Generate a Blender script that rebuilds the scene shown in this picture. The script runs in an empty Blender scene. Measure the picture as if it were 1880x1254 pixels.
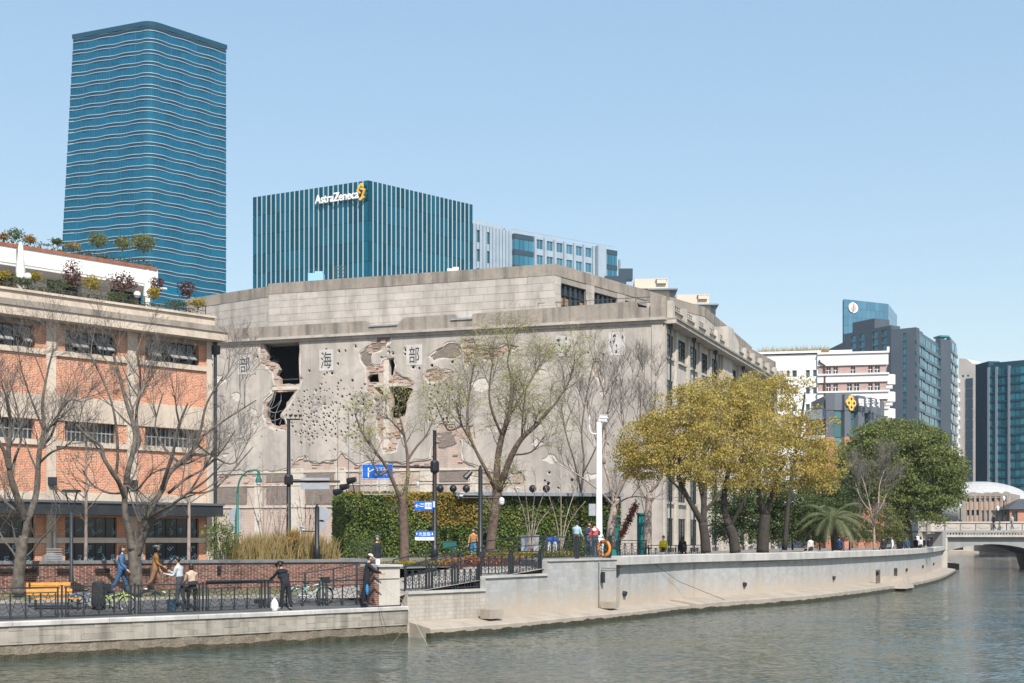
import bpy, bmesh, math, random
import numpy as np
from math import sin, cos, pi, radians, sqrt, atan2
from mathutils import Vector, Matrix, noise as mnoise
from mathutils.geometry import delaunay_2d_cdt

# ------------------------------------------------------------------ camera, sky, sun, exposure
F, CX, YH, CZ = 2450.0, 940.0, 990.0, 2.5      # focal length and horizon of the photograph in its own pixels, eye height
SC = bpy.context.scene
camd = bpy.data.cameras.new('camera'); cam = bpy.data.objects.new('camera', camd)
SC.collection.objects.link(cam); SC.camera = cam
cam.location = (0, 0, CZ); cam.rotation_euler = (pi/2, 0, 0)
camd.sensor_width = 36; camd.lens = F/1880*36; camd.shift_y = (YH-627)/1880
camd.clip_end = 12000; camd.clip_start = .5
SUN = Vector((.27*cos(radians(47)), -.963*cos(radians(47)), sin(radians(47)))).normalized()
w = bpy.data.worlds.new('World'); SC.world = w; w.use_nodes = True
nt = w.node_tree; bg = nt.nodes['Background']
sk = nt.nodes.new('ShaderNodeTexSky'); sk.sky_type = 'NISHITA'; sk.sun_disc = False
sk.sun_elevation = radians(47); sk.sun_rotation = atan2(SUN.x, SUN.y)
sk.air_density = 1.2; sk.dust_density = .8; sk.ozone_density = 2.2; sk.altitude = 0
gm = nt.nodes.new('ShaderNodeGamma'); gm.inputs[1].default_value = .44        # hazy spring air: soft gradient
hv = nt.nodes.new('ShaderNodeHueSaturation'); hv.inputs['Saturation'].default_value = 1.6; hv.inputs['Value'].default_value = 1.82
nt.links.new(sk.outputs[0], gm.inputs[0]); nt.links.new(gm.outputs[0], hv.inputs['Color']); nt.links.new(hv.outputs[0], bg.inputs[0]); bg.inputs[1].default_value = .15
sl = bpy.data.lights.new('sun', 'SUN'); sl.energy = 4.1; sl.angle = radians(.5); sl.color = (1, .95, .87)
so = bpy.data.objects.new('sun', sl); SC.collection.objects.link(so)
so.rotation_euler = (-SUN).to_track_quat('-Z', 'Y').to_euler(); so.location = (0, 0, 200)
SC.view_settings.view_transform = 'Standard'; SC.view_settings.look = 'None'
SC.view_settings.gamma = 1; SC.view_settings.use_curve_mapping = False
SC.view_settings.exposure = 0.66
SC.cycles.max_bounces = 6; SC.cycles.diffuse_bounces = 2; SC.cycles.glossy_bounces = 3
SC.cycles.transparent_max_bounces = 8; SC.cycles.sample_clamp_indirect = 6

# ------------------------------------------------------------------ helpers
random.seed(7)
COL = SC.collection
def P(px, py, Y): return Vector(((px-CX)/F*Y, Y, CZ-(py-YH)/F*Y))
def PX(px, Y, z): return Vector(((px-CX)/F*Y, Y, z))
def G(px, py, z):
    return P(px, py, F*(z-CZ)/(YH-py))
def tag(o, label=None, cat=None, group=None, kind=None):
    if label: o['label'] = label
    if cat: o['category'] = cat
    if group: o['group'] = group
    if kind: o['kind'] = kind
    return o
def empty(name, loc, label=None, cat=None, group=None, kind=None, rz=0):
    o = bpy.data.objects.new(name, None); COL.objects.link(o); o.location = loc
    o.rotation_euler = (0, 0, rz); o.empty_display_size = .3
    return tag(o, label, cat, group, kind)
def rootloc(p):
    v = Vector((0, 0, 0))
    while p is not None:
        v += p.location; p = p.parent
    return v
def link(name, me, parent=None, loc=None, rz=0):
    o = bpy.data.objects.new(name, me); COL.objects.link(o)
    if parent is not None: o.parent = parent
    if loc is not None: o.location = loc
    if rz: o.rotation_euler = (0, 0, rz)
    return o
def copy_tree(o, parent=None):
    c = o.copy(); COL.objects.link(c); c.parent = parent
    for ch in list(o.children): copy_tree(ch, c)
    return c
class MB:
    def __init__(s): s.v = []; s.f = []; s.m = []
    def add(s, vs, fs, mi=0):
        b = len(s.v); s.v += [tuple(x) for x in vs]
        s.f += [tuple(i+b for i in f) for f in fs]; s.m += [mi]*len(fs)
    def hexa(s, p, mi=0):   # 8 points: bottom loop 0-3, top loop 4-7
        s.add(p, [(3,2,1,0),(4,5,6,7),(0,1,5,4),(1,2,6,5),(2,3,7,6),(3,0,4,7)], mi); return s
    def box(s, c, d, rz=0, mi=0):
        x, y, z = d[0]/2, d[1]/2, d[2]/2; ca, sa = cos(rz), sin(rz)
        pts = []
        for dz in (-z, z):
            for dx, dy in ((-x,-y),(x,-y),(x,y),(-x,y)):
                pts.append((c[0]+dx*ca-dy*sa, c[1]+dx*sa+dy*ca, c[2]+dz))
        return s.hexa(pts, mi)
    def bar(s, a, b, w, h=None, mi=0, up=None):   # square bar between two points
        a, b = Vector(a), Vector(b); h = h or w; d = (b-a).normalized()
        up = Vector(up) if up is not None else (Vector((0,0,1)) if abs(d.z) < .9 else Vector((1,0,0)))
        x = d.cross(up).normalized()*w/2; y = x.normalized().cross(d)*h/2
        return s.hexa([a-x-y, a+x-y, a+x+y, a-x+y, b-x-y, b+x-y, b+x+y, b-x+y], mi)
    def tube(s, pts, rad, n=6, mi=0, cap=True):
        pts = [Vector(p) for p in pts]; k = len(pts)
        if not hasattr(rad, '__len__'): rad = [rad]*k
        b = len(s.v); ref = None
        for i, p in enumerate(pts):
            d = (pts[min(i+1,k-1)]-pts[max(i-1,0)])
            d = d.normalized() if d.length > 1e-9 else Vector((0,0,1))
            if ref is None: ref = Vector((0,0,1)) if abs(d.z) < .9 else Vector((1,0,0))
            x = d.cross(ref)
            if x.length < 1e-4: x = d.cross(Vector((.3,.7,.2)))
            x.normalize(); y = x.cross(d); ref = y.cross(x) if False else ref
            for j in range(n):
                a = 2*pi*j/n; q = p+(x*cos(a)+y*sin(a))*rad[i]; s.v.append((q.x,q.y,q.z))
        for i in range(k-1):
            for j in range(n):
                a = b+i*n+j; c = b+i*n+(j+1)%n
                s.f.append((a, c, c+n, a+n)); s.m.append(mi)
        if cap and n > 3:
            s.f.append(tuple(b+j for j in range(n))[::-1]); s.m.append(mi)
            s.f.append(tuple(b+(k-1)*n+j for j in range(n))); s.m.append(mi)
        return s
    def lathe(s, base, prof, n=12, mi=0):     # profile (r, z) about a vertical axis at base
        b = len(s.v); base = Vector(base)
        for r, z in prof:
            for j in range(n):
                a = 2*pi*j/n; s.v.append((base.x+r*cos(a), base.y+r*sin(a), base.z+z))
        for i in range(len(prof)-1):
            for j in range(n):
                a = b+i*n+j; c = b+i*n+(j+1)%n
                s.f.append((a, c, c+n, a+n)); s.m.append(mi)
        s.f.append(tuple(b+j for j in range(n))[::-1]); s.m.append(mi)
        s.f.append(tuple(b+(len(prof)-1)*n+j for j in range(n))); s.m.append(mi)
        return s
    def ball(s, c, r, nu=10, nv=7, mi=0, f=None):
        b = len(s.v); r = r if hasattr(r, '__len__') else (r, r, r)
        for i in range(nv+1):
            t = pi*i/nv
            for j in range(nu):
                a = 2*pi*j/nu
                d = Vector((sin(t)*cos(a), sin(t)*sin(a), cos(t))); k = f(d) if f else 1
                s.v.append((c[0]+d.x*r[0]*k, c[1]+d.y*r[1]*k, c[2]+d.z*r[2]*k))
        for i in range(nv):
            for j in range(nu):
                a = b+i*nu+j; d = b+i*nu+(j+1)%nu
                s.f.append((a, a+nu, d+nu, d)); s.m.append(mi)
        return s
    def prism(s, poly, d, mi=0):      # planar polygon (3-D points) pushed along vector d
        n = len(poly); d = Vector(d); p = [Vector(q) for q in poly]
        s.add(p+[q+d for q in p], [tuple(range(n))[::-1], tuple(range(n, 2*n))]+[(i,(i+1)%n,(i+1)%n+n,i+n) for i in range(n)], mi)
        return s
    def mesh(s, name, mats, loc=Vector((0,0,0)), smooth=False):
        me = bpy.data.meshes.new(name)
        v = np.array(s.v, dtype=np.float64).reshape(-1, 3)
        me.from_pydata((v-np.array(loc)).tolist(), [], s.f)
        for m in (mats if isinstance(mats, (list, tuple)) else [mats]): me.materials.append(m)
        if any(s.m): me.polygons.foreach_set('material_index', s.m)
        if smooth: me.polygons.foreach_set('use_smooth', [True]*len(s.f))
        # metre UVs: u along the wall, v up
        uv = me.uv_layers.new(name='UVMap')
        nl = len(me.loops)
        if nl:
            me.update()
            nr = np.zeros(len(me.polygons)*3, dtype=np.float32); me.polygons.foreach_get('normal', nr); nr = nr.reshape(-1,3)
            tot = np.zeros(len(me.polygons), dtype=np.int32); me.polygons.foreach_get('loop_total', tot)
            vi = np.zeros(nl, dtype=np.int32); me.loops.foreach_get('vertex_index', vi)
            N = np.repeat(nr, tot, axis=0); Q = v[vi]
            t = np.stack([-N[:,1], N[:,0]], 1); l = np.linalg.norm(t, axis=1); l[l < 1e-6] = 1; t = t/l[:,None]
            flat = np.abs(N[:,2]) > .75
            U = np.where(flat, Q[:,0], Q[:,0]*t[:,0]+Q[:,1]*t[:,1]); V = np.where(flat, Q[:,1], Q[:,2])
            uv.data.foreach_set('uv', np.stack([U,V],1).astype(np.float32).ravel())
        return me
    def build(s, name, mats, parent=None, label=None, cat=None, group=None, kind=None, smooth=False):
        loc = rootloc(parent) if parent is not None else Vector((0,0,0))
        me = s.mesh(name, mats, loc, smooth)
        return tag(link(name, me, parent), label, cat, group, kind)
def thing_mesh(mb, name, mats, base, label, cat, group=None, kind=None, smooth=False):
    me = mb.mesh(name, mats, Vector(base), smooth)
    return tag(link(name, me, None, base), label, cat, group, kind)

def inside(poly, x, y):
    c = np.zeros(len(x), bool); n = len(poly)
    for i in range(n):
        x1, y1 = poly[i]; x2, y2 = poly[i-1]
        if y1 == y2: continue
        m = ((y1 > y) != (y2 > y)) & (x < (x2-x1)*(y-y1)/(y2-y1)+x1)
        c ^= m
    return c
class Facade:
    """A vertical wall plane: origin p (z given), unit direction u along it, n pointing out."""
    def __init__(s, p, u, left=False):
        s.p = Vector(p); s.u = Vector((u[0], u[1], 0)).normalized()
        s.n = Vector((s.u.y, -s.u.x, 0))       # right of u when looking along u: faces camera for left-to-right walls
    def at(s, u, z, d=0): return Vector((s.p.x+s.u.x*u+s.n.x*d, s.p.y+s.u.y*u+s.n.y*d, z))
    def px(s, px, py, d=0):    # pixel -> (u, z) on the plane pushed out by d
        q = s.p+s.n*d; r = Vector(((px-CX)/F, 1, -(py-YH)/F))
        den = r.x*s.n.x+r.y*s.n.y; t = (q.x*s.n.x+q.y*s.n.y)/den
        X = r*t
        return ((X.x-s.p.x)*s.u.x+(X.y-s.p.y)*s.u.y, X.z+CZ)
    def box(s, mb, u0, u1, z0, z1, d0, d1, mi=0):
        return mb.hexa([s.at(u0,z0,d1), s.at(u1,z0,d1), s.at(u1,z0,d0), s.at(u0,z0,d0),
                        s.at(u0,z1,d1), s.at(u1,z1,d1), s.at(u1,z1,d0), s.at(u0,z1,d0)], mi)
    def slab(s, mb, outline, holes, d0, d1, mi=0, mside=None):
        """plate between d0 (back) and d1 (front) with holes, outline and holes as (u, z) lists"""
        mside = mi if mside is None else mside
        vs = []; es = []
        for lp in [outline]+holes:
            b = len(vs); vs += [Vector(q) for q in lp]; es += [(b+i, b+(i+1) % len(lp)) for i in range(len(lp))]
        r = delaunay_2d_cdt(vs, es, [], 0, 1e-5)
        V, E, T = r[0], r[1], r[2]
        if not T: return mb
        A = np.array([(q.x, q.y) for q in V]); T = np.array([t for t in T if len(t) == 3])
        c = A[T].mean(1); ok = inside(outline, c[:,0], c[:,1])
        for h in holes: ok &= ~inside(h, c[:,0], c[:,1])
        T = T[ok]; n = len(A)
        mb.add([s.at(a, b, d1) for a, b in A]+[s.at(a, b, d0) for a, b in A],
               [(t[0],t[1],t[2]) for t in T.tolist()]+[(t[2]+n,t[1]+n,t[0]+n) for t in T.tolist()], mi)
        cnt = {}
        for t in T.tolist():
            for i in range(3):
                e = (t[i], t[(i+1)%3]); cnt[e] = 1
        side = [(a, b) for (a, b) in cnt if (b, a) not in cnt]
        b0 = len(mb.v)-2*n
        for a, b in side:
            mb.f.append((b0+b, b0+a, b0+a+n, b0+b+n)); mb.m.append(mside)
        return mb
def rect(u0, u1, z0, z1): return [(u0,z0),(u1,z0),(u1,z1),(u0,z1)]

# ------------------------------------------------------------------ materials
def _n(nt, t, **k):
    n = nt.nodes.new(t)
    for a, b in k.items():
        if a in n.inputs.keys(): n.inputs[a].default_value = b
        else: setattr(n, a, b)
    return n
def c4(c): return (c[0], c[1], c[2], 1)
def _mix(nt, fac, a, b, blend='MIX'):
    n = nt.nodes.new('ShaderNodeMix'); n.data_type = 'RGBA'; n.blend_type = blend
    for sock, v in ((n.inputs[0], fac), (n.inputs[6], a), (n.inputs[7], b)):
        if hasattr(v, 'is_linked'): nt.links.new(v, sock)
        elif isinstance(v, (int, float)): sock.default_value = v
        else: sock.default_value = c4(v)
    return n.outputs[2]
def _noise(nt, vec, scale, detail=4, rough=.55, lo=.35, hi=.65):
    n = _n(nt, 'ShaderNodeTexNoise', Scale=scale, Detail=detail, Roughness=rough)
    nt.links.new(vec, n.inputs['Vector'])
    r = _n(nt, 'ShaderNodeMapRange'); r.inputs[1].default_value = lo; r.inputs[2].default_value = hi
    nt.links.new(n.outputs['Fac'], r.inputs[0]); return r.outputs[0]
def _map(nt, vec, sc):
    m = nt.nodes.new('ShaderNodeMapping'); m.inputs['Scale'].default_value = sc
    nt.links.new(vec, m.inputs[0]); return m.outputs[0]
def mat(name, col, col2=None, scale=1.5, rough=.8, bump=0, bscale=30, streak=None, sfac=.6, sscale=1.2, rnd=0, metal=0, spec=.4,
        fine=None, fscale=25, ffac=.4, brick=None, emit=0, space='pos', island=0, zstain=None):
    m = bpy.data.materials.new(name); m.use_nodes = True; nt = m.node_tree; b = nt.nodes['Principled BSDF']
    b.inputs['Roughness'].default_value = rough; b.inputs['Metallic'].default_value = metal
    b.inputs['Specular IOR Level'].default_value = spec
    if space == 'pos': vec = nt.nodes.new('ShaderNodeNewGeometry').outputs['Position']
    else: vec = nt.nodes.new('ShaderNodeTexCoord').outputs['Object']
    c = None; h = None
    if brick:
        uvn = nt.nodes.new('ShaderNodeUVMap')
        bt = nt.nodes.new('ShaderNodeTexBrick')
        bt.inputs['Color1'].default_value = c4(col); bt.inputs['Color2'].default_value = c4(col2)
        bt.inputs['Mortar'].default_value = c4(brick[2]); bt.inputs['Scale'].default_value = 1
        bt.inputs['Mortar Size'].default_value = brick[3] if len(brick) > 3 else .008
        bt.inputs['Brick Width'].default_value = brick[0]; bt.inputs['Row Height'].default_value = brick[1]
        bt.inputs['Mortar Smooth'].default_value = .2
        nt.links.new(uvn.outputs[0], bt.inputs['Vector']); c = bt.outputs['Color']; h = bt.outputs['Fac']
    elif col2: c = _mix(nt, _noise(nt, vec, scale), col, col2)
    if fine: c = _mix(nt, _noise_f(nt, vec, fscale, ffac), c if c else col, fine)
    if streak:
        s = _noise(nt, _map(nt, vec, (sscale, sscale, sscale*.07)), 1, 5, .6, .48, .75)
        mm = nt.nodes.new('ShaderNodeMath'); mm.operation = 'MULTIPLY'; mm.inputs[1].default_value = sfac
        nt.links.new(s, mm.inputs[0]); c = _mix(nt, mm.outputs[0], c if c else col, streak)
    if zstain:      # damp stain with a ragged upper edge
        sx = nt.nodes.new('ShaderNodeSeparateXYZ'); nt.links.new(vec, sx.inputs[0])
        nn = _noise(nt, _map(nt, vec, (1.1,1.1,.3)), 1, 5, .6, 0, 1); ad = nt.nodes.new('ShaderNodeMath'); ad.operation = 'MULTIPLY_ADD'; ad.inputs[1].default_value = -1.4
        nt.links.new(nn, ad.inputs[0]); nt.links.new(sx.outputs[2], ad.inputs[2]); rg = _n(nt, 'ShaderNodeMapRange'); rg.inputs[1].default_value = zstain[1]-.7; rg.inputs[2].default_value = zstain[0]-.7; rg.inputs[3].default_value = 0; rg.inputs[4].default_value = zstain[3]
        nt.links.new(ad.outputs[0], rg.inputs[0]); c = _mix(nt, rg.outputs[0], c if c else col, zstain[2])
    if rnd or island:
        if island: src = nt.nodes.new('ShaderNodeNewGeometry').outputs['Random Per Island']
        else: src = nt.nodes.new('ShaderNodeObjectInfo').outputs['Random']
        hs = nt.nodes.new('ShaderNodeHueSaturation')
        r = _n(nt, 'ShaderNodeMapRange'); k = rnd or island
        r.inputs[3].default_value = 1-k; r.inputs[4].default_value = 1+k
        nt.links.new(src, r.inputs[0]); nt.links.new(r.outputs[0], hs.inputs['Value'])
        if c: nt.links.new(c, hs.inputs['Color'])
        else: hs.inputs['Color'].default_value = c4(col)
        c = hs.outputs[0]
    if c: nt.links.new(c, b.inputs['Base Color'])
    else: b.inputs['Base Color'].default_value = c4(col)
    if bump:
        bn = nt.nodes.new('ShaderNodeBump'); bn.inputs['Strength'].default_value = bump; bn.inputs['Distance'].default_value = .03
        if h is not None:
            iv = nt.nodes.new('ShaderNodeMath'); iv.operation = 'SUBTRACT'; iv.inputs[0].default_value = 1
            nt.links.new(h, iv.inputs[1]); nt.links.new(iv.outputs[0], bn.inputs['Height'])
        else:
            nn = _n(nt, 'ShaderNodeTexNoise', Scale=bscale, Detail=5); nt.links.new(vec, nn.inputs['Vector'])
            nt.links.new(nn.outputs['Fac'], bn.inputs['Height'])
        nt.links.new(bn.outputs[0], b.inputs['Normal'])
    if emit:
        b.inputs['Emission Color'].default_value = c4(col); b.inputs['Emission Strength'].default_value = emit
    return m
def _noise_f(nt, vec, sc, fac):
    s = _noise(nt, vec, sc, 4, .6, .45, .7)
    mm = nt.nodes.new('ShaderNodeMath'); mm.operation = 'MULTIPLY'; mm.inputs[1].default_value = fac
    nt.links.new(s, mm.inputs[0]); return mm.outputs[0]
def leafmat(name, cols, trans=.35, rough=.5):
    """leaf-to-leaf colour from a ramp over the islands of the mesh, some light passing through"""
    m = bpy.data.materials.new(name); m.use_nodes = True; nt = m.node_tree; b = nt.nodes['Principled BSDF']
    g = nt.nodes.new('ShaderNodeNewGeometry'); cr = nt.nodes.new('ShaderNodeValToRGB')
    el = cr.color_ramp.elements
    while len(el) < len(cols): el.new(.5)
    for i, c in enumerate(cols): el[i].position = i/(len(cols)-1); el[i].color = c4(c)
    s = _noise(nt, g.outputs['Position'], .9, 3, .5, .3, .7)
    mm = nt.nodes.new('ShaderNodeMath'); mm.operation = 'MULTIPLY_ADD'; mm.inputs[1].default_value = .5
    ad = nt.nodes.new('ShaderNodeMath'); ad.operation = 'MULTIPLY'; ad.inputs[1].default_value = .5
    nt.links.new(s, ad.inputs[0]); nt.links.new(g.outputs['Random Per Island'], mm.inputs[0]); nt.links.new(ad.outputs[0], mm.inputs[2])
    nt.links.new(mm.outputs[0], cr.inputs[0]); nt.links.new(cr.outputs[0], b.inputs['Base Color'])
    b.inputs['Roughness'].default_value = rough; b.inputs['Specular IOR Level'].default_value = .3
    t = nt.nodes.new('ShaderNodeBsdfTranslucent'); nt.links.new(cr.outputs[0], t.inputs[0])
    mx = nt.nodes.new('ShaderNodeMixShader'); mx.inputs[0].default_value = trans
    nt.links.new(b.outputs[0], mx.inputs[1]); nt.links.new(t.outputs[0], mx.inputs[2])
    nt.links.new(mx.outputs[0], nt.nodes['Material Output'].inputs[0])
    return m
def glassmat(name, col, rough=.06, metal=.6, spec=.8, rnd=.12):
    return mat(name, col, rough=rough, metal=metal, spec=spec, rnd=rnd)
MT = {}
MT['black'] = mat('black_iron', (.012,.014,.016), rough=.45, spec=.4)
MT['iron'] = mat('painted_iron', (.016,.022,.026), (.03,.035,.04), 3, .5)
MT['white'] = mat('white_paint', (.78,.78,.77), (.66,.66,.65), .4, .55)
MT['darkglass'] = mat('dark_window_glass', (.018,.03,.038), rough=.08, spec=.7, rnd=.3)
MT['steel'] = mat('galvanised_steel', (.45,.46,.47), (.35,.36,.37), 3, .4, metal=.6)
MT['conc'] = mat('concrete', (.36,.33,.29), (.27,.25,.22), .8, .9, bump=.3, streak=(.12,.11,.1), fine=(.2,.18,.16))
MT['soil'] = mat('soil', (.11,.075,.05), (.16,.11,.07), 3, .95, bump=.5)
MT['bark'] = mat('grey_bark', (.15,.13,.108), (.065,.056,.048), 5, .9, bump=.6, bscale=18)
MT['twig'] = mat('twig_bark', (.15,.135,.12), (.09,.08,.072), 2, .9)
# ------------------------------------------------------------------ the setting: water, ground, quay, flood wall
def sweep(mb, pts, prof, mi=0, closed_prof=True, ends=True):
    """profile [(outward offset, z)] carried along a plan polyline; outward is right of the direction"""
    pts = [Vector((p[0], p[1])) for p in pts]; n = len(pts); k = len(prof); b = len(mb.v)
    for i, p in enumerate(pts):
        d1 = (pts[i]-pts[i-1]).normalized() if i else None
        d2 = (pts[i+1]-pts[i]).normalized() if i < n-1 else None
        if d1 is None: m = Vector((d2.y, -d2.x))
        elif d2 is None: m = Vector((d1.y, -d1.x))
        else:
            n1 = Vector((d1.y, -d1.x)); n2 = Vector((d2.y, -d2.x)); m = (n1+n2); m = m/max(.3, m.dot(n1))
        for o, z in prof: mb.v.append((p.x+m.x*o, p.y+m.y*o, z))
    kk = k if closed_prof else k-1
    for i in range(n-1):
        for j in range(kk):
            a = b+i*k+j; c = b+i*k+(j+1) % k
            mb.f.append((a, a+k, c+k, c)); mb.m.append(mi)
    if ends and closed_prof:
        mb.f.append(tuple(b+j for j in range(k))); mb.m.append(mi)
        mb.f.append(tuple(b+(n-1)*k+j for j in range(k))[::-1]); mb.m.append(mi)
    return mb
def spline(pts, per=6):
    out = []; n = len(pts); v = [Vector(p) for p in pts]
    for i in range(n-1):
        p0, p1, p2, p3 = v[max(i-1,0)], v[i], v[i+1], v[min(i+2,n-1)]
        for t in range(per):
            t /= per
            out.append(.5*((2*p1)+(p2-p0)*t+(2*p0-5*p1+4*p2-p3)*t*t+(3*p1-p0-3*p2+p3)*t**3))
    out.append(v[-1]); return out
def cut(pts, a, b):     # part of a polyline between two arc lengths
    out = []; s = 0
    for i in range(len(pts)-1):
        p, q = Vector(pts[i]), Vector(pts[i+1]); L = (q-p).length
        if L < 1e-9: continue
        if s+L >= a and s <= b:
            if not out: out.append(p+(q-p)*max(0, (a-s)/L))
            if s+L >= b: out.append(p+(q-p)*((b-s)/L)); break
            out.append(q)
        s += L
    return out
def plen(pts): return sum((Vector(pts[i+1])-Vector(pts[i])).length for i in range(len(pts)-1))

ZW = -1.2
# --- water
m = bpy.data.materials.new('river_water'); m.use_nodes = True; nt = m.node_tree; b = nt.nodes['Principled BSDF']
geo = nt.nodes.new('ShaderNodeNewGeometry')
nz = _noise(nt, _map(nt, geo.outputs['Position'], (.05,.09,.1)), 1, 3, .5, .35, .65)
nt.links.new(_mix(nt, nz, (.075,.09,.066), (.038,.074,.084)), b.inputs['Base Color'])  # murky green, with blue mixed into the colour to stand for reflected sky
b.inputs['Roughness'].default_value = .085; b.inputs['IOR'].default_value = 1.33
# wave slopes straight from noise (several sizes), stronger in wind patches
def vmath(op, x, y=None):
    n_ = nt.nodes.new('ShaderNodeVectorMath'); n_.operation = op
    for i, v in enumerate((x, y)):
        if v is None: continue
        if hasattr(v, 'is_linked'): nt.links.new(v, n_.inputs[i])
        else: n_.inputs[i].default_value = v
    return n_.outputs[0]
acc = None
for sc, amp in (((.22,.5,1), (.06,.1,0)), ((1.1,3.2,1), (.16,.28,0)), ((3.6,10,1), (.34,.6,0))):
    n_ = _n(nt, 'ShaderNodeTexNoise', Scale=1.0, Detail=2, Roughness=.5)
    nt.links.new(_map(nt, geo.outputs['Position'], sc), n_.inputs['Vector'])
    t_ = vmath('MULTIPLY', vmath('SUBTRACT', n_.outputs['Color'], (.5,.5,.5)), amp)
    acc = t_ if acc is None else vmath('ADD', acc, t_)
pt = _noise(nt, _map(nt, geo.outputs['Position'], (.035,.06,.1)), 1, 3, .5, .38, .62)
rg = _n(nt, 'ShaderNodeMapRange'); rg.inputs[3].default_value = .8; rg.inputs[4].default_value = 1.4; nt.links.new(pt, rg.inputs[0])
cb = nt.nodes.new('ShaderNodeCombineXYZ')
for i in range(3): nt.links.new(rg.outputs[0], cb.inputs[i])
acc = vmath('MULTIPLY', acc, cb.outputs[0])
prev = vmath('NORMALIZE', vmath('ADD', acc, (0,0,1)))
nt.links.new(prev, b.inputs['Normal']); MT['water'] = m
mb = MB(); mb.add([(-300,-200,ZW),(1500,-200,ZW),(1500,900,ZW),(-300,900,ZW)], [(0,1,2,3)])
mb.build('river_water', MT['water'], kind='structure')

# --- plan lines (metres)
QUAY = [(-34,24.7), (-15.46,40.3), (-9.2,45.1), (-3.95,50.0)]
FW_PX = [(748,50.3),(890,53.5),(1003,57.5),(1130,62.5),(1250,69.5),(1400,76.4),(1500,83.5),(1645,103),(1700,122),(1728,147)]
FW = [((px-CX)/F*Y, Y) for px, Y in FW_PX]
FAR = [(52,160),(58,185),(66,215),(80,265),(94,325),(112,345),(200,338),(420,310),(1200,200)]

MT['ground'] = mat('plaza_paving', (.2,.19,.175), (.16,.15,.14), .6, .9, fine=(.13,.12,.11))
MT['asphalt'] = mat('asphalt_path', (.085,.085,.09), (.065,.066,.07), 1.2, .9, bump=.3, bscale=60, fine=(.12,.12,.12))
MT['grass'] = mat('verge_soil_and_grass', (.2,.14,.095), (.06,.1,.03), 1.6, .95, bump=.5)
# one sheet of ground from the bank to the horizon
GW = [(-60,30.9), (-5.4,53.05)]                  # garden wall line
gpoly = [(-4000,31)]+GW+[(-2.3,57.8),(1.0,58.2)]+[tuple(p) for p in FW[3:]]+FAR+[(5000,100),(5000,6000),(-4000,6000)]
mb = MB(); mb.add([(x, y, 1.3) for x, y in gpoly], [tuple(range(len(gpoly)))])
mb.build('ground', MT['ground'], kind='structure')
# sloping riverside path and its verge
q = [(-34,24.7),(-15.46,40.3),(-9.2,45.1),(-4.2,49.75)]; g = [(-41,38.6),(-18.3,47.8),(-11.5,50.55),(-5.4,53.0)]
mb = MB(); mv = MB()
for i in range(3):
    def L(k, t): return (q[k][0]+(g[k][0]-q[k][0])*t, q[k][1]+(g[k][1]-q[k][1])*t)
    for t0, t1, z0, z1, M_ in ((0,.55,-.02,.38,mb),(.55,1,.4,.6,mv)):
        a, b_, c, d = L(i,t0), L(i+1,t0), L(i+1,t1), L(i,t1)
        M_.add([(*a,z0),(*b_,z0),(*c,z1),(*d,z1)], [(0,1,2,3)])
mb.build('riverside_path', MT['asphalt'], kind='structure'); mv.build('planted_verge', MT['grass'], kind='structure')
mb = MB(); mb.add([(-9.5,48.9,.30),(-4.3,49.9,.32),(-3.95,50.5,.45),(-1.25,53.6,.85),(1.35,57.5,1.22),(4.8,62.45,1.3),(1.0,58.2,1.3),(-2.3,57.8,1.3),(-5.4,53.05,.78)], [(0,1,2,8),(2,3,7,8),(3,4,6,7),(4,5,6)])
mb.build('ramp', MT['conc'], kind='structure')
mb = MB()       # kerb between path and verge
sweep(mb, [(-23,42.1-.35),(-17.0,44.45-.05),(-10.4,48.1),(-8.5,49.2)], [(0,.3),(.12,.3),(.12,.47),(0,.47)])
mb.build('kerb', MT['conc'], kind='structure')

# --- quay wall on the left
MT['qstone'] = mat('quay_stone', (.36,.325,.28), (.27,.245,.21), .7, .9, bump=.25, streak=(.07,.06,.05), sfac=.75, sscale=2.2, fine=(.25,.22,.19), rnd=.14)
MT['rubble'] = mat('rough_waterline_concrete', (.24,.2,.155), (.15,.125,.095), 3, .95, bump=1, bscale=14, fine=(.09,.075,.06), fscale=12)
MT['algae'] = mat('wet_algae', (.035,.035,.02), (.055,.05,.03), 8, .6, bump=1, bscale=20)
MT['cap'] = mat('pale_cap_stone', (.5,.48,.45), (.4,.38,.36), 1.2, .85, fine=(.28,.27,.25), rnd=.06, streak=(.2,.19,.18), sfac=.5)
qw = empty('quay_wall', (-15.46,40.3,ZW), 'low stone quay wall with pale cap along the river on the left', 'quay wall')
def rough_strip(mb, pts, o0, z0, z1, o1, amp, step=.12, seed=0):
    pts = cut(pts, 0, 1e9); L = plen(pts); n = max(2, int(L/step)); R = random.Random(seed)
    pl = [cut(pts, L*i/n, L*i/n+.02)[0] for i in range(n)]+[Vector(pts[-1])]
    pl = [p for i, p in enumerate(pl) if i == 0 or (p-pl[i-1]).length > 1e-4]
    sweep(mb, [pl[i] for i in range(len(pl))], [(o0, z0), (o1, z0), (o1, (z0+z1)/2), (o1, z1), (o0, z1)], ends=True)
    for i in range(len(mb.v)):
        x, y, z = mb.v[i]; d = abs(mnoise.noise(Vector((x*1.9, y*1.9, z*2+seed))))*amp; d2 = mnoise.noise(Vector((x*1.3, y*1.3, seed)))+.6*mnoise.noise(Vector((x*5, y*5, seed)))
        mb.v[i] = (x+d*.6, y-d*.8, z+(d2*amp*.8 if (abs(z-z1) < .02 and amp > .08) else 0))
mb = MB(); rough_strip(mb, QUAY, -.6, -1.9, -.62, .04, .07); mb.build('footing', MT['rubble'], qw)
mb = MB(); rough_strip(mb, QUAY, -.3, -1.7, -1.0, .1, .085, .08, 5); mb.build('algae_fringe', MT['algae'], qw)
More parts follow.
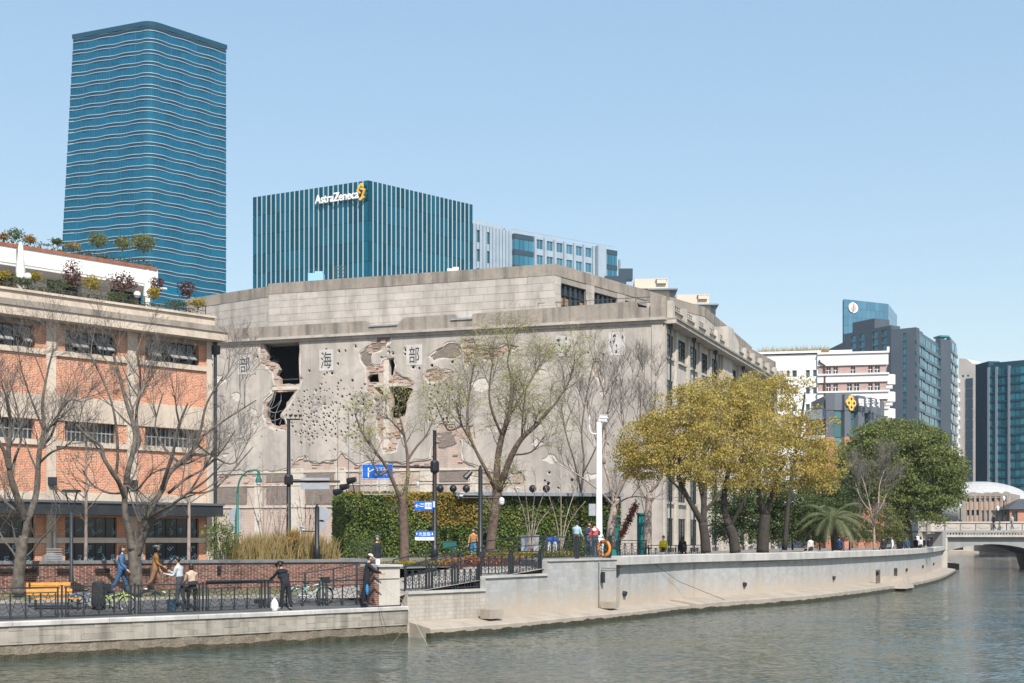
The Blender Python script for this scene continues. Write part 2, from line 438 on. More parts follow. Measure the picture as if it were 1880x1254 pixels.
mb = MB(); sweep(mb, QUAY, [(-.6,-.7),(.098,-.7),(.098,-.14),(-.6,-.14)]); mb.build('wall_core', MT['qstone'], qw)
vis = [(-17.5,38.58),(-15.46,40.3),(-9.2,45.1),(-3.95,50.0)]; L = plen(vis)
row_z = [(-.64,-.47),(-.46,-.30),(-.29,-.14)]
for r, (z0, z1) in enumerate(row_z):
    s = -.2*(r % 2); i = 0
    while s < L-.1:
        ln = random.uniform(.3, .52); a = max(0, s); e = min(L, s+ln-.012)
        if e-a > .05:
            pp = cut(vis, a, e); d = Vector(pp[-1])-Vector(pp[0]); ang = atan2(d.y, d.x); c = (Vector(pp[0])+Vector(pp[-1]))/2
            o = random.uniform(.045,.06); nx, ny = sin(ang), -cos(ang)
            mb = MB(); mb.box((0,0,0), (d.length, .1, z1-z0-.012))
            link('stone_block', mb.mesh('stone_block', MT['qstone']), qw, Vector((c.x+nx*o, c.y+ny*o, (z0+z1)/2))-qw.location, ang)
        s += ln
s = 0
while s < L:
    e = min(L, s+1.5); pp = cut(vis, s, e-.012)
    mb = MB(); sweep(mb, pp, [(-.75,-.135),(.16,-.135),(.16,-.02),(.13,.005),(-.75,.005)]); mb.build('cap_slab', MT['cap'], qw); s = e
# --- flood wall, stepping up to the right
MT['fwall'] = mat('flood_wall_facing', (.4,.4,.395), (.34,.34,.338), rough=.85, brick=(.34,.17,(.33,.325,.315),.006), bump=.12, streak=(.2,.18,.15), sfac=.6, sscale=1.1, fine=(.3,.29,.275), fscale=2, ffac=.6, zstain=(-.5,.5,(.44,.36,.28),.8))
MT['fwall_low'] = mat('flood_wall_stained_facing', (.44,.40,.35), (.38,.35,.3), rough=.85, brick=(.34,.15,(.28,.25,.22),.007), bump=.12, streak=(.13,.11,.09), sfac=.6, sscale=1.6, fine=(.3,.27,.24), fscale=4)
MT['ledge'] = mat('concrete_ledge', (.37,.32,.265), (.28,.245,.205), 1.0, .9, bump=.3, fine=(.26,.22,.18), fscale=6)
fw = empty('flood_wall', (FW[3][0], FW[3][1], ZW), 'long pale stone flood wall curving along the river towards the bridge', 'flood wall')
mb = MB(); sweep(mb, FW[0:2], [(-.5,-1.6),(0,-1.6),(0,.42),(-.5,.42)]); mb.build('wall_section', MT['fwall_low'], fw, label='lowest, stained section of the wall')
mb = MB(); sweep(mb, FW[0:2], [(-.55,.422),(.07,.422),(.07,.52),(-.55,.52)]); mb.build('cap_slab', MT['cap'], fw)
mb = MB(); sweep(mb, FW[1:3], [(-.5,-1.6),(.02,-1.6),(.02,.93),(-.5,.93)]); mb.build('wall_section', MT['fwall'], fw)
mb = MB(); sweep(mb, FW[1:3], [(-.55,.932),(.09,.932),(.09,1.02),(-.55,1.02)]); mb.build('cap_slab', MT['cap'], fw)
mb = MB(); sweep(mb, FW[2:4], [(-.5,-1.6),(.04,-1.6),(.04,1.54),(-.5,1.54)]); mb.build('wall_section', MT['fwall'], fw)
mb = MB(); sweep(mb, FW[2:4], [(-.55,1.542),(.1,1.542),(.1,1.62),(-.55,1.62)]); mb.build('cap_slab', MT['cap'], fw)
curve = [tuple(p) for p in spline(FW, 6)]; i0 = 18
cur = curve[i0:]; Lc = plen(cur)
s = .4; gaps = []
while s < Lc:
    e = min(Lc, s+9.0); pp = cut(cur, s, e-.03)
    mb = MB(); sweep(mb, pp, [(-.5,-1.6),(.04,-1.6),(.04,1.3),(-.5,1.3)]); mb.build('wall_section', MT['fwall'], fw)
    s = e
s = .0
while s < Lc:
    e = min(Lc, s+2.4); pp = cut(cur, s, e-.012)
    mb = MB(); sweep(mb, pp, [(-.6,1.3),(.34,1.3),(.34,1.68),(.31,1.71),(-.57,1.71),(-.6,1.68)]); mb.build('coping_slab', MT['cap'], fw); s = e
st = curve[3:]; Ls = plen(st)
cutL = plen(curve[:24])
mb = MB(); sweep(mb, cut(curve, 0.1, cutL), [(-.1,-1.7),(1.15,-1.7),(1.15,-.86),(1.1,-.82),(-.1,-.62)]); mb.build('ledge', MT['ledge'], fw)
mb = MB(); sweep(mb, cut(curve, cutL+.02, 1e9), [(-.1,-1.7),(1.5,-1.7),(1.5,-.80),(1.44,-.76),(-.1,-.56)]); mb.build('ledge', MT['ledge'], fw)
mb = MB(); rough_strip(mb, cut(curve, .1, cutL), .9, -1.7, -1.0, 1.165, .085, .1, 3); mb.build('algae_fringe', MT['algae'], fw)
mb = MB(); rough_strip(mb, cut(curve, cutL, 1e9), 1.2, -1.7, -1.0, 1.515, .085, .15, 4); mb.build('algae_fringe', MT['algae'], fw)
# drain mouths in the wall
def on_curve(px, d=0):
    best = min(range(len(curve)-1), key=lambda i: abs((curve[i][0]+curve[i+1][0])/2/((curve[i][1]+curve[i+1][1])/2)-(px-CX)/F))
    a, b_ = Vector(curve[best]), Vector(curve[best+1]); u = (b_-a).normalized(); n = Vector((u.y,-u.x))
    k = (px-CX)/F; t = (k*a.y-a.x)/((b_-a).x-k*(b_-a).y); p = a+(b_-a)*t
    return p+n*d, n, u
for px, z in ((1143,-.05),(1364,.0),(1528,.02),(1608,.05),(1662,.06),(1692,.1),(1712,.1)):
    p, n, u = on_curve(px, .06)
    mb = MB(); mb.tube([(p.x-n.x*.1,p.y-n.y*.1,z+.02),(p.x+n.x*.12,p.y+n.y*.12,z-.05)], [.11,.14], 8)
    mb.build('drain_mouth', MT['iron'], fw)
# slanting conduit, loose cable and meter box
p, n, u = on_curve(1098, .08)
mb = MB(); mb.tube([(p.x,p.y,1.5),(p.x,p.y,-.6)], .035, 6); thing_mesh(mb, 'drain_pipe', MT['steel'], (p.x,p.y,-.62), 'thin vertical pipe down the flood wall below the life ring', 'pipe')
mb = MB(); mb.box((p.x+u.x*.22+n.x*.05,p.y+u.y*.22+n.y*.05,.75),(.16,.14,.5), atan2(u.y,u.x)); mb.tube([(p.x+u.x*.22,p.y+u.y*.22,1.0),(p.x+u.x*.2,p.y+u.y*.2,1.18),(p.x+u.x*1.2,p.y+u.y*1.2,1.12),(p.x+u.x*2.2,p.y+u.y*2.2,1.2)], .012, 4)
thing_mesh(mb, 'cable_box', MT['iron'], (p.x+u.x*.22,p.y+u.y*.22,.5), 'small dark cable box on the flood wall beside the pipe', 'box')
p0, n, u = on_curve(1200, .07); p1, n1, _ = on_curve(1300, .1)
mb = MB(); mb.tube([(p0.x,p0.y,1.25),(p0.x*.6+p1.x*.4,p0.y*.6+p1.y*.4,.35),(p1.x+n1.x*1.2,p1.y+n1.y*1.2,-.84)], .012, 4)
thing_mesh(mb, 'mooring_rope', MT['iron'], (p1.x,p1.y,-.85), 'thin rope slanting down the flood wall onto the ledge', 'rope')
pa, na, _ = on_curve(1360, .1); pb, nb, _ = on_curve(1500, .1); pc, nc, _ = on_curve(1720, .1)
mb = MB(); mb.tube([(x.x,x.y,z) for x, z in ((on_curve(1362,.12)[0],1.16),(on_curve(1430,.12)[0],1.2),(on_curve(1500,.12)[0],1.22),(on_curve(1600,.12)[0],1.24),(on_curve(1700,.12)[0],1.24))], .035, 6)
thing_mesh(mb, 'service_pipe', MT['steel'], (pa.x,pa.y,1.1), 'thin pale service pipe fixed under the flood wall coping', 'pipe')
# stone blocks lying on the ledge, and the landing platform with its two cages
p, n, u = on_curve(887, .45); mb = MB(); mb.box((p.x,p.y,-.47),(.85,.5,.36), atan2(u.y,u.x)); thing_mesh(mb, 'stone_block', MT['ledge'], (p.x,p.y,-.66), 'single weathered stone block on the ledge below the stepped railing', 'block')
p, n, u = on_curve(1104, .45); mb = MB(); mb.box((p.x,p.y,-.50),(.75,.5,.3), atan2(u.y,u.x)); thing_mesh(mb, 'stone_block', MT['ledge'], (p.x,p.y,-.66), 'single weathered stone block on the ledge below the life ring', 'block')
p, n, u = on_curve(1612, 1.0); r = atan2(u.y,u.x); e = empty('landing_platform', (p.x,p.y,-1.2), 'square concrete landing platform jutting from the flood wall ledge', 'platform')
mb = MB(); mb.hexa([tuple(Vector((p.x,p.y,0))+Vector((u.x,u.y,0))*a+Vector((n.x,n.y,0))*c+Vector((0,0,z))) for z, k in ((-1.02,1.0),(-.18,.72)) for a, c in ((-1.5*k,-1.0),(1.5*k,-1.0),(1.5*k,1.3*k),(-1.5*k,1.3*k))]); mb.build('platform_block', MT['ledge'], e)
mb = MB(); mb.box((p.x+n.x*.4,p.y+n.y*.4,-1.3),(2.4,1.6,.5), r); mb.build('platform_foot', MT['algae'], e)  # dark foot below the block, same tone as the algae
for k, px in enumerate((1595,1628)):
    p, n, u = on_curve(px, .35); mb = MB(); W = .75
    for i in range(7):
        for a, c in ((-1,1),(1,-1)):
            q_ = Vector((p.x,p.y,0))+Vector((u.x,u.y,0))*W*(i/3-1)*.8
            mb.bar(q_+Vector((n.x,n.y,0))*.3+Vector((0,0,-.6)), q_+Vector((n.x,n.y,0))*.3+Vector((0,0,.35)), .025)
    for z in (-.5,-.1,.35):
        mb.bar(Vector((p.x,p.y,z))-Vector((u.x,u.y,0))*W*.8+Vector((n.x,n.y,0))*.3, Vector((p.x,p.y,z))+Vector((u.x,u.y,0))*W*.8+Vector((n.x,n.y,0))*.3, .025)
    thing_mesh(mb, 'wire_cage', MT['steel'], (p.x,p.y,-.6), ('low wire cage just before' if k == 0 else 'low wire cage just beyond')+' the concrete landing platform', 'cage')

# --- pillar at the end of the quay
MT['pillar'] = mat('pillar_render', (.52,.48,.43), (.44,.4,.36), 1.5, .85, bump=.15, fine=(.35,.31,.27), streak=(.2,.18,.15), sfac=.4)
MT['rbrick'] = mat('dark_red_brick', (.17,.065,.048), (.11,.048,.04), rough=.85, brick=(.25,.07,(.32,.27,.23),.009), bump=.4)
pf = Facade((-4.98,49.15,0), (.768,.640)); e = empty('gate_pillar', pf.at(.5,0,-.2), 'square pale rendered pillar where the low quay meets the flood wall', 'pillar')
mb = MB(); pf.box(mb, .1,1.03,.02,1.0,-1.0,0); pf.box(mb, .1,1.03,1.04,1.48,-1.0,.002); mb.build('shaft', MT['pillar'], e)
mb = MB(); pf.box(mb, .12,1.01,1.0,1.04,-.99,-.02); pf.box(mb,.06,1.06,-.02,.05,-1.03,.03); mb.build('groove', MT['iron'], e)
mb = MB(); pf.box(mb, 0,1.12,1.48,1.56,-1.1,.09); mb.build('capstone', MT['cap'], e)
mb = MB(); pf.box(mb, -.1,.1,.02,1.48,-1.0,-.02); mb.build('brick_side', MT['rbrick'], e)

# --- garden wall of dark red brick behind the path
gf = Facade((-22,46.32,0), (Vector((-5.4,53.05))-Vector((-22,46.32))))
LW = (Vector((-5.4,53.05))-Vector((-22,46.32))).length
gwall = empty('garden_wall', gf.at(8,.55), 'low dark red brick garden wall with dark coping behind the riverside path', 'wall')
MT['mortar'] = mat('pale_mortar', (.44,.38,.33), (.36,.31,.27), 3, .95)
MT['onebrick'] = mat('single_dark_brick', (.19,.085,.062), (.13,.065,.055), 6, .85, bump=.3, rnd=.35)
MT['manybrick'] = mat('laid_dark_brick', (.19,.085,.062), (.13,.065,.055), 6, .85, bump=.3, island=.35)
MT['darkcap'] = mat('dark_grey_coping', (.16,.165,.175), (.12,.125,.13), 2, .7)
mb = MB(); gf.box(mb, 0,LW,.3,1.60,-.28,-.012); mb.build('mortar_core', MT['mortar'], gwall)
bm_ = MB(); gf.box(bm_, -.115,.115,-.026,.026,-.1,0); bme = bm_.mesh('brick', MT['onebrick'], gf.at(0,0,0)); cnt = 0
rest = MB(); spots = []
for r in range(17):
    z = .44+r*.0675; u = -.125*(r % 2)
    while u < LW:
        spots.append((u+.125, z+.03)); u += .25
spots.sort(key=lambda q_: -(q_[0] > 6.2)*(q_[0] < 10.6)*(q_[1] > .5))
for u, z in spots:
    if cnt < 300 and 6.2 < u < 10.6 and z > .5:
        o = link('brick', bme, gwall, gf.at(u, z, random.uniform(-.004,.004))-gwall.location); cnt += 1
    else:
        w_ = min(.117, u, LW-u)
        if w_ > .03: gf.box(rest, u-w_+.002, u+w_-.002, z-.026, z+.026, -.1, random.uniform(-.004,.004))
rest.build('brick_courses', MT['manybrick'], gwall, kind='stuff')
u = 0
while u < LW:
    mb = MB(); gf.box(mb, u, min(LW,u+1.2)-.008, 1.602, 1.72, -.34, .07); mb.build('coping_slab', MT['darkcap'], gwall); u += 1.2
for k, px in enumerate((10,57,118,188,262,402)):
    u, z = gf.px(px, 1047)
    mb = MB()
    if px < 300: gf.box(mb, u-.26,u+.26,z-.06,z+.07,0,.14)
    else:
        gf.box(mb, u-.07,u+.07,z-.16,z+.16,0,.06); gf.box(mb, u-.045,u+.045,z+.02,z+.1,.06,.1); gf.box(mb, u-.045,u+.045,z-.11,z-.03,.06,.1)
    mb.build('wall_light' if px > 300 else 'lamp_bar', MT['black'], gwall)
# ------------------------------------------------------------------ the old warehouse with the shell-torn west wall
MT['plaster'] = mat('weathered_plaster', (.475,.422,.375), (.35,.315,.285), .22, .95, bump=.3, bscale=6, streak=(.21,.195,.18), sfac=.85, sscale=.8, fine=(.32,.28,.245), fscale=1.3, ffac=.7)
MT['undercoat'] = mat('broken_plaster_edge', (.6,.55,.5), (.48,.43,.39), 1.5, .95, bump=.6, bscale=9, fine=(.3,.25,.21), fscale=4)
MT['dirtyplaster'] = mat('blackened_parapet_plaster', (.34,.29,.245), (.25,.22,.19), .5, .95, bump=.25, bscale=8, streak=(.07,.065,.06), sfac=.85, sscale=1.2, fine=(.18,.16,.14), fscale=3)
MT['attic'] = mat('attic_stone_panel', (.49,.445,.405), (.41,.375,.34), .35, .9, bump=.1, streak=(.19,.17,.15), sfac=.6, sscale=.8, fine=(.3,.27,.24), fscale=1.2, ffac=.6, rnd=.07)
MT['atticcore'] = mat('panel_joint', (.3,.27,.24), (.22,.2,.18), 1, .95)
MT['oldbrick'] = mat('exposed_brick', (.47,.3,.235), (.4,.315,.27), rough=.95, brick=(.5,.16,(.5,.44,.39),.03), bump=1, fine=(.52,.44,.38), fscale=.9, ffac=.95, streak=(.2,.16,.14), sfac=.5)
MT['loose'] = mat('loose_brick', (.43,.265,.2), (.38,.3,.25), 3, .95, rnd=.3)
MT['infill'] = mat('grey_rubble_infill', (.28,.245,.22), (.2,.17,.15), rough=.95, brick=(.3,.11,(.15,.13,.115),.02), bump=1, fine=(.3,.2,.16), fscale=2, ffac=.6)
MT['frame'] = mat('bared_concrete_frame', (.58,.52,.45), (.48,.43,.37), .8, .9, bump=.3, fine=(.33,.28,.24), fscale=3)
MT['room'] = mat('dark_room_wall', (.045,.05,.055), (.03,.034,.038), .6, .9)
MT['ink'] = mat('black_lettering', (.02,.022,.028), (.06,.06,.065), 3, .8)
MT['plate'] = mat('lettering_plate', (.54,.51,.485), (.46,.43,.41), 1.2, .85, fine=(.4,.37,.35), streak=(.32,.3,.28))
MT['faded'] = mat('faded_lettering', (.17,.165,.165), (.3,.27,.25), 2.5, .9)
MT['rail'] = mat('old_iron_rail', (.06,.055,.05), (.03,.03,.03), 3, .6)

Ccor = Vector((13.41,118.6,0)); uW = Vector((.95,-.3122,0)).normalized(); LWW = 52.0
WF = Facade(Ccor-uW*LWW, uW)                       # west wall, u runs 0..52 towards the near corner
SF = Facade(Ccor, (.369,.929)); LSS = 55.0         # river front
wh = empty('warehouse', (13.4,118.6,1.3), 'old pale warehouse with shell holes and bullet marks in its plastered wall', 'warehouse')
ZC, ZP = 22.0, 23.75
def W(pts, d=0): return [WF.px(x, y, d) for x, y in pts]
def jag(pts, amp, n=3, seed=0):
    R = random.Random(seed); out = []
    for i in range(len(pts)):
        a, b_ = pts[i], pts[(i+1) % len(pts)]; L = sqrt((b_[0]-a[0])**2+(b_[1]-a[1])**2); k = max(1, min(n, int(L/.35)))
        for j in range(k):
            t = j/k; out.append((a[0]+(b_[0]-a[0])*t+R.uniform(-amp,amp), a[1]+(b_[1]-a[1])*t+R.uniform(-amp,amp)))
    return out
def grow(pts, k, seed=0, bias=(0,0)):
    R = random.Random(seed); cx = sum(p[0] for p in pts)/len(pts); cy = sum(p[1] for p in pts)/len(pts)
    out = []
    for x, y in pts:
        d = sqrt((x-cx)**2+(y-cy)**2); g_ = k*R.uniform(.5,1.5); out.append((x+(x-cx)/d*g_+bias[0], y+(y-cy)/d*g_+bias[1]))
    return out
HA = [(482,631),(548,627),(547,689),(549,704),(539,706.5),(529,703),(512,707),(512,695),(506,689),(511,677),(505,667),(492,662),(487,659),(490,652),(486,643),(483,634)]
HB = [(502,719),(541,718),(533,728),(525,739),(524,748),(515,756),(513,763),(520,771),(523,780),(506,782),(493,775),(489,765),(490,753),(487,743),(497,732)]
H1 = [(709.5,659),(722,658),(724,668),(722,678),(720,688),(712,689)]
H2 = [(673.6,692),(679,687),(686,685.5),(694,686),(694,701),(684,701.5),(674,701)]
H3 = [(686.5,711.5),(695,710.5),(703,718),(702,726),(693,721)]
H4 = [(713,711),(731,710.5),(752,711.5),(757,713),(752,724),(746,741),(742,762),(729,769),(716,767),(715.5,755),(719.6,748),(717.4,727)]
R2 = [(691,612),(722,613),(717,622),(706,640),(684,648),(682,668),(689,674),(700,668),(708,657),(723,656),(726,683),(738,693),(752,695),(759,705),(758,718),(751,734),(748,755),(743,775),(736,800),(726,826),(706,830),(694,800),(690,745),(687,726),(672,714),(671,702),(672,684),(670,673),(663,662),(661,649),(672,637),(690,625)]
R3 = [(790.6,654.6),(803.5,643),(818,632),(831,627),(845,633),(847,650),(836.5,657.5),(818,656),(796,662)]
R4 = [(793.5,676),(810,678),(832,682),(826,690),(810.7,695),(785,702),(777.7,690.5),(784,683)]
R5 = [(850,625),(868,621.6),(875,633),(905,640),(930,632),(952,636),(930,646),(900,660),(868,655),(858,668),(854,679),(850,662)]
R7 = [(395,872),(440,867),(490,868),(513,864),(533,862),(538,851),(559,838),(577,850),(600,849),(617,844),(625,831),(645,846),(658,854),(676,852),(700,846),(745,850),(790,842),(797,800),(806,778),(834,776),(845,812),(848,845),(874,858),(900,866),(930,872),(946,900),(955,928),(955,1020),(395,1020)]
R8 = [(1090,664),(1098,661),(1102,676),(1108,700),(1099,704),(1094,690),(1086,678)]
R9 = [(840,783),(868,780),(870,806),(842,808)]; R10 = [(936,868),(960,866),(963,890),(940,895)]
thru = [jag(W(h), .05, 4, i) for i, h in enumerate((HA, HB, H1, H2, H3, H4))]
regs = [jag(W(grow(HA, 3.2, 1, (-2,1))), .1, 5, 11), jag(W(grow(HB, 4, 2, (-1,0))), .12, 5, 12)]
regs[0] = jag(W([(478,632),(483,628),(549,624.5),(550,689),(556,694),(551,706),(548,714),(542,722),(527,745),(518,760),(523,775),(527,790),(505,786),(489,780),(484,765),(483,750),(482,740),(492,729),(500,722),(498,714),(502,708),(503,692),(498,684),(490,672),(479,666),(478,650)]), .09, 5, 11)
regs = [regs[0]]+[jag(W(r), .1, 5, 20+i) for i, r in enumerate((R2, R3, R4, R5, R7, R8, R9, R10))]
# bullet and shrapnel marks
R = random.Random(3); marks = []
def clear(u, z, rr):
    for r in regs+[jag(t_, 0) for t_ in thru]:
        if inside(r, np.array([u]), np.array([z]))[0]: return False
        for a, b_ in r:
            if (a-u)**2+(b_-z)**2 < (rr+.1)**2: return False
    return all((a-u)**2+(b_-z)**2 > (rr+c+.06)**2 for a, b_, c in marks) and 6 < u < 51.3 and z < 21.6
def mark(px, py, r=None):
    u, z = WF.px(px, py); rr = r or R.uniform(.07,.13)
    if clear(u, z, rr): marks.append((u, z, rr))
for px, py in ((472,655),(622,645),(634,643.5),(636,643.5),(652,636),(599,641),(590,650),(587,660),(620,668),(600,684),(609,685),(567,681),(647,698),(495,671),(497,677),(499,684),(682,655),(713,638),(716,638),(713,647),(721,649),(700,656),(698,662),(744,642),(743,650),(744,655),(758,674),(770,676),(816,631),(799,645),(830,664),(793,671),(820,706),(818,710),(1008,868),(1050,881),(1006,888),(1025,896),(1000,882)):
    mark(px, py, R.uniform(.1,.17))
for k in range(240):
    mark(R.gauss(592,42), R.gauss(757,27), R.uniform(.05,.12))
for k in range(60): mark(R.uniform(540,665), R.gauss(795,8))
for k in range(45): mark(R.gauss(662,9), R.gauss(747,14))
for k in range(60): mark(R.uniform(785,850), R.uniform(705,790))
for k in range(40): mark(R.uniform(420,1150), R.uniform(625,850), R.uniform(.04,.09))
circ = [[(u+rr*cos(2*pi*j/7)*R.uniform(.8,1.2), z+rr*sin(2*pi*j/7)*R.uniform(.8,1.25)) for j in range(7)] for u, z, rr in marks]
outl = [(0,1.0),(LWW,1.0),(LWW,ZC-.05),(0,ZC-.05)]
def ragged(lp, lo, hi, seed):
    R_ = random.Random(seed); n_ = len(lp); ar = sum(lp[i-1][0]*lp[i][1]-lp[i][0]*lp[i-1][1] for i in range(n_)); sg_ = 1 if ar > 0 else -1; out = []
    for i in range(n_):
        dx, dy = lp[(i+1)%n_][0]-lp[i-1][0], lp[(i+1)%n_][1]-lp[i-1][1]; l_ = sqrt(dx*dx+dy*dy)+1e-6; k_ = R_.uniform(lo,hi)*sg_; out.append((lp[i][0]+dy/l_*k_, lp[i][1]-dx/l_*k_))
    return out
big = [ragged(r, .03, .26, i) for i, r in enumerate(regs)]
mb = MB(); WF.slab(mb, outl, regs+circ, -.165, -.061); mb.build('plaster_undercoat', MT['undercoat'], wh)
craters = [[(u+(a-u)*kk, z+(b_-z)*kk) for a, b_ in lp] for (u, z, rr), lp in zip(marks, circ) for kk in (R.choice((1.0,1.15,1.5,1.8)),)]
peel = []; RP = random.Random(15)
for _ in range(90):          # shallow peeled patches over the whole wall
    px_, py_ = RP.choice(((RP.uniform(395,480),RP.uniform(640,850)),(RP.uniform(540,690),RP.uniform(632,720)),(RP.uniform(640,720),RP.uniform(760,840)),(RP.uniform(755,1010),RP.uniform(625,860)),(RP.uniform(1000,1200),RP.uniform(620,880)))); uu, zz = WF.px(px_, py_); rr = RP.uniform(.15,.75)
    if not clear(uu, zz, rr+.35) or any((a-uu)**2+(b_-zz)**2 < (rr+c+.5)**2 for a, b_, c in peel): continue
    peel.append((uu,zz,rr))
pl2 = [[(u+rr*RP.uniform(.5,1.25)*1.5*cos(2*pi*j/11), z+rr*RP.uniform(.45,1.2)*sin(2*pi*j/11)) for j in range(11)] for u, z, rr in peel]
mb = MB(); WF.slab(mb, outl, big+craters+pl2, -.06, 0); mb.build('plaster_skin', MT['plaster'], wh, label='pale plaster pocked with bullet marks')
mb = MB(); WF.slab(mb, outl, thru+circ, -.75, -.17, 0, 0); mb.build('brick_wall', MT['oldbrick'], wh, label='brick bared where the plaster has fallen')
# grey rubble infill patches in front of the bricks
for i, r in enumerate((jag(W([(690,614),(716,616),(704,638),(682,648),(680,668),(672,672),(664,660),(663,650),(673,638)]), .1, 4, 41), jag(W(grow(R3,-2)), .08, 4, 42), jag(W([(672,715),(684,718),(688,730),(690,742),(676,735)]), .08, 4, 43),
        W([(488,869),(528,868),(528,884),(488,885)]), W([(560,869),(612,868),(612,884),(560,885)]), W([(560,893),(612,893),(612,925),(560,925)]), W([(488,893),(526,893),(526,925),(488,925)]), W([(806,866),(858,866),(858,884),(806,884)]), W([(640,886),(660,886),(660,903),(640,903)]), jag(W([(800,795),(830,790),(836,815),(805,822)]), .1, 4, 47), W([(395,893),(452,893),(452,925),(395,925)]))):
    mb = MB(); WF.slab(mb, r, [], -.169, -.10); mb.build('rubble_patch', MT['infill'], wh)
RB = random.Random(77); nb = 0; lb_ = MB(); WF.box(lb_, -.24,.24,-.07,.07,-.09,.09); lbm = lb_.mesh('brick', MT['loose'], WF.at(0,0,0))
while nb < 260:          # single bricks standing out of the torn masonry
    r = RB.choice((regs[0],regs[0],regs[1],regs[1],regs[1],regs[3],regs[4],regs[5])); a_ = RB.choice(r); u_, z_ = a_[0]+RB.gauss(0,.6), a_[1]+RB.gauss(0,.6)
    z_ = round(z_/.16)*.16
    ok_ = inside(r, np.array([u_-.2,u_+.2]), np.array([z_,z_])).all() and not any(inside(t_, np.array([u_-.25,u_+.25]), np.array([z_,z_])).any() for t_ in thru)
    if not ok_: continue
    o = link('brick', lbm, wh, WF.at(u_, z_, -.2+RB.uniform(-.03,.08))-wh.location); nb += 1
# bared beams and columns
for i, (a, b_, c, d) in enumerate(((685,752,702,710.5),(703,713,613,830),(498,549,708,716.5),(395,955,861,867),(395,955,886,892),(395,955,926,933),(466,480,868,1010),(530,556,852,1010),(615,634,850,1010),(690,712,832,1010),(770,792,852,1010),(862,880,860,1010),(930,945,880,1010))):
    lo, hi = WF.px(a, d), WF.px(b_, c); mb = MB()
    dd = -.12+.012*(i % 3)
    if i < 3: WF.box(mb, lo[0], hi[0], lo[1], hi[1], -.7, dd)
    else:
        if a == 395: WF.box(mb, 0, hi[0], lo[1], hi[1], -.165, dd+.05)
        else: WF.box(mb, lo[0], hi[0], 1.2, hi[1]-.4, -.165, dd)
    mb.build('beam' if b_-a > d-c else 'column', MT['frame'], wh)
# rooms behind the holes
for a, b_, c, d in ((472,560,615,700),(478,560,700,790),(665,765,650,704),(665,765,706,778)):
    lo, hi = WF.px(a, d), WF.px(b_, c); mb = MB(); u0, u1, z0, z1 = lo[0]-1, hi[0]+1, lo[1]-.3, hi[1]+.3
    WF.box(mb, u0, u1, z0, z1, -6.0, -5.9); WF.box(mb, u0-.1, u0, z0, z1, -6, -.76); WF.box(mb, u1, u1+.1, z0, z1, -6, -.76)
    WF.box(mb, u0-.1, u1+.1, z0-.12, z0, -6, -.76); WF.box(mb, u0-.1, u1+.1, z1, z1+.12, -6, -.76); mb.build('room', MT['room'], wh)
# bent reinforcing rods across the lower hole
for k, pts in enumerate((((503,720),(497,745),(490,757)),((508,720),(502,740),(488,760)),((514,719),(513,735),(502,748),(490,752)),((490,752),(505,758),(520,754)),((490,770),(505,772),(520,764)),((512,779),(516,765),(522,752)),((504,780),(507,760),(519,735)))):
    mb = MB(); q_ = [WF.at(*WF.px(x, y, -.1), -.1+.25*sin(k*2+i)) for i, (x, y) in enumerate(pts)]
    mb.tube(spline(q_, 4), .03, 4); mb.build('reinforcing_rod', MT['steel'], wh)
# cornice and broken parapet of the west wall
mb = MB(); WF.box(mb, 0, LWW+.3, ZC-.03, ZC+.22, -.4, .42); mb.build('cornice', MT['plaster'], wh)
mb = MB(); WF.box(mb, 0, LWW+.25, ZC-.28, ZC-.032, -.2, .16); mb.build('cornice_moulding', MT['plaster'], wh)
par = [W([(380,606)])[0], W([(672,589)])[0], W([(676,597)])[0], W([(681,601)])[0], W([(728,597)])[0], W([(735,590)])[0], W([(742,583)])[0], W([(834,577)])[0], W([(836,585)])[0], W([(831,589)])[0], W([(864,586)])[0], W([(868,576)])[0], W([(1166,553)])[0], W([(1170,563)])[0], W([(1190,566)])[0], W([(1200,551)])[0], W([(1219,549)])[0]]
pl = [(0, par[0][1]+.05)]+[(u, z) for u, z in par[:-1]]+[(LWW, par[-1][1]), (LWW, ZC+.18), (0, ZC+.18)]
mb = MB(); WF.slab(mb, pl, [], -.55, 0); mb.build('parapet', MT['dirtyplaster'], wh, label='broken blackened parapet')
for k, (a, b_) in enumerate(((678,730),(828,868))):       # grey sheets laid over the breaks
    (u0, z0), (u1, z1) = W([(a, 600), (b_, 597)]) if k == 0 else W([(a,588),(b_,587)])
    mb = MB(); WF.box(mb, u0, u1, z0-.02, z0+.12, -.7, .12); mb.build('repair_sheet', MT['steel'], wh)
mb = MB(); WF.box(mb, LWW-1.0, LWW+.02, 1.0, ZC-.3, -.5, .10); mb.build('corner_pilaster', MT['plaster'], wh)
mb = MB(); WF.box(mb, LWW-1.1, LWW+.3, ZC+.22, ZP+.35, -1.2, .18); mb.build('corner_block', MT['dirtyplaster'], wh)
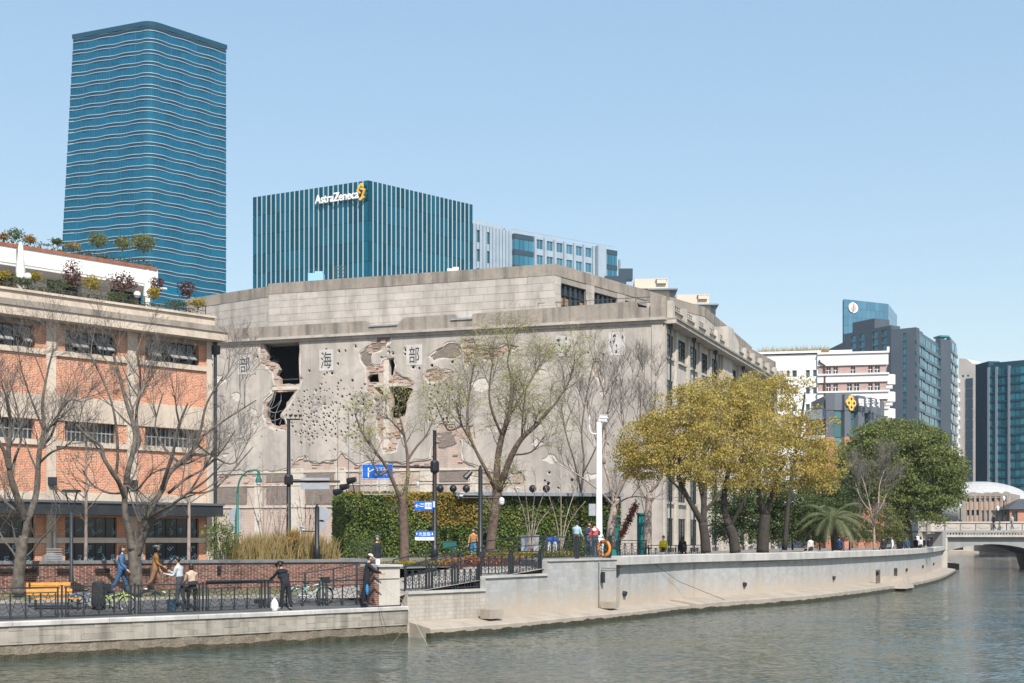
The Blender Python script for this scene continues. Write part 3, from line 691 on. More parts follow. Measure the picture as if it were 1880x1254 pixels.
# lettering plates
def text_mesh(s, size, depth, bold=.0):
    cu = bpy.data.curves.new('t', 'FONT'); cu.body = s; cu.size = size; cu.extrude = depth; cu.align_x = 'CENTER'; cu.align_y = 'CENTER'; cu.offset = bold
    o = bpy.data.objects.new('t', cu); COL.objects.link(o); dg = bpy.context.evaluated_depsgraph_get()
    me = bpy.data.meshes.new_from_object(o.evaluated_get(dg)); bpy.data.objects.remove(o); bpy.data.curves.remove(cu)
    return me
def put_text(fc, s, u, z, d, size, material, parent, name='lettering', depth=.012, bold=0.0, sx=1.0):
    me = text_mesh(s, size, depth, bold); me.materials.clear(); me.materials.append(material)
    if len(me.vertices):
        co = np.zeros(len(me.vertices)*3); me.vertices.foreach_get('co', co); co = co.reshape(-1,3)
        cx = (co[:,0].max()+co[:,0].min())/2; cy = (co[:,1].max()+co[:,1].min())/2
        q_ = fc.at(u, z, d)-rootloc(parent)
        out = np.array(q_)[None]+(co[:,:1]-cx)*sx*np.array(fc.u)[None]+(co[:,1:2]-cy)*np.array((0,0,1))[None]+co[:,2:]*np.array(fc.n)[None]
        me.vertices.foreach_set('co', out.ravel().astype(np.float32)); me.update()
    me.name = name
    return link(name, me, parent)
for k, (a, b_, c, d, t) in enumerate(((437,463,651,688,'部'),(586,612,641,681,'海'),(746,775,632,671,'部'),(1020,1050,616,655,''),(1117,1148,609,653,''),(384,393,656,674,''))):
    (u0, z0), (u1, z1) = W([(a, d), (b_, c)]); mb = MB(); WF.box(mb, u0, u1, z0, z1, .001, .02); o = mb.build('lettering_plate', MT['plate'], wh)
    if t: put_text(WF, t, (u0+u1)/2, (z0+z1)/2, .03, (z1-z0)*.86, MT['ink'], o, 'character', bold=-.004, sx=.7)
    else:       # only torn scraps of brush strokes are left on these
        mb = MB(); RR = random.Random(k)
        for j in range(13):
            x, y, w_, h_ = RR.uniform(u0+.1,u1-.15), RR.uniform(z0+.15,z1-.15), RR.uniform(.05,.2), RR.uniform(.05,.28)
            sk_ = RR.uniform(-.15,.15)
            WF.slab(mb, [(x-w_/2,y-h_/2),(x+w_/2,y-h_/2+sk_*.4),(x+w_/2+sk_*.5,y+h_/2),(x-w_/3,y+h_/2-sk_*.5)], [], .022+j*.0008, .03+j*.0008)
            mb.build('brush_stroke', MT['ink'], o); mb = MB()
for k, (cx, cy) in enumerate(((583,745),(663,740),(700,746))):
    RR = random.Random(k+9); mb = MB()
    for j in range(22):
        u, z = WF.px(cx+RR.uniform(-13,13), cy+RR.uniform(-18,18)); w_, h_ = RR.uniform(.1,.4), RR.uniform(.1,.5)
        WF.slab(mb, [(u-w_/2,z-h_/2),(u+w_/2,z-h_/2*RR.uniform(.4,1)),(u+w_/2*RR.uniform(.6,1.2),z+h_/2),(u-w_/2,z+h_/2*RR.uniform(.5,1))], [], .002+j*.0006, .006+j*.0006)
        mb.build('faded_stroke', MT['faded'], wh); mb = MB()
for px in (621,641,662):      # cables hanging down the wall
    (u, z1), (_, z0) = W([(px, 748+20*(px-621)/41*0)])[0], W([(px, 905)])[0]
    mb = MB(); mb.tube([WF.at(u, z1, .08), WF.at(u, z0, .08)], .03, 4); mb.build('hanging_cable', MT['steel'], wh)

# attic storey: stone panels, each a piece of its own
ZA = 27.8; zlo = 22.6
att = [P(386,535.5,1).normalized(), None]
def Za(px, py, z=ZA):
    Y = F*(z-CZ)/(YH-py); return Vector(((px-CX)/F*Y, Y, 0))
A0, A1, A2, A3, A4, A5, A6 = Za(340,545), Za(493,521), Za(1019,484), Za(1294,564), Za(1380,637), Za(1382,642,26.9), Za(1424,664.5,26.9)
def attic_wall(p, q_, ztop, rows, pw, wins=()):
    fc = Facade((p.x,p.y,0), q_-p); Lf = (q_-p).length; capz = ztop-1.05
    mb = MB(); fc.slab(mb, rect(0,Lf,zlo-1.0,ztop-.02), [rect(*w_) for w_ in wins], -.5, -.03); mb.build('attic_core', MT['atticcore'], wh)
    mb = MB(); fc.box(mb, -.02, Lf+.02, capz, ztop, -.55, .03); mb.build('attic_coping', MT['dirtyplaster'], wh)
    hs = (capz-zlo)/rows
    for r in range(rows):
        u = -pw*.5*(r % 2)*random.uniform(.6,1)
        while u < Lf:
            wd = pw*random.choice((.7,1,1,1.25)); a, b_ = max(0,u)+.012, min(Lf,u+wd)-.012; z0, z1 = zlo+r*hs+.012, zlo+(r+1)*hs-.012
            u += wd
            segs = [(a, b_)]
            for w0, w1, wz0, wz1 in wins:
                if z1 > wz0 and z0 < wz1:
                    segs = [s_ for (x, y) in segs for s_ in ((x, min(y, w0)), (max(x, w1), y)) if s_[1]-s_[0] > .08]
            for a, b_ in segs:
                if b_-a < .05: continue
                mb = MB(); dd = random.uniform(-.012,.008); fc.box(mb, a, b_, z0, z1, -.1, dd); mb.build('stone_panel', MT['attic'], wh)
    return fc
attic_wall(A0, A1, ZA-.25, 5, 2.1)
attic_wall(A1, A2, ZA, 6, 2.4)
awins = [(1.0,5.2,23.2,26.2),(6.6,10.8,23.2,26.2),(12.2,16.4,23.2,26.2),(17.8,22,23.2,26.2)]
fcA = attic_wall(A2, A3, ZA, 5, 1.6, awins)
attic_wall(A3, A4, ZA, 4, 3.2); attic_wall(A5, A6, 26.9, 3, 3.2)
MT['wood'] = mat('boarded_timber', (.3,.19,.11), (.22,.14,.085), 3, .8)
for k, (u0, u1, z0, z1) in enumerate(awins):
    mb = MB(); fcA.box(mb, u0,u1,z0,z1,-.42,-.36); o = mb.build('window', MT['darkglass'], wh)
    mb = MB()
    for i in range(6): fcA.box(mb, u0+(u1-u0)*i/5-.05,u0+(u1-u0)*i/5+.05,z0,z1,-.35,-.22)
    for i in range(4): fcA.box(mb, u0,u1,z0+(z1-z0)*i/3-.05,z0+(z1-z0)*i/3+.05,-.345,-.225)
    mb.build('window_frame', MT['iron'], o)
    if k == 0:
        for i in (0,1,3,4):
            mb = MB(); fcA.box(mb, u0+(u1-u0)*i/5+.06,u0+(u1-u0)*(i+1)/5-.06,z0,z0+(1.7 if i != 3 else 1.0),-.355,-.3); mb.build('timber_board', MT['wood'], o)
# roofs
mb = MB(); ap = [A0,A1,A2,A3,A4]; back = [A4+Vector((-30,8,0)), A0+Vector((-2,45,0))]
mb.add([(p.x,p.y,ZA-.6) for p in ap+back], [tuple(range(7))]); mb.build('attic_roof', MT['conc'], wh)
SE = SF.at(LSS,0); WB = WF.at(0,0)
mb = MB(); rp = [WF.at(0,0,-.3), WF.at(LWW,0,-.3)]+[SF.at(LSS,0,-.3)]+[SF.at(LSS,0,-50), WF.at(0,0,-50)]
mb.add([(p.x,p.y,ZC+.1) for p in rp], [tuple(range(5))]); mb.build('terrace_roof', MT['conc'], wh)
# roof-edge railing above the corner
mb = MB(); u0, z = WF.px(988,566,-.8); z = 24.25
for u in np.arange(u0, LWW-.3, 2.3): mb.bar(WF.at(u,ZC,-.8), WF.at(u,z,-.8), .06)
for zz in (z, z-.5): mb.bar(WF.at(u0,zz,-.8), WF.at(LWW-.4,zz,-.8), .05)
mb.build('roof_railing', MT['rail'], wh)

# river front: pilasters, five storeys of windows, deep eaves, parapet of piers and low panels
MT['splaster'] = mat('grey_river_front', (.54,.49,.43), (.45,.41,.36), .35, .95, streak=(.2,.18,.16), sfac=.6, sscale=1.1, fine=(.3,.27,.24), fscale=2)
rowsz = [(18.95,21.05),(14.6,16.9),(10.2,12.5),(5.9,8.2),(1.9,4.4)]
wins = [(.95+4.5*k, 3.75+4.5*k, z0, z1) for k in range(12) for z0, z1 in rowsz if k != 5]
mb = MB(); SF.slab(mb, rect(0,LSS,1.0,ZC-.3), [rect(*w_) for w_ in wins], -.6, -.05); mb.build('river_wall', MT['splaster'], wh)
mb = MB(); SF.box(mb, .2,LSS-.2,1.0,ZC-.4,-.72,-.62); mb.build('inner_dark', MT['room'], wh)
for k in range(13):
    mb = MB(); SF.box(mb, 4.5*k-.35+.4*(k == 0), 4.5*k+.35+.4*(k==0), 1.0, ZC-.32, -.048, .16); mb.build('pilaster', MT['splaster'], wh)
for u0, u1, z0, z1 in wins:
    mb = MB(); SF.box(mb, u0,u1,z0,z1,-.24,-.18); o = mb.build('window', MT['darkglass'], wh)
    mb = MB()
    for i in range(4): SF.box(mb, u0+(u1-u0)*i/3-.035,u0+(u1-u0)*i/3+.035,z0,z1,-.175,-.12)
    for i in range(5): SF.box(mb, u0,u1,z0+(z1-z0)*i/4-.03,z0+(z1-z0)*i/4+.03,-.172,-.125)
    mb.build('window_frame', MT['iron'], o)
    mb = MB(); SF.box(mb, u0-.1,u1+.1,z0-.22,z0,-.045,.16); mb.build('sill', MT['splaster'], o)
mb = MB(); SF.box(mb, 22.6,27.2,1.0,ZC-.31,-.04,.35); mb.build('stair_bay', MT['splaster'], wh)
mb = MB(); SF.box(mb, .3,LSS,ZC-.29,ZC+.02,-.3,1.15); mb.build('eaves_slab', MT['splaster'], wh)
mb = MB(); SF.box(mb, .3,LSS,ZC+.022,ZC+.2,-.3,1.28); mb.build('eaves_edge', MT['dirtyplaster'], wh)
for k in range(13):
    if k == 5: continue
    mb = MB(); SF.box(mb, .4+4.5*k,1.3+4.5*k,ZC+.2,ZC+1.75,-.55,.75); mb.build('parapet_pier', MT['splaster'], wh)
    mb = MB(); SF.box(mb, 1.3+4.5*k,4.9+4.5*k,ZC+.2,ZC+1.05,-.4,.45); SF.box(mb, 1.3+4.5*k,4.9+4.5*k,ZC+1.052,ZC+1.16,-.45,.62); mb.build('parapet_panel', MT['splaster'], wh)
    mb = MB()
    for z in (1.4,1.68): mb.bar(SF.at(1.3+4.5*k,ZC+z,.3), SF.at(4.9+4.5*k,ZC+z,.3), .05)
    for i in (1,2,3): mb.bar(SF.at(1.3+4.5*k+.9*i,ZC+1.1,.3), SF.at(1.3+4.5*k+.9*i,ZC+1.7,.3), .05)
    mb.build('parapet_rail', MT['rail'], wh)
mb = MB(); SF.slab(mb, [(22.3,ZC+.2),(27.5,ZC+.2),(27.5,ZC+1.5),(26.6,ZC+1.9),(25.4,ZC+2.1),(24.6,ZC+2.7),(22.3,ZC+2.7)], [], -.5, 1.0); mb.build('bay_gable', MT['splaster'], wh)
for k in (0,2,4,7): 
    mb = MB(); q_ = SF.at(.05+4.5*k+(.9 if k == 0 else .6),0,.45)
    mb.tube([(q_.x,q_.y,1.3),(q_.x,q_.y,ZC-.6)], .09, 6); mb.box((q_.x,q_.y,ZC-.5),(.34,.34,.4)); mb.build('rainwater_pipe', MT['iron'], wh)
mb = MB(); WF.box(mb, -.2,0,1,ZC,-45,-.2); SF.box(mb, LSS,LSS+.2,1,ZC+.1,-45,0); mb.build('rear_walls', MT['splaster'], wh)
# small things on the roof
for k, (px, py, dx, dz, c) in enumerate(((581,507,1.6,.5,(.25,.45,.6)),(832,497,1.2,.35,(.6,.6,.58)))):
    q_ = P(px, py, 140); mb = MB(); mb.box((q_.x,q_.y,q_.z-.3),(dx,1.2,dz+.5)); mb.box((q_.x+.3,q_.y,q_.z+dz*.5),(dx*.5,.9,dz*.7)); mb.box((q_.x,q_.y,q_.z-1.0),(.2,.2,1.4)); mb.box((q_.x-.5,q_.y,q_.z-1.0),(.1,.1,1.4))
    thing_mesh(mb, 'roof_tank', mat('tank%d' % k, c, rough=.5), (q_.x,q_.y,q_.z-1), ('blue water tank on the warehouse roof edge', 'small pale roof cover on the warehouse roof edge')[k], 'tank')
q_ = P(624,498,138); mb = MB()
for s_ in (-.55,.55): mb.bar((q_.x+s_,q_.y,q_.z-1.6),(q_.x+s_,q_.y,q_.z+.55),.08)
for k in range(5): mb.bar((q_.x-.55,q_.y,q_.z-1+.36*k),(q_.x+.55,q_.y,q_.z-1+.36*k),.06)
thing_mesh(mb, 'roof_ladder', MT['rail'], (q_.x,q_.y,q_.z-1.6), 'short iron ladder head rising above the warehouse roof', 'ladder')
# ------------------------------------------------------------------ brick building on the left with its roof terrace
MT['obrick'] = mat('orange_brick', (.6,.215,.11), (.4,.14,.075), rough=.9, brick=(.26,.085,(.6,.44,.33),.015), bump=.4, fine=(.42,.17,.095), fscale=1.5, ffac=.5)
MT['cream'] = mat('cream_render', (.58,.49,.40), (.5,.42,.345), .6, .9, bump=.1, streak=(.22,.18,.15), sfac=.5, sscale=1.4, fine=(.36,.3,.25), fscale=3, ffac=.4)
MT['steelwin'] = mat('steel_window_bar', (.2,.21,.215), (.28,.28,.28), 3, .6)
MT['hood'] = mat('black_canopy', (.02,.023,.027), (.03,.033,.038), 1, .5)
MT['film'] = mat('printed_window_film', (.012,.017,.025), rough=.15, spec=.6)
MT['print'] = mat('pale_blue_print', (.17,.29,.35), (.12,.22,.28), 5, .6)
BF = Facade((-33.7,57.7,0), (.695,.719)); LB = 24.1
bb = empty('brick_building', BF.at(12,1.3), 'orange brick building with cream bands and roof terrace behind the bare trees', 'building')
def bz(px, py, d=0): return BF.px(px, py, d)[1]
def bu(px, d=0): return BF.px(px, 700, d)[0]
zA1, zA0 = bz(170,610), bz(170,650); zB1, zB0 = bz(165,776), bz(165,812)
zCan1, zCan0 = bz(0,922), bz(0,944)
pil = [(bu(83),bu(101)), (bu(232),bu(250))]; pil.insert(0, (pil[0][0]-(pil[1][0]-pil[0][0]), pil[0][1]-(pil[1][0]-pil[0][0])))
pil.insert(0, (pil[0][0]-(pil[1][0]-pil[0][0]), pil[0][1]-(pil[1][0]-pil[0][0])))
edge = [p for p in pil]+[(LB-.35, LB)]
bays = [(edge[i][1]+.55, edge[i+1][0]-.55) for i in range(len(edge)-1)]; bays[-1] = (bays[-1][0], LB-.75)
bays = [b_ for b_ in bays if b_[1] > 1]; bays = [(max(.4,a), b_) for a, b_ in bays]
zTop = bz(0,574)
gw0, gw1, gw2, gw3 = bz(60,1036), bz(60,997), bz(60,987), bz(60,948)
holes = [rect(a, b_, z0, z1) for a, b_ in bays for z0, z1 in ((zA0,zA1),(zB0,zB1),(gw0,gw1),(gw2,gw3))]
mb = MB(); BF.slab(mb, rect(0,LB,.9,zTop+.5), holes, -.5, 0); mb.build('brick_wall', MT['obrick'], bb)
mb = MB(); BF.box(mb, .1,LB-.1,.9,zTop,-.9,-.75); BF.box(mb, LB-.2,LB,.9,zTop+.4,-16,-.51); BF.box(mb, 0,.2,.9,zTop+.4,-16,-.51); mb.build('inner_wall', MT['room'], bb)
for a, b_ in pil:
    if b_ > .3: mb = MB(); BF.box(mb, max(0,a),b_,1.3,zTop,.001,.14); mb.build('pilaster', MT['cream'], bb)
mb = MB(); BF.box(mb, LB-.32,LB+.02,1.3,zTop,.001,.14); mb.build('pilaster', MT['cream'], bb)
for z0, z1, d in ((zB1,zB1+1.25,.08),(zB0-.28,zB0,.13),(zA0-.3,zA0-.02,.13),(zCan1-.1,bz(0,900),.06)):
    mb = MB(); BF.box(mb, 0,LB,z0,z1,.002,d); mb.build('cream_band', MT['cream'], bb)
mb = MB(); BF.box(mb, 0,LB,gw1,gw2,.002,.1); mb.build('cream_band', MT['cream'], bb)
mb = MB(); BF.box(mb, 0,LB,zA1+.02,zTop+.1,.003,.06); mb.build('lintel_band', MT['dirtyplaster'], bb)
def bwin(u0, u1, z0, z1, nx, nz, name='window'):
    mb = MB(); BF.box(mb, u0,u1,z0,z1,-.4,-.36); o = mb.build(name, MT['darkglass'], bb)
    mb = MB()
    for i in range(nx+1): BF.box(mb, max(u0,u0+(u1-u0)*i/nx-.025),min(u1,u0+(u1-u0)*i/nx+.025),z0,z1,-.35,-.28)
    for i in range(nz+1): BF.box(mb, u0,u1,max(z0,z0+(z1-z0)*i/nz-.025),min(z1,z0+(z1-z0)*i/nz+.025),-.345,-.285)
    mb.build('window_frame', MT['steelwin'], o); return o
for bi, (a, b_) in enumerate(bays):
    o = bwin(a, b_, zB0, zB1, 12, 2)
    o = bwin(a, b_, zA0, zA1, 6, 2)
    for i in range(5):         # awning lights propped open
        if (i+bi) % 5 == 4: continue
        w_ = (b_-a)/6; u = a+w_*(i+.5); zt = zA0+(zA1-zA0)*.62; mb = MB()
        mb.hexa([BF.at(u+.05,zt-.5,.33), BF.at(u+w_-.05,zt-.5,.33), BF.at(u+w_-.05,zt-.03,-.25), BF.at(u+.05,zt-.03,-.25), BF.at(u+.05,zt-.46,.36), BF.at(u+w_-.05,zt-.46,.36), BF.at(u+w_-.05,zt+.01,-.22), BF.at(u+.05,zt+.01,-.22)])
        mb.build('awning_light', MT['steelwin'], o)
# printed ground-floor windows
RR = random.Random(5)
def glyph(mb, fc, cx, cz, s, kind, d):
    def seg(x0, z0, x1, z1, w_=.16):
        a, b_ = fc.at(cx+x0*s, cz+z0*s, d), fc.at(cx+x1*s, cz+z1*s, d); mb.bar(a, b_, w_*s, .02, up=fc.n)
    def rot(pts, a): return [(x*cos(a)-z*sin(a), x*sin(a)+z*cos(a)) for x, z in pts]
    Fp = [((-.25,-.5),(-.25,.5)),((-.25,.42),(.35,.42)),((-.25,.05),(.25,.05))]
    A = {'F':0,'Fr':pi*.75,'Fd':-pi*.25,'Fu':pi,'r':0,'p':0,'7':0,'star':0,'V':pi*1.2}[kind]
    if kind == 'r': S = [((-.25,-.4),(-.25,.4)),((-.25,.38),(.3,.38)),((.3,.38),(.3,.15))]
    elif kind == 'p': S = [((-.2,-.5),(-.2,.4)),((-.2,.36),(.35,.36)),((-.2,0),(.35,0)),((.1,.36),(.1,-.5)),((.1,-.3),(.4,-.3))]
    elif kind == '7': S = [((-.3,.35),(.3,.4)),((.3,.4),(-.05,-.45)),((-.1,.1),(-.3,-.1))]
    elif kind == 'star': S = [((0,-.5),(0,-.1)),((0,.1),(0,.5)),((-.5,.2),(-.12,.06)),((.5,.2),(.12,.06)),((-.4,-.4),(-.1,-.1)),((.4,-.4),(.1,-.1))]
    else: S = Fp
    for a, b_ in S:
        (x0, z0), (x1, z1) = rot([a, b_], A); seg(x0, z0, x1, z1)
kinds = ['F','star','Fd','7','Fr','F','p','V','r','Fu']
for bi, (a, b_) in enumerate(bays):
    for ri, (z0, z1) in enumerate(((gw0,gw1),(gw2,gw3))):
        n = 5
        for i in range(n):
            u0, u1 = a+(b_-a)*i/n+.02, a+(b_-a)*(i+1)/n-.02; mb = MB(); BF.box(mb, u0,u1,z0,z1,-.2,-.16); o = mb.build('display_window', MT['film'], bb)
            for j in range(2 if (i+bi) % 3 else 1):
                mb = MB(); glyph(mb, BF, u0+(u1-u0)*RR.uniform(.25,.75), z0+(z1-z0)*(.28+.44*j+RR.uniform(-.06,.06)), .34, RR.choice(kinds), -.15); mb.build('printed_sign', MT['print'], o)
# flat black canopy hung on rods
mb = MB(); BF.box(mb, -2,bu(408,1.6),zCan0,zCan1,.02,1.7); mb.build('canopy', MT['hood'], bb)
mb = MB(); BF.box(mb, -2,bu(408,1.6)+.05,zCan1,zCan1+.12,1.55,1.78); mb.build('canopy_gutter', mat('canopy_trim', (.09,.1,.115), rough=.5), bb)
for a, b_ in pil:
    if b_ < .3: continue
    u = (a+b_)/2
    for du in (-.1,.55):
        mb = MB(); mb.tube([BF.at(u,bz(85,888),.18), BF.at(u+du,zCan1+.02,1.4)], .03, 5); mb.build('canopy_rod', MT['iron'], bb)
    mb = MB(); BF.box(mb, u-.2,u+.2,bz(85,890),bz(85,876),.14,.35); mb.build('wall_lamp', MT['iron'], bb)
    mb = MB(); mb.tube([BF.at(u+.1,gw1-.3,.25),BF.at(u+.1,gw2+.3,.25)], .1, 8); mb.build('wall_lamp', MT['steel'], bb)
    mb = MB(); BF.box(mb, u-.5,u+.5,1.4,bz(85,1018),.14,.4)
    for k in range(5): BF.box(mb, u-.42,u+.42,1.5+k*.12,1.55+k*.12,.4,.43)
    mb.build('grille_box', MT['steel'], bb)
# cornice, parapet and terrace
d = .95
z1, z2, z3 = bz(0,574,d), bz(0,557,d), bz(0,551,d)
mb = MB(); BF.box(mb, -1,LB+.5,z1,z2,-.5,d); mb.build('cornice', MT['cream'], bb)
mb = MB(); BF.box(mb, -1,LB+.55,z2,z3+.15,-.5,d+.08); mb.build('cornice_top', MT['dirtyplaster'], bb)
zp = bz(0,525,.3)
mb = MB(); BF.box(mb, -1,LB+.1,z3+.15,zp-.12,-.3,.25); BF.box(mb, LB-.3,LB+.1,z3+.15,zp-.12,-12,-.31); mb.build('parapet', MT['cream'], bb)
mb = MB(); BF.box(mb, -1,LB+.15,zp-.12,zp,-.6,.36); mb.build('parapet_coping', MT['cream'], bb)
mb = MB(); BF.box(mb, 0,LB,z3-.3,z3+.1,-16,-.31); mb.build('terrace_floor', MT['conc'], bb)
mb = MB(); mb.tube([BF.at(LB+.18,1.3,.2), BF.at(LB+.18,z1-.8,.2), BF.at(LB+.05,z1-.3,.3)], .1, 8); 
for k in range(5): mb.tube([BF.at(LB+.18,3+k*2.6,.2), BF.at(LB+.18,3.15+k*2.6,.2)], .13, 8)
mb.box(BF.at(LB+.18,z1-.45,.2), (.4,.4,.5), .8); mb.build('downpipe', MT['iron'], bb)
mb = MB()
for k in range(19):
    u = .8+k*1.28; mb.bar(BF.at(u,zp,-.1), BF.at(u,zp+.62,-.1), .05)
for z in (zp+.3,zp+.6): mb.bar(BF.at(-1,z,-.1), BF.at(LB-.2,z,-.1), .03)
mb.build('terrace_railing', MT['rail'], bb)
# white penthouse
ph = empty('penthouse', BF.at(10,z3,-5), 'white penthouse with deep sunshade on the brick building terrace', 'building')
d = -4.5; uE = BF.px(290,490,d)[0]; zt, zb = BF.px(0,450,d)[1], BF.px(0,479,d)[1]
MT['pwhite'] = mat('penthouse_white', (.72,.71,.69), (.64,.63,.61), .5, .7)
mb = MB(); BF.box(mb, -3,uE,zb,zt,d-6,d); mb.build('fascia', MT['pwhite'], ph)
mb = MB(); BF.box(mb, -3,uE-.1,zt,zt+.18,d-1.2,d+.06); mb.build('planter_edge', mat('rusty_planter', (.3,.11,.06), (.2,.08,.05), 3, .8), ph)
uS = BF.px(305,500,d+.8)[0]; zs = BF.px(0,482,d+.8)[1]
mb = MB(); BF.box(mb, -3,uS,zs-.1,zs,d-3,d+.9); mb.build('sunshade', MT['pwhite'], ph)
zf = z3
uw = [BF.px(x,530,d-1)[0] for x in (-30,27,86,149,203,262)]
mb = MB(); BF.box(mb, uw[1],uw[2],zf,zb,d-1.4,d-1); BF.box(mb, uw[3],uw[4],zf,zb,d-1.4,d-1); mb.build('wall', MT['pwhite'], ph)
for a, b_ in ((uw[0],uw[1]),(uw[2],uw[3]),(uw[4],uw[5])):
    mb = MB(); BF.box(mb, a,b_,zf,zb,d-1.35,d-1.3); o = mb.build('glazing', MT['darkglass'], ph)
    mb = MB()
    for i in range(4): BF.box(mb, a+(b_-a)*i/3-.03,a+(b_-a)*i/3+.03,zf,zb,d-1.29,d-1.22)
    mb.build('glazing_bar', MT['iron'], o)
u = BF.px(30,480,d)[0]; mb = MB(); BF.box(mb, u,u+.25,zf,zt-.1,d+.01,d+.2); mb.build('downpipe', MT['iron'], ph)
# folded white parasols and globe lamps on the terrace
MT['canvas'] = mat('white_canvas', (.74,.73,.7), (.62,.61,.59), 4, .8)
for k, (px, py, h) in enumerate(((38,478,1.9),(271,520,1.5))):
    u, z = BF.px(px, py, -2.2); b_ = BF.at(u, zf, -2.2); mb = MB(); H_ = z-zf+h*.5
    mb.lathe(b_, [(.05,0),(.05,H_*.2),(.24,H_*.22),(.2,H_*.45),(.25,H_*.6),(.17,H_*.8),(.13,H_*.93),(.03,H_)], 9)
    thing_mesh(mb, 'folded_parasol', MT['canvas'], b_, ('folded white parasol on the terrace beside the dark downpipe','folded white parasol at the terrace end under the sunshade')[k], 'parasol', 'folded parasols on the terrace', smooth=True)
for k, (px, py) in enumerate(((51,508),(252,541))):
    u, z = BF.px(px, py, -.9); b_ = BF.at(u, zp, -.9); mb = MB(); mb.tube([BF.at(u,zf,-.9), BF.at(u,z,-.9)], .04, 6, 1); mb.ball(BF.at(u,z,-.9), .2, 10, 7)
    thing_mesh(mb, 'globe_lamp', [MT['canvas'], MT['iron']], (b_.x,b_.y,zf), ('round white globe lamp on the terrace by the downpipe','round white globe lamp on the terrace by the corner parasol')[k], 'lamp', 'globe lamps on the terrace', smooth=True)
# ------------------------------------------------------------------ buildings behind
def far(px, Y, z=0): return Vector(((px-CX)/F*Y, Y, z))
def zat(py, Y): return CZ+(YH-py)/F*Y
# --- glass office block with white fins and a sign
MT['azglass'] = glassmat('teal_curtain_glass', (.012,.14,.185), .05, .85, .6, .3)
MT['fin'] = mat('pale_fin', (.36,.43,.47), rough=.5)
az = empty('office_block', far(676,260,1.3), 'dark teal glass office block with white vertical fins and rooftop sign', 'office block')
zt = zat(330,260); Lp = far(464,273); Cp = far(676,260); Rp = far(868,279)
AL = Facade(Lp, Cp-Lp); AR = Facade(Cp, Rp-Cp); lenL, lenR = (Cp-Lp).length, (Rp-Cp).length
NB = 24; fl = 3.95; rest = MB()
for fc, Lf in ((AL,lenL),(AR,lenR)):
    rest_mb = MB()
    for i in range(NB):
        u0, u1 = Lf*i/NB, Lf*(i+1)/NB
        for k in range(6):
            z1 = zt-.1-k*fl; mb = MB(); fc.box(mb, u0+.05,u1-.05,z1-fl+.08,z1,-.1,random.uniform(-.015,.0)); mb.build('glass_pane', MT['azglass'], az)
    mb = MB(); fc.box(mb, 0.02,Lf-.02,1.3,zt-.1-6*fl,-.1,-.02); mb.build('lower_glazing', MT['azglass'], az)
    for i in range(1,NB+ (0 if fc is AL else 0)):
        u = Lf*i/NB; mb = MB(); fc.box(mb, u-.11,u+.11,1.3,zt,.0,.09); mb.build('fin', MT['fin'], az)
mb = MB(); mb.add([(*p.xy,z) for z in (1.3,zt-.15) for p in (AL.at(.1,0,-.14),AL.at(lenL-.05,0,-.16),AR.at(lenR-.1,0,-.14),AL.at(.1,0,-.14)+(Rp-Cp))], [(0,1,5,4),(1,2,6,5),(2,3,7,6),(3,0,4,7),(4,5,6,7)]); mb.build('core', MT['room'], az)
MT['signw'] = mat('white_sign_letters', (.82,.82,.8), rough=.5); MT['gold'] = mat('gold_sign', (.72,.42,.06), rough=.45)
(u0, z0), (u1, z1) = AL.px(582,377,.7), AL.px(656,348,.7)
sg = put_text(AL, 'AstraZeneca', (u0+u1)/2, (z0+z1)/2+.1, .8, 2.4, MT['signw'], az, 'sign_lettering', .12, .03, .83)
sgv = [(-.42,.25),(-.1,.98),(.18,.98),(.38,.62),(.2,.55),(.05,.75),(-.22,.22),(.12,-.02),(.45,.22),(.52,.42),(.1,.55),(.1,.42),(.3,.3),(.12,.12),(-.05,.2)]
cu, cz = AL.px(664,353,.7)
for pts in ([(-1.1,.35),(-.25,1.75),(.2,1.75),(.45,1.05),(.1,1.05),(-.05,1.3),(-.65,.35),(-.1,-.1),(-.3,-.35)],[(-.1,.9),(.95,.55),(.4,-.75),(.75,-.85),(.65,-1.15),(-.1,-1.6),(-.5,-1.55),(-.55,-1.2),(.0,-.95),(.1,-.7),(.5,.3),(-.3,.6)]):
    mb = MB(); AL.slab(mb, [(cu+x,cz+z) for x, z in pts], [], .6, .95); mb.build('sign_emblem', MT['gold'], az)
# --- tall tower with wavy white bands
tw = empty('tower', far(275,420,1.3), 'tall blue glass tower with rippling white bands round a curved corner', 'tower')
MT['twglass'] = glassmat('blue_tower_glass', (.006,.21,.31), .08, .9, .5, .16)
MT['twband'] = mat('pale_band', (.33,.46,.56), rough=.4, metal=.2); MT['twsp'] = mat('spandrel_glass', (.004,.07,.11), rough=.12, metal=.4, spec=.8)
Ztw = zat(44,420); nfl = 25; fh = 3.62
def tower_path(z):
    k = (Ztw-z)/65.0; L0 = far(135-20*k,431); C0 = far(276-1*k,419); R0 = far(415,440)
    a = (L0-C0); b_ = (R0-C0); la, lb = a.length, b_.length; a.normalize(); b_.normalize(); r = 3.0
    p = []
    for i in range(23): p.append(C0+a*(la-(la-r)*i/22))
    for i in range(1,10):
        t = i/10; p.append((1-t)**2*(C0+a*r)+2*t*(1-t)*C0+t*t*(C0+b_*r))
    for i in range(23): p.append(C0+b_*(r+(lb-r)*i/22))
    return p
def normals(p):
    out = []
    for i in range(len(p)):
        d = (p[min(i+1,len(p)-1)]-p[max(i-1,0)]).normalized(); out.append(Vector((d.y,-d.x,0)))
    return out
mul = MB()
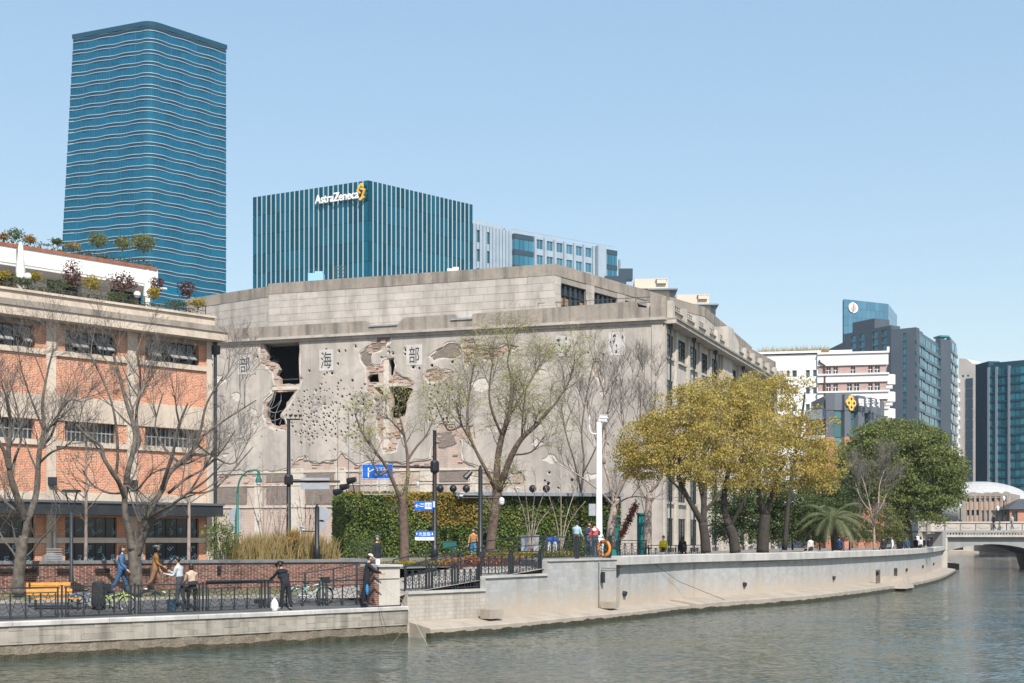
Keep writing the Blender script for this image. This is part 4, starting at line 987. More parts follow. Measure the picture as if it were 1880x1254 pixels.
for f_ in range(nfl):
    z1 = Ztw-1.2-f_*fh; p = tower_path(z1); n = normals(p); N = len(p)
    for name, za, zb, off, dep in (('upper_band',z1+.05,z1+.24,.95,.62),('lower_band',z1-1.0,z1-.82,.85,.5)):
        mb = MB(); b0 = 0; s = 0
        for i in range(N):
            if i: s += (p[i]-p[i-1]).length
            wv = .5+.5*sin(s*.62+f_*.42+(0 if name[0] == 'u' else .3)); corner = 22 < i < 33
            o = .12+dep*(wv if not corner else .45+.3*wv)*.62
            dz = .0 if corner else .09*(wv-.5)
            for oo, zz in ((-.1,za+dz),(o,za+dz),(o,zb+dz),(-.1,zb+dz)):
                q_ = p[i]+n[i]*oo; mb.v.append((q_.x,q_.y,zz))
        for i in range(N-1):
            for j in range(4):
                a = i*4+j; c = i*4+(j+1)%4; mb.f.append((a,a+4,c+4,c)); mb.m.append(0)
        mb.build(name, MT['twband'], tw)
    mb = MB()
    for i in range(N-1):
        a, c = p[i]+n[i]*.12, p[i+1]+n[i+1]*.12; mb.add([(a.x,a.y,z1-.73),(c.x,c.y,z1-.73),(c.x,c.y,z1+.06),(a.x,a.y,z1+.06)], [(0,1,2,3)])
    mb.build('spandrel', MT['twsp'], tw)
    zt_, zb_ = z1-1.0, z1-fh+.06
    cuts = [round(i*(N-1)/11) for i in range(12)]
    for k in range(11):
        mb = MB()
        for i in range(cuts[k],cuts[k+1]):
            a, c = p[i], p[i+1]; mb.add([(a.x,a.y,zb_),(c.x,c.y,zb_),(c.x,c.y,zt_),(a.x,a.y,zt_)], [(0,1,2,3)])
        mb.build('glass_pane', MT['twglass'], tw)
    for i in range(N-1):
        for t in (0,.5):
            q_ = p[i].lerp(p[i+1], t)+n[i]*.03
            if f_ < 22: mul.bar((q_.x,q_.y,zb_),(q_.x,q_.y,zt_), .07 if (i % 4 or t) else .2)
mul.build('mullions', mat('mullion', (.02,.13,.2), rough=.4, metal=.5), tw, kind='stuff')
p = tower_path(Ztw); n = normals(p); mb = MB()
for i in range(len(p)-1):
    a, c = p[i]+n[i]*.7, p[i+1]+n[i+1]*.7; mb.add([(a.x,a.y,Ztw-.95),(c.x,c.y,Ztw-.95),(c.x,c.y,Ztw+.6),(a.x,a.y,Ztw+.6)], [(0,1,2,3)])
mb.build('crown', MT['twsp'], tw)
mb = MB(); pb = tower_path(1.3); zl = Ztw-1.2-nfl*fh
for i in range(len(pb)-1):
    a, c = p[i]*.3+pb[i]*.7, p[i+1]*.3+pb[i+1]*.7; mb.add([(a.x,a.y,1.3),(c.x,c.y,1.3),(c.x,c.y,zl+.5),(a.x,a.y,zl+.5)], [(0,1,2,3)])
bk = (p[0]+p[-1]-p[27]); q_ = [p[0],p[-1],bk]
for a, c in ((p[-1],bk),(bk,p[0])): mb.add([(a.x,a.y,1.3),(c.x,c.y,1.3),(c.x,c.y,Ztw+.5),(a.x,a.y,Ztw+.5)], [(0,1,2,3)])
mb.add([(x.x,x.y,Ztw+.3) for x in (p[0],p[16],p[27],p[40],p[-1],bk)], [(0,1,2,3,4,5)]); mb.build('shell', MT['twsp'], tw)
# --- generic block: walls, windows as single pieces
def block(fc, Lf, z0, z1, depth, wallm, wins, glass, parent, frame=None, proud=0, name='window', bars=0):
    mb = MB(); fc.slab(mb, rect(0,Lf,z0,z1), [rect(*w_) for w_ in wins], -.5, 0); mb.build('wall', wallm, parent)
    mb = MB(); fc.box(mb, .02,Lf-.02,z0,z1-.05,-depth,-.62); mb.build('body', wallm, parent)
    for a, b_, c, d in wins:
        mb = MB(); fc.box(mb, a,b_,c,d,-.34,-.26); o = mb.build(name, glass, parent)
        if frame:
            mb = MB(); w_ = .07
            fc.box(mb, a,a+w_,c,d,-.255,-.12); fc.box(mb, b_-w_,b_,c,d,-.255,-.12); fc.box(mb, a+w_,b_-w_,d-w_,d,-.255,-.121); fc.box(mb, a+w_,b_-w_,c,c+w_,-.255,-.121)
            for i in range(bars): u = a+(b_-a)*(i+1)/(bars+1); fc.box(mb, u-w_/2,u+w_/2,c+w_,d-w_,-.255,-.13)
            mb.build('window_frame', frame, o)
# --- pale grey-blue block beside the office block
gb = empty('apartment_block', far(940,300,1.3), 'pale blue-grey panelled block with dark glazed bays right of the office block', 'building')
MT['gpan'] = mat('pale_blue_panel', (.33,.4,.47), (.28,.345,.41), .4, .5, streak=(.3,.35,.4), sfac=.3)
MT['bayglass'] = glassmat('bay_glass', (.06,.22,.30), .06, .5, .9, .25); MT['baydark'] = mat('bay_spandrel', (.035,.06,.085), rough=.3)
GF0 = Facade(far(868,292), far(940,300)-far(868,292)); g0 = (far(940,300)-far(868,292)).length
GF1 = Facade(far(940,300), (.80,.60)); g1 = 31.0; zg = zat(428,300)
block(GF0, g0, 1.3, zg+.4, 10, MT['gpan'], [(1.2+3*k,2.0+3*k,zg-3.6-4.2*r,zg-.9-4.2*r) for k in range(2) for r in range(4)], MT['bayglass'], gb, MT['baydark'])
w_ = [(6.9+2.9*k, 8.9+2.9*k, zg-2.6-3.55*r, zg-.4-3.55*r) for k in range(7) for r in range(5) if k != 6]
block(GF1, g1, 1.3, zg, 12, MT['gpan'], w_, MT['bayglass'], gb, MT['gpan'], bars=1)
for a, b_ in ((.0,5.4),(27,30.6)):
    fcb = GF1
    for r in range(5):
        mb = MB(); fcb.box(mb, a,b_,zg-1.3-3.55*r-.02,zg-.2-3.55*r,.0,1.0); mb.build('bay_spandrel', MT['baydark'], gb)
        for i in range(4):
            x0, x1 = a+(b_-a)*i/4, a+(b_-a)*(i+1)/4; mb = MB(); fcb.box(mb, x0+.05,x1-.05,zg-3.75-3.55*r+.04,zg-1.32-3.55*r,.0,.9); mb.build('bay_window', MT['bayglass'], gb)
for k in range(7): mb = MB(); GF1.box(mb, 6.4+2.9*k-.3,6.4+2.9*k+.3,1.3,zg+.1,.001,.45); mb.build('pier', MT['gpan'], gb)
mb = MB(); GF1.box(mb, 24.4,26.9,1.3,zg+.3,.002,1.3); mb.build('pier', MT['gpan'], gb)
for k in range(12): mb = MB(); GF0.box(mb, g0*k/12-.04,g0*k/12+.04,zg-18,zg+.3,.002,.06); mb.build('panel_joint', MT['baydark'], gb)
mb = MB(); GF0.box(mb, 0,g0-1,zg+.4,zat(405,296),-12,-2); GF1.box(mb, 0,16,zg+.1,zg+1.6,-9,-2.5); mb.build('roof_storey', MT['gpan'], gb)
mb = MB(); 
for k in range(15): mb.bar(GF1.at(k*2.2,zg,-.4), GF1.at(k*2.2,zg+1.0,-.4), .07)
mb.bar(GF1.at(0,zg+1,-.4), GF1.at(g1,zg+1,-.4), .07); mb.build('roof_railing', MT['steel'], gb)
mb = MB(); q_ = GF1.at(31.0,0,-.5); mb.tube([(q_.x,q_.y,zg-9),(q_.x,q_.y,zg-.8)], .35, 8); mb.tube([(q_.x+1.2,q_.y,zg-9),(q_.x+1.2,q_.y,zg-2)], .3, 8); mb.build('flue', MT['steel'], gb)
# --- two cream rooftop pavilions
MT['creamw'] = mat('cream_tower_render', (.62,.53,.43), (.56,.48,.39), .3, .8); MT['eave'] = mat('grey_roof_slab', (.2,.23,.27), rough=.6)
for k, (px0, px1, py, Y) in enumerate(((1165,1243,512,235),(1242,1318,541,245))):
    zz = zat(py,Y); s = Y/F; x0, x1 = (px0-CX)*s, (px1-CX)*s; W_ = x1-x0
    e = empty('rooftop_pavilion', (x0+W_/2,Y,1.3), ('nearer','farther')[k]+' cream rooftop pavilion with flat overhanging roof behind the warehouse', 'building', 'cream pavilions behind the warehouse')
    fc = Facade((x0,Y,0), (1,-.05)); mb = MB(); fc.box(mb, 0,W_*.78,zz-1.7,zz,-7,0); mb.build('upper_box', MT['creamw'], e)
    mb = MB(); fc.box(mb, W_*.52,W_*.74,zz-.9,zz-.2,.002,.5); fc.box(mb, W_*.5,W_*.76,zz-.2,zz-.06,-.1,.55); mb.build('dormer', MT['creamw'], e)
    mb = MB(); fc.box(mb, W_*.3,W_,zz-2.15,zz-1.9,-8,1.2); mb.build('roof_slab', MT['eave'], e)
    mb = MB(); fc.box(mb, W_*.36,W_*.82,1.3,zz-2.15,-7,.05); mb.build('wall', MT['creamw'], e)
    mb = MB(); fc.box(mb, W_*.82,W_*.95,1.3,zz-2.16,-7,-.6); mb.build('side_wall', mat('side_wall%d' % k, (.25,.3,.35), rough=.5), e)
    mb = MB(); fc.box(mb, W_*.62,W_*.74,zz-4.3,zz-2.9,.051,.09); mb.build('window', MT['darkglass'], e)
    for j in range(3): mb = MB(); fc.box(mb, W_*(.4+.13*j),W_*(.46+.13*j),zz-7.5,zz-5.4,.051,.09); mb.build('window', MT['darkglass'], e)
# dark rooftop plant beside the warehouse attic
q_ = P(1141,510,200); mb = MB(); mb.box((q_.x-1,q_.y,q_.z-3),(3.2,3,6)); mb.box((q_.x+.6,q_.y,q_.z+.4),(2,2,1.6)); 
thing_mesh(mb, 'plant_room', MT['baydark'], (q_.x,q_.y,q_.z-6), 'small dark rooftop plant room right of the glazed block', 'plant room')
# --- white hotel with pink bands
MT['hwhite'] = mat('hotel_white', (.74,.73,.72), (.68,.67,.66), .3, .7); MT['pink'] = mat('pink_brick', (.42,.29,.26), (.37,.25,.225), rough=.85, brick=(.5,.16,(.4,.29,.26),.01))
MT['hglass'] = mat('hotel_glass', (.025,.06,.075), rough=.1, spec=.7, rnd=.3)
ht = empty('hotel', far(1510,205,1.3), 'white building with pinkish bands and rooftop grasses right of the warehouse', 'building')
HF = Facade(far(1390,207), far(1627,203)-far(1390,207)); hl = (far(1627,203)-far(1390,207)).length
def hu(px): return HF.px(px,700)[0]
def hz(py): return zat(py,204)
us = hu(1503)
lw = [(hu(a),hu(b_),hz(d),hz(c)) for a, b_ in ((1432,1438),(1444,1450),(1454,1463),(1479,1487),(1492,1500)) for c, d in ((677,690),(709,722),(740,754),(772,786))]
block(HF, us, 1.3, hz(648), 20, MT['hwhite'], lw, MT['hglass'], ht, MT['hwhite'])
rw = [(hu(a),hu(b_),hz(d),hz(c)) for c, d, row in ((673,688,((1517,1525),(1530,1538),(1562,1570),(1594,1602),(1606,1615))),(704,719,((1517,1525),(1530,1538),(1555,1564),(1568,1577),(1594,1602),(1606,1615))),(735,750,((1600,1607),(1610,1617))),(766,781,((1600,1607),(1610,1617)))) for a, b_ in row]
RFc = Facade(HF.at(us,0,0), HF.u); 
mb = MB(); HF.slab(mb, rect(us,hl,1.3,hz(650)), [rect(*w_) for w_ in rw], -.5, .15); mb.build('wall', MT['pink'], ht)
mb = MB(); HF.box(mb, us,hl,1.3,hz(650),-20,-.6); mb.build('body', MT['pink'], ht)
for a, b_, c, d in rw:
    mb = MB(); HF.box(mb, a,b_,c,d,-.3,-.2); o = mb.build('window', MT['hglass'], ht)
    mb = MB(); HF.box(mb, (a+b_)/2-.04,(a+b_)/2+.04,c,d,-.2,-.1); HF.box(mb, a,b_,c+(d-c)*.6-.04,c+(d-c)*.6+.04,-.2,-.11); mb.build('window_bar', MT['hwhite'], o)
for c, d in ((650,671),(689,702),(721,734),(752,765),(783,796),(814,827)):
    mb = MB(); HF.box(mb, us-.2,hl+.3,hz(d),hz(c),-20.2,.4); HF.box(mb, us-.2,hl+.4,hz(c),hz(c)+.25,-20.3,.62); mb.build('white_band', MT['hwhite'], ht)
    if c > 680:
        for k in range(3):
            a = HF.at(hl+.3,0,-2.5-k*6); mb = MB(); mb.tube([(a.x,a.y,hz(d)-.2),(a.x,a.y,hz(c)+.2)], 1.25, 12); mb.build('balcony', MT['hwhite'], ht)
mb = MB(); HF.box(mb, us-.1,hl+.45,hz(650),hz(646.5),-20.3,.5); HF.box(mb, hl+.1,hl+.45,hz(650),hz(639),-.3,.5); mb.build('parapet', MT['hwhite'], ht)
mb = MB(); HF.box(mb, 0,us+.3,hz(646),hz(648)+.5,-20,.3); mb.build('parapet', MT['hwhite'], ht)
mb = MB(); HF.box(mb, hu(1398),hu(1562),hz(648),hz(641),-14,-4); HF.box(mb, hu(1396),hu(1566),hz(641),hz(637),-15,-3); mb.build('roof_storey', MT['hwhite'], ht)
mb = MB(); HF.box(mb, hu(1420),hu(1552),hz(648),hz(643.5),-4,-3.9); mb.build('roof_glazing', MT['hglass'], ht)
mb = MB(); a = HF.at(hu(1514),0,.45); mb.tube([(a.x,a.y,hz(800)),(a.x,a.y,hz(670)),(a.x-.8,a.y,hz(664)),(a.x-.8,a.y,hz(660))], .14, 6); mb.build('downpipe', mat('brown_pipe', (.1,.05,.045), rough=.6), ht)
# --- curved grey front with sign and brick piers
MT['zinc'] = mat('grey_zinc', (.13,.145,.17), (.11,.125,.15), .5, .5); MT['cglass'] = glassmat('green_glass', (.08,.2,.22), .06, .45, .8, .25)
MT['obr2'] = mat('orange_pier_brick', (.47,.2,.13), (.4,.17,.11), rough=.9, brick=(.5,.16,(.4,.26,.2),.015))
cf = empty('curved_front', far(1560,180,1.3), 'curved dark grey and glass shop front with gold emblem below the white building', 'building')
arc = [far(px, Y) for px, Y in ((1517,178),(1532,177.6),(1546,177.8),(1558,178.3),(1570,179.2),(1582,180.4),(1593,181.8),(1603,183.6),(1611,185.6),(1617,188),(1621,191))]
zc = zat(726,179)
for i in range(len(arc)-1):
    fc = Facade(arc[i], arc[i+1]-arc[i]); L_ = (arc[i+1]-arc[i]).length; pier = i % 2 == 0
    mb = MB(); fc.box(mb, 0,L_,zat(755,179),zc,-3,0 if not pier else .5); mb.build('fascia_panel', MT['zinc'], cf)
    if pier:
        mb = MB(); fc.box(mb, .05,L_-.05,zat(804,179),zat(755,179),-3,.45); mb.build('pier', MT['zinc'], cf)
        mb = MB(); fc.box(mb, 0,L_,1.3,zat(804,179),-3,.5); mb.build('brick_pier', MT['obr2'], cf)
    else:
        for k, (a, b_) in enumerate(((756,769),(770,804),(805,818))):
            mb = MB(); fc.box(mb, .02,L_-.02,zat(b_,179),zat(a,179),-.5,-.2); mb.build('glass_pane', MT['cglass'], cf)
        mb = MB(); fc.box(mb, .02,L_-.02,1.3,zat(818,179),-.5,-.3); mb.build('lower_window', MT['darkglass'], cf)
mb = MB(); mb.prism([(p_.x,p_.y,1.3) for p_ in arc]+[(arc[-1].x,arc[-1].y+6,1.3),(arc[0].x,arc[0].y+9,1.3)], (0,0,zc-1.4)); 
mb2 = MB(); mb2.prism([(p_.x*.998,p_.y+.9,1.3) for p_ in arc]+[(arc[-1].x,arc[-1].y+6,1.3),(arc[0].x,arc[0].y+9,1.3)], (0,0,zc-1.4)); mb2.build('body', MT['zinc'], cf)
wing = Facade(far(1478,180.5), arc[0]-far(1478,180.5)); wl = (arc[0]-far(1478,180.5)).length
mb = MB(); wing.slab(mb, rect(0,wl,1.3,zat(768,179)), [rect(.9,wl-.3,zat(803,179),zat(776,179)), rect(.9,wl-.3,zat(830,179),zat(814,179))], -.5, -.1); mb.build('wing_wall', MT['obr2'], cf)
mb = MB(); wing.box(mb, 0,wl,zat(770,179),zat(752,179),-3,.05); mb.build('wing_fascia', MT['gpan'], cf)
for k, (a, b_) in enumerate(((776,803),(814,830))):
    for i in range(3):
        x0, x1 = .9+(wl-1.2)*i/3, .9+(wl-1.2)*(i+1)/3; mb = MB(); wing.box(mb, x0+.05,x1-.05,zat(b_,179),zat(a,179),-.4,-.3); mb.build('wing_window', MT['cglass'], cf)
mb = MB(); wing.box(mb, .5,wl,zat(807,179),zat(800,179),.0,.5); mb.build('balcony_rail', MT['hwhite'], cf)
fs = Facade(arc[2], arc[5]-arc[2])
(eu, ez) = fs.px(1562,740,.7); mb = MB(); MT['gold2'] = mat('gold_emblem', (.75,.5,.12), rough=.4)
for k in range(4):
    a = pi/2*k; mb2 = MB(); q_ = fs.at(eu+.55*cos(a), ez+.55*sin(a), .62)
    ring = [(eu+.55*cos(a)+.48*cos(t*pi/6), ez+.55*sin(a)+.48*sin(t*pi/6)) for t in range(12)]; mb2 = MB(); fs.slab(mb2, ring, [], .6+.004*k, .8+.004*k); o = mb2.build('emblem_petal', MT['gold2'], cf)
    d_ = [(eu+.55*cos(a)+.22*cos(t*pi/2), ez+.55*sin(a)+.22*sin(t*pi/2)) for t in range(4)]; mb2 = MB(); fs.slab(mb2, d_, [], .81, .85); mb2.build('emblem_core', mat('dark_red_enamel', (.12,.02,.02), rough=.4) if k == 0 else MT['emb'], o)
    if k == 0: MT['emb'] = bpy.data.materials['dark_red_enamel']
for k, (ch, px) in enumerate((('四',1581),('行',1593),('天',1604),('地',1613))):
    i = min(range(len(arc)-1), key=lambda j: abs(CX+F*(arc[j]+arc[j+1]).x/(arc[j]+arc[j+1]).y-px)); fc = Facade(arc[i], arc[i+1]-arc[i])
    u_, z_ = fc.px(px, 739+k*.6, 1.0); put_text(fc, ch, u_, z_, 1.0, 1.15, MT['signw'], cf, 'sign_character', .08, .03)
# --- dark residential tower with windows, and glass tower with round emblem behind it
MT['dgrey'] = mat('dark_grey_cladding', (.075,.095,.12), (.065,.085,.11), .2, .6, streak=(.05,.06,.08), sfac=.4, sscale=.3)
MT['dglass'] = glassmat('dark_tower_glass', (.03,.16,.21), .07, .45, .8, .35); MT['dsp'] = mat('dark_spandrel', (.012,.05,.075), rough=.25)
dt = empty('dark_tower', far(1640,330,1.3), 'dark grey apartment tower with stepped faces behind the white building', 'tower')
Yc = 328
D1 = Facade(far(1552,340), far(1636,326)-far(1552,340)); l1 = (far(1636,326)-far(1552,340)).length
w_ = []
for px in (1567,1583,1607,1624):
    for r in range(9): u_ = D1.px(px,650)[0]; w_.append((u_-.9,u_+.9,zat(608+r*13.5+12.0,330),zat(608+r*13.5,330)))
block(D1, l1, 1.3, zat(604,332), 3, MT['dgrey'], w_, glassmat('slot_window_glass', (.06,.22,.28), .07, .4, .8, .3), dt)
D2 = Facade(far(1636,326), far(1682,322)-far(1636,326)); l2 = (far(1682,322)-far(1636,326)).length
w_ = [(l2*.48,l2*.62,zat(622+r*13.5,324)-.0,zat(612+r*13.5,324)) for r in range(13)]
block(D2, l2, 1.3, zat(603,324), 2, MT['dgrey'], w_, MT['dglass'], dt)
segs = [(1682,322,1697,330,601,1),(1697,330,1727,348,613,1),(1727,348,1746,352,621,0),(1746,352,1758,366,618,1)]
for k, (pa_, Ya, pb_, Yb, py, gl) in enumerate(segs):
    a, b_ = far(pa_,Ya), far(pb_,Yb); fc = Facade(a, b_-a); L_ = (b_-a).length; zt_ = zat(py,Ya)
    if not gl: block(fc, L_, 1.3, zt_, 1.5, MT['dgrey'], [], MT['dglass'], dt); continue
    mb = MB(); fc.box(mb, .3,L_-.1,1.3,zt_,-1.2,-.3); mb.build('glazed_bay_core', MT['dsp'], dt)
    nx = max(2, int(L_/2.2))
    for r in range(15):
        for i in range(nx):
            mb = MB(); fc.box(mb, L_*i/nx+.12,L_*(i+1)/nx-.12,zt_-1.2-(r+1)*2.55*1.05+.8,zt_-1.1-r*2.55*1.05,-.29,-.1 if (i+r) % 3 else -.2); mb.build('window', MT['dglass'], dt)
        mb = MB(); fc.box(mb, 0,L_,zt_-1.2-(r+1)*2.678,zt_-1.2-(r+1)*2.678+.75,-.29,.15); mb.build('balcony_front', MT['dsp'], dt)
pl_ = [far(1556,341.5), far(1637,328.5), far(1681,325), far(1694,332), far(1724,350), far(1744,354), far(1755,367), Vector((84,374,0))]
mb = MB(); mb.prism([(q_.x,q_.y,1.3) for q_ in pl_], (0,0,zat(623,340)-1.3)); mb.build('rear_mass', MT['dgrey'], dt)
mb = MB(); D1.box(mb, 1.5,9.3,zat(604,332),zat(584,332),-6,-1); mb.build('roof_house', MT['dgrey'], dt)
mb = MB(); fc = Facade(far(1727,350), (1,.2)); fc.box(mb, -.4,2.2,zat(619,350),zat(616,350),-3,.5); mb.build('roof_canopy', mat('green_roof_canopy', (.03,.2,.2), rough=.5), dt)
gt = empty('glass_tower', far(1600,420,1.3), 'distant blue glass tower with slanted top and round emblem', 'tower')
MT['gtg'] = glassmat('far_blue_glass', (.10,.24,.34), .08, .4, .7, .12)
za, zb = zat(549,420), zat(558,430)
for a, b_, pz0, pz1 in ((far(1549,420),far(1631,430),549,558),(far(1631,430),far(1647,446),558,579)):
    fc = Facade(a, b_-a); L_ = (b_-a).length; n = max(2,int(L_/1.8)); t0, t1 = zat(pz0,a.y), zat(pz1,b_.y)
    mb = MB(); fc.slab(mb, [(0.1,1.3),(L_-.1,1.3),(L_-.1,t1-.3),(.1,t0-.3)], [], -.6, -.12); mb.build('core', MT['dsp'], gt)
    for i in range(n):
        for r in range(4):
            hh = 11.0/4; top = t0+(t1-t0)*(i+.5)/n; mb = MB(); fc.box(mb, L_*i/n+.03,L_*(i+1)/n-.03,top-(r+1)*hh+.06,top-r*hh,-.1,random.uniform(-.03,0)); mb.build('glass_pane', MT['gtg'], gt)
    ec = fc.px(1567 if n > 4 else 1636.5, 565 if n > 4 else 573, .3); mb = MB()
    rx = 2.0 if n > 4 else 2.2
    fc.slab(mb, [(ec[0]+rx*cos(t*pi/12), ec[1]+1.6*sin(t*pi/12)) for t in range(24)], [], .1, .3); o = mb.build('round_emblem', MT['signw'], gt)
    for t in range(-3,4):
        h_ = 1.25*sqrt(1-(t/4)**2); mb = MB(); fc.box(mb, ec[0]+t*.34-.07,ec[0]+t*.34+.07,ec[1]-h_,ec[1]+h_*(.3 if t == 0 else 1),.31,.36); mb.build('emblem_bar', MT['signr'] if 'signr' in MT else MT.setdefault('signr', mat('red_sign', (.62,.2,.16), rough=.5)), o)
# --- cream slab tower and dark blue tower at the right edge
ct = empty('cream_tower', far(1777,400,1.3), 'narrow cream apartment tower between the two dark towers', 'tower')
C1 = Facade(far(1760,400), far(1793,396)-far(1760,400)); l_ = (far(1793,396)-far(1760,400)).length
MT['fcream'] = mat('far_cream', (.52,.47,.43), (.47,.42,.38), .2, .8)
block(C1, l_, 1.3, zat(669,398), 10, MT['fcream'], [(1.0,1.7,zat(692,398),zat(688,398)),(2.6,3.3,zat(692,398),zat(688,398))], MT['dglass'], ct)
mb = MB(); C1.slab(mb, [(0,zat(669,398)),(l_*.8,zat(669,398)),(l_*.45,zat(659,398)),(.1,zat(656,398))], [], -8, -.1); mb.build('gable', MT['fcream'], ct)
for r in range(10): mb = MB(); C1.box(mb, l_*.42,l_*.8,zat(712+r*19,398),zat(695+r*19,398),.002,.25); mb.build('glazed_panel', MT['baydark'], ct)
for r in range(12): mb = MB(); C1.box(mb, -.8,.4,zat(702+r*17,398),zat(696+r*17,398),.0,1.2); mb.build('balcony', MT['hwhite'], ct)
bt = empty('blue_tower', far(1850,330,1.3), 'dark blue glass apartment tower at the right edge of the view', 'tower')
MT['dblue'] = mat('dark_blue_cladding', (.012,.055,.09), (.01,.047,.08), .2, .4); MT['pierg'] = mat('grey_pier', (.16,.19,.23), rough=.6)
B1 = Facade(far(1791,345), far(1815,338)-far(1791,345)); lb1 = (far(1815,338)-far(1791,345)).length
mb = MB(); B1.box(mb, 0,lb1,1.3,zat(665,340),-3,0); mb.build('blank_wall', MT['dblue'], bt)
B2 = Facade(far(1815,338), far(1900,330)-far(1815,338)); lb2 = (far(1900,330)-far(1815,338)).length
mb = MB(); B2.box(mb, 0,lb2,1.3,zat(667,334),-12,-.4); B2.box(mb, .8,lb2,zat(667,334),zat(662,334),-10,-1); mb.build('core', MT['dsp'], bt)
cols = [(1816,1828,2),(1832,1851,3),(1855,1898,5)]
for a, b_, n in cols:
    ua, ub = B2.px(a,760)[0], B2.px(b_,760)[0]
    for r in range(15):
        for i in range(n):
            zt_ = zat(675+r*15.6,334); mb = MB(); B2.box(mb, ua+(ub-ua)*i/n+.06,ua+(ub-ua)*(i+1)/n-.06,zt_-1.55,zt_,-.39,-.1); mb.build('window', MT['dglass'], bt)
        mb = MB(); B2.box(mb, ua,ub,zat(675+r*15.6+15,334),zat(675+r*15.6+11.6,334),-.39,.1); mb.build('balcony_front', MT['dblue'], bt)
for px in (1815.5,1830,1853): u_ = B2.px(px,760)[0]; mb = MB(); B2.box(mb, u_-.25,u_+.25,1.3,zat(671,334),-.39,.4); mb.build('pier', MT['pierg'], bt)
# --- silver shell roof hall, ruined orange hall and dark-roofed house beyond the bridge
MT['shell'] = mat('ribbed_shell_roof', (.44,.435,.43), rough=.5, brick=(1.6,1.6,(.33,.325,.32),.06), col2=(.4,.395,.39))
hl_ = empty('shell_hall', far(1800,300,1.3), 'hall with pale domed shell roof beyond the bridge', 'hall'); mb = MB(); c_ = far(1797,300)
mb.ball((c_.x,c_.y,zat(934,300)), (12.5,10,6.1), 40, 20); mb.build('shell_roof', MT['shell'], hl_, smooth=True)
mb = MB(); mb.lathe((c_.x,c_.y,1.3), [(9.9,0),(9.9,zat(928,300)-1.3)], 32); mb.build('drum_wall', MT['fcream'], hl_)
oh = empty('ruined_hall', far(1810,270,1.3), 'roofless orange and grey hall with two rows of empty windows beyond the bridge', 'hall')
OF = Facade(far(1775,272), far(1853,268)-far(1775,272)); lo_ = (far(1853,268)-far(1775,272)).length
MT['peach'] = mat('peach_render', (.56,.31,.2), (.5,.3,.21), .6, .9, streak=(.38,.3,.25), sfac=.6); MT['ogrey'] = mat('grey_render', (.36,.32,.28), (.28,.25,.22), .5, .9, streak=(.2,.18,.16))
w_ = [(OF.px(x-3,930)[0],OF.px(x+3,930)[0],zat(921,270),zat(914,270)) for x in (1778,1786,1795,1804,1813,1823,1833,1844)]
w_ += [(OF.px(x-2.8,930)[0],OF.px(x+2.8,930)[0],zat(946,270),zat(936,270)) for x in (1778,1786,1795)]
w_ += [(OF.px(1802,930)[0],OF.px(1809,930)[0],1.5,zat(937,270)),(OF.px(1810.5,930)[0],OF.px(1817,930)[0],1.5,zat(937,270)),(OF.px(1819,930)[0],OF.px(1827,930)[0],1.5,zat(937,270)),(OF.px(1831,930)[0],OF.px(1836,930)[0],zat(946,270),zat(936,270)),(OF.px(1841,930)[0],OF.px(1847,930)[0],zat(946,270),zat(936,270))]
mb = MB(); OF.slab(mb, rect(0,lo_,1.3,zat(911,270)), [rect(*q_) for q_ in w_], -.4, 0); mb.build('front_wall', MT['peach'], oh)
RR = random.Random(2); top = [(0,zat(911,270)),(lo_,zat(911,270)),(lo_,zat(905,270))]
for i in range(18): top.append((lo_*(1-(i+1)/19), zat(905,270)+RR.uniform(-.15,.25)))
top.append((0,zat(905,270)))
mb = MB(); OF.slab(mb, top, [], -.45, .12); mb.build('broken_top', MT['ogrey'], oh)
for a, b_, c, d in w_: mb = MB(); OF.box(mb, a,b_,c,d,-.39,-.3); mb.build('window', MT['ogrey'] if (int(a*7) % 3) else MT['room'], oh)
for k in range(8): u_ = OF.px((1782,1790.5,1799.5,1808.8,1818,1828,1838.5,1850)[k],930)[0]; mb = MB(); OF.box(mb, u_-.2,u_+.2,1.3,zat(911,270),.001,.16); mb.build('pier', MT['ogrey'], oh)
mb = MB(); OF.box(mb, -1.6,0,1.3,zat(907,270),-14,-.1); OF.box(mb, lo_-.3,lo_-.01,1.3,zat(906,270),-14,-.42); mb.build('side_wall', MT['ogrey'], oh)
rh = empty('red_house', far(1885,262,1.3), 'low red brick house with dark hipped roof beyond the bridge', 'house')
RF_ = Facade(far(1854,262), (1,-.03)); mb = MB(); RF_.slab(mb, rect(0,9,1.3,zat(933,262)), [rect(.4,1.5,1.5,zat(938,262)), rect(3.6,4.6,1.5,zat(938,262))], -.4, 0); mb.build('wall', MT['obr2'], rh)
mb = MB(); RF_.box(mb, .4,1.5,1.5,zat(938,262),-.35,-.3); mb.build('window', MT['darkglass'], rh)
mb = MB(); RF_.box(mb, 3.6,4.6,1.5,zat(938,262),-.35,-.3); mb.build('door', MT['darkglass'], rh)
mb = MB(); z0_, z1_ = zat(935,262), zat(915,262); mb.add([tuple(RF_.at(-.5,z0_,.6)),tuple(RF_.at(9.5,z0_,.6)),tuple(RF_.at(9.5,z0_,-8)),tuple(RF_.at(-.5,z0_,-8)),tuple(RF_.at(3.0,z1_,-3.7)),tuple(RF_.at(7.0,z1_,-3.7))], [(0,1,5,4),(1,2,5),(2,3,4,5),(3,0,4),(0,3,2,1)]); mb.build('roof', mat('dark_roof_tile', (.07,.075,.085), (.055,.06,.07), 1, .7), rh)
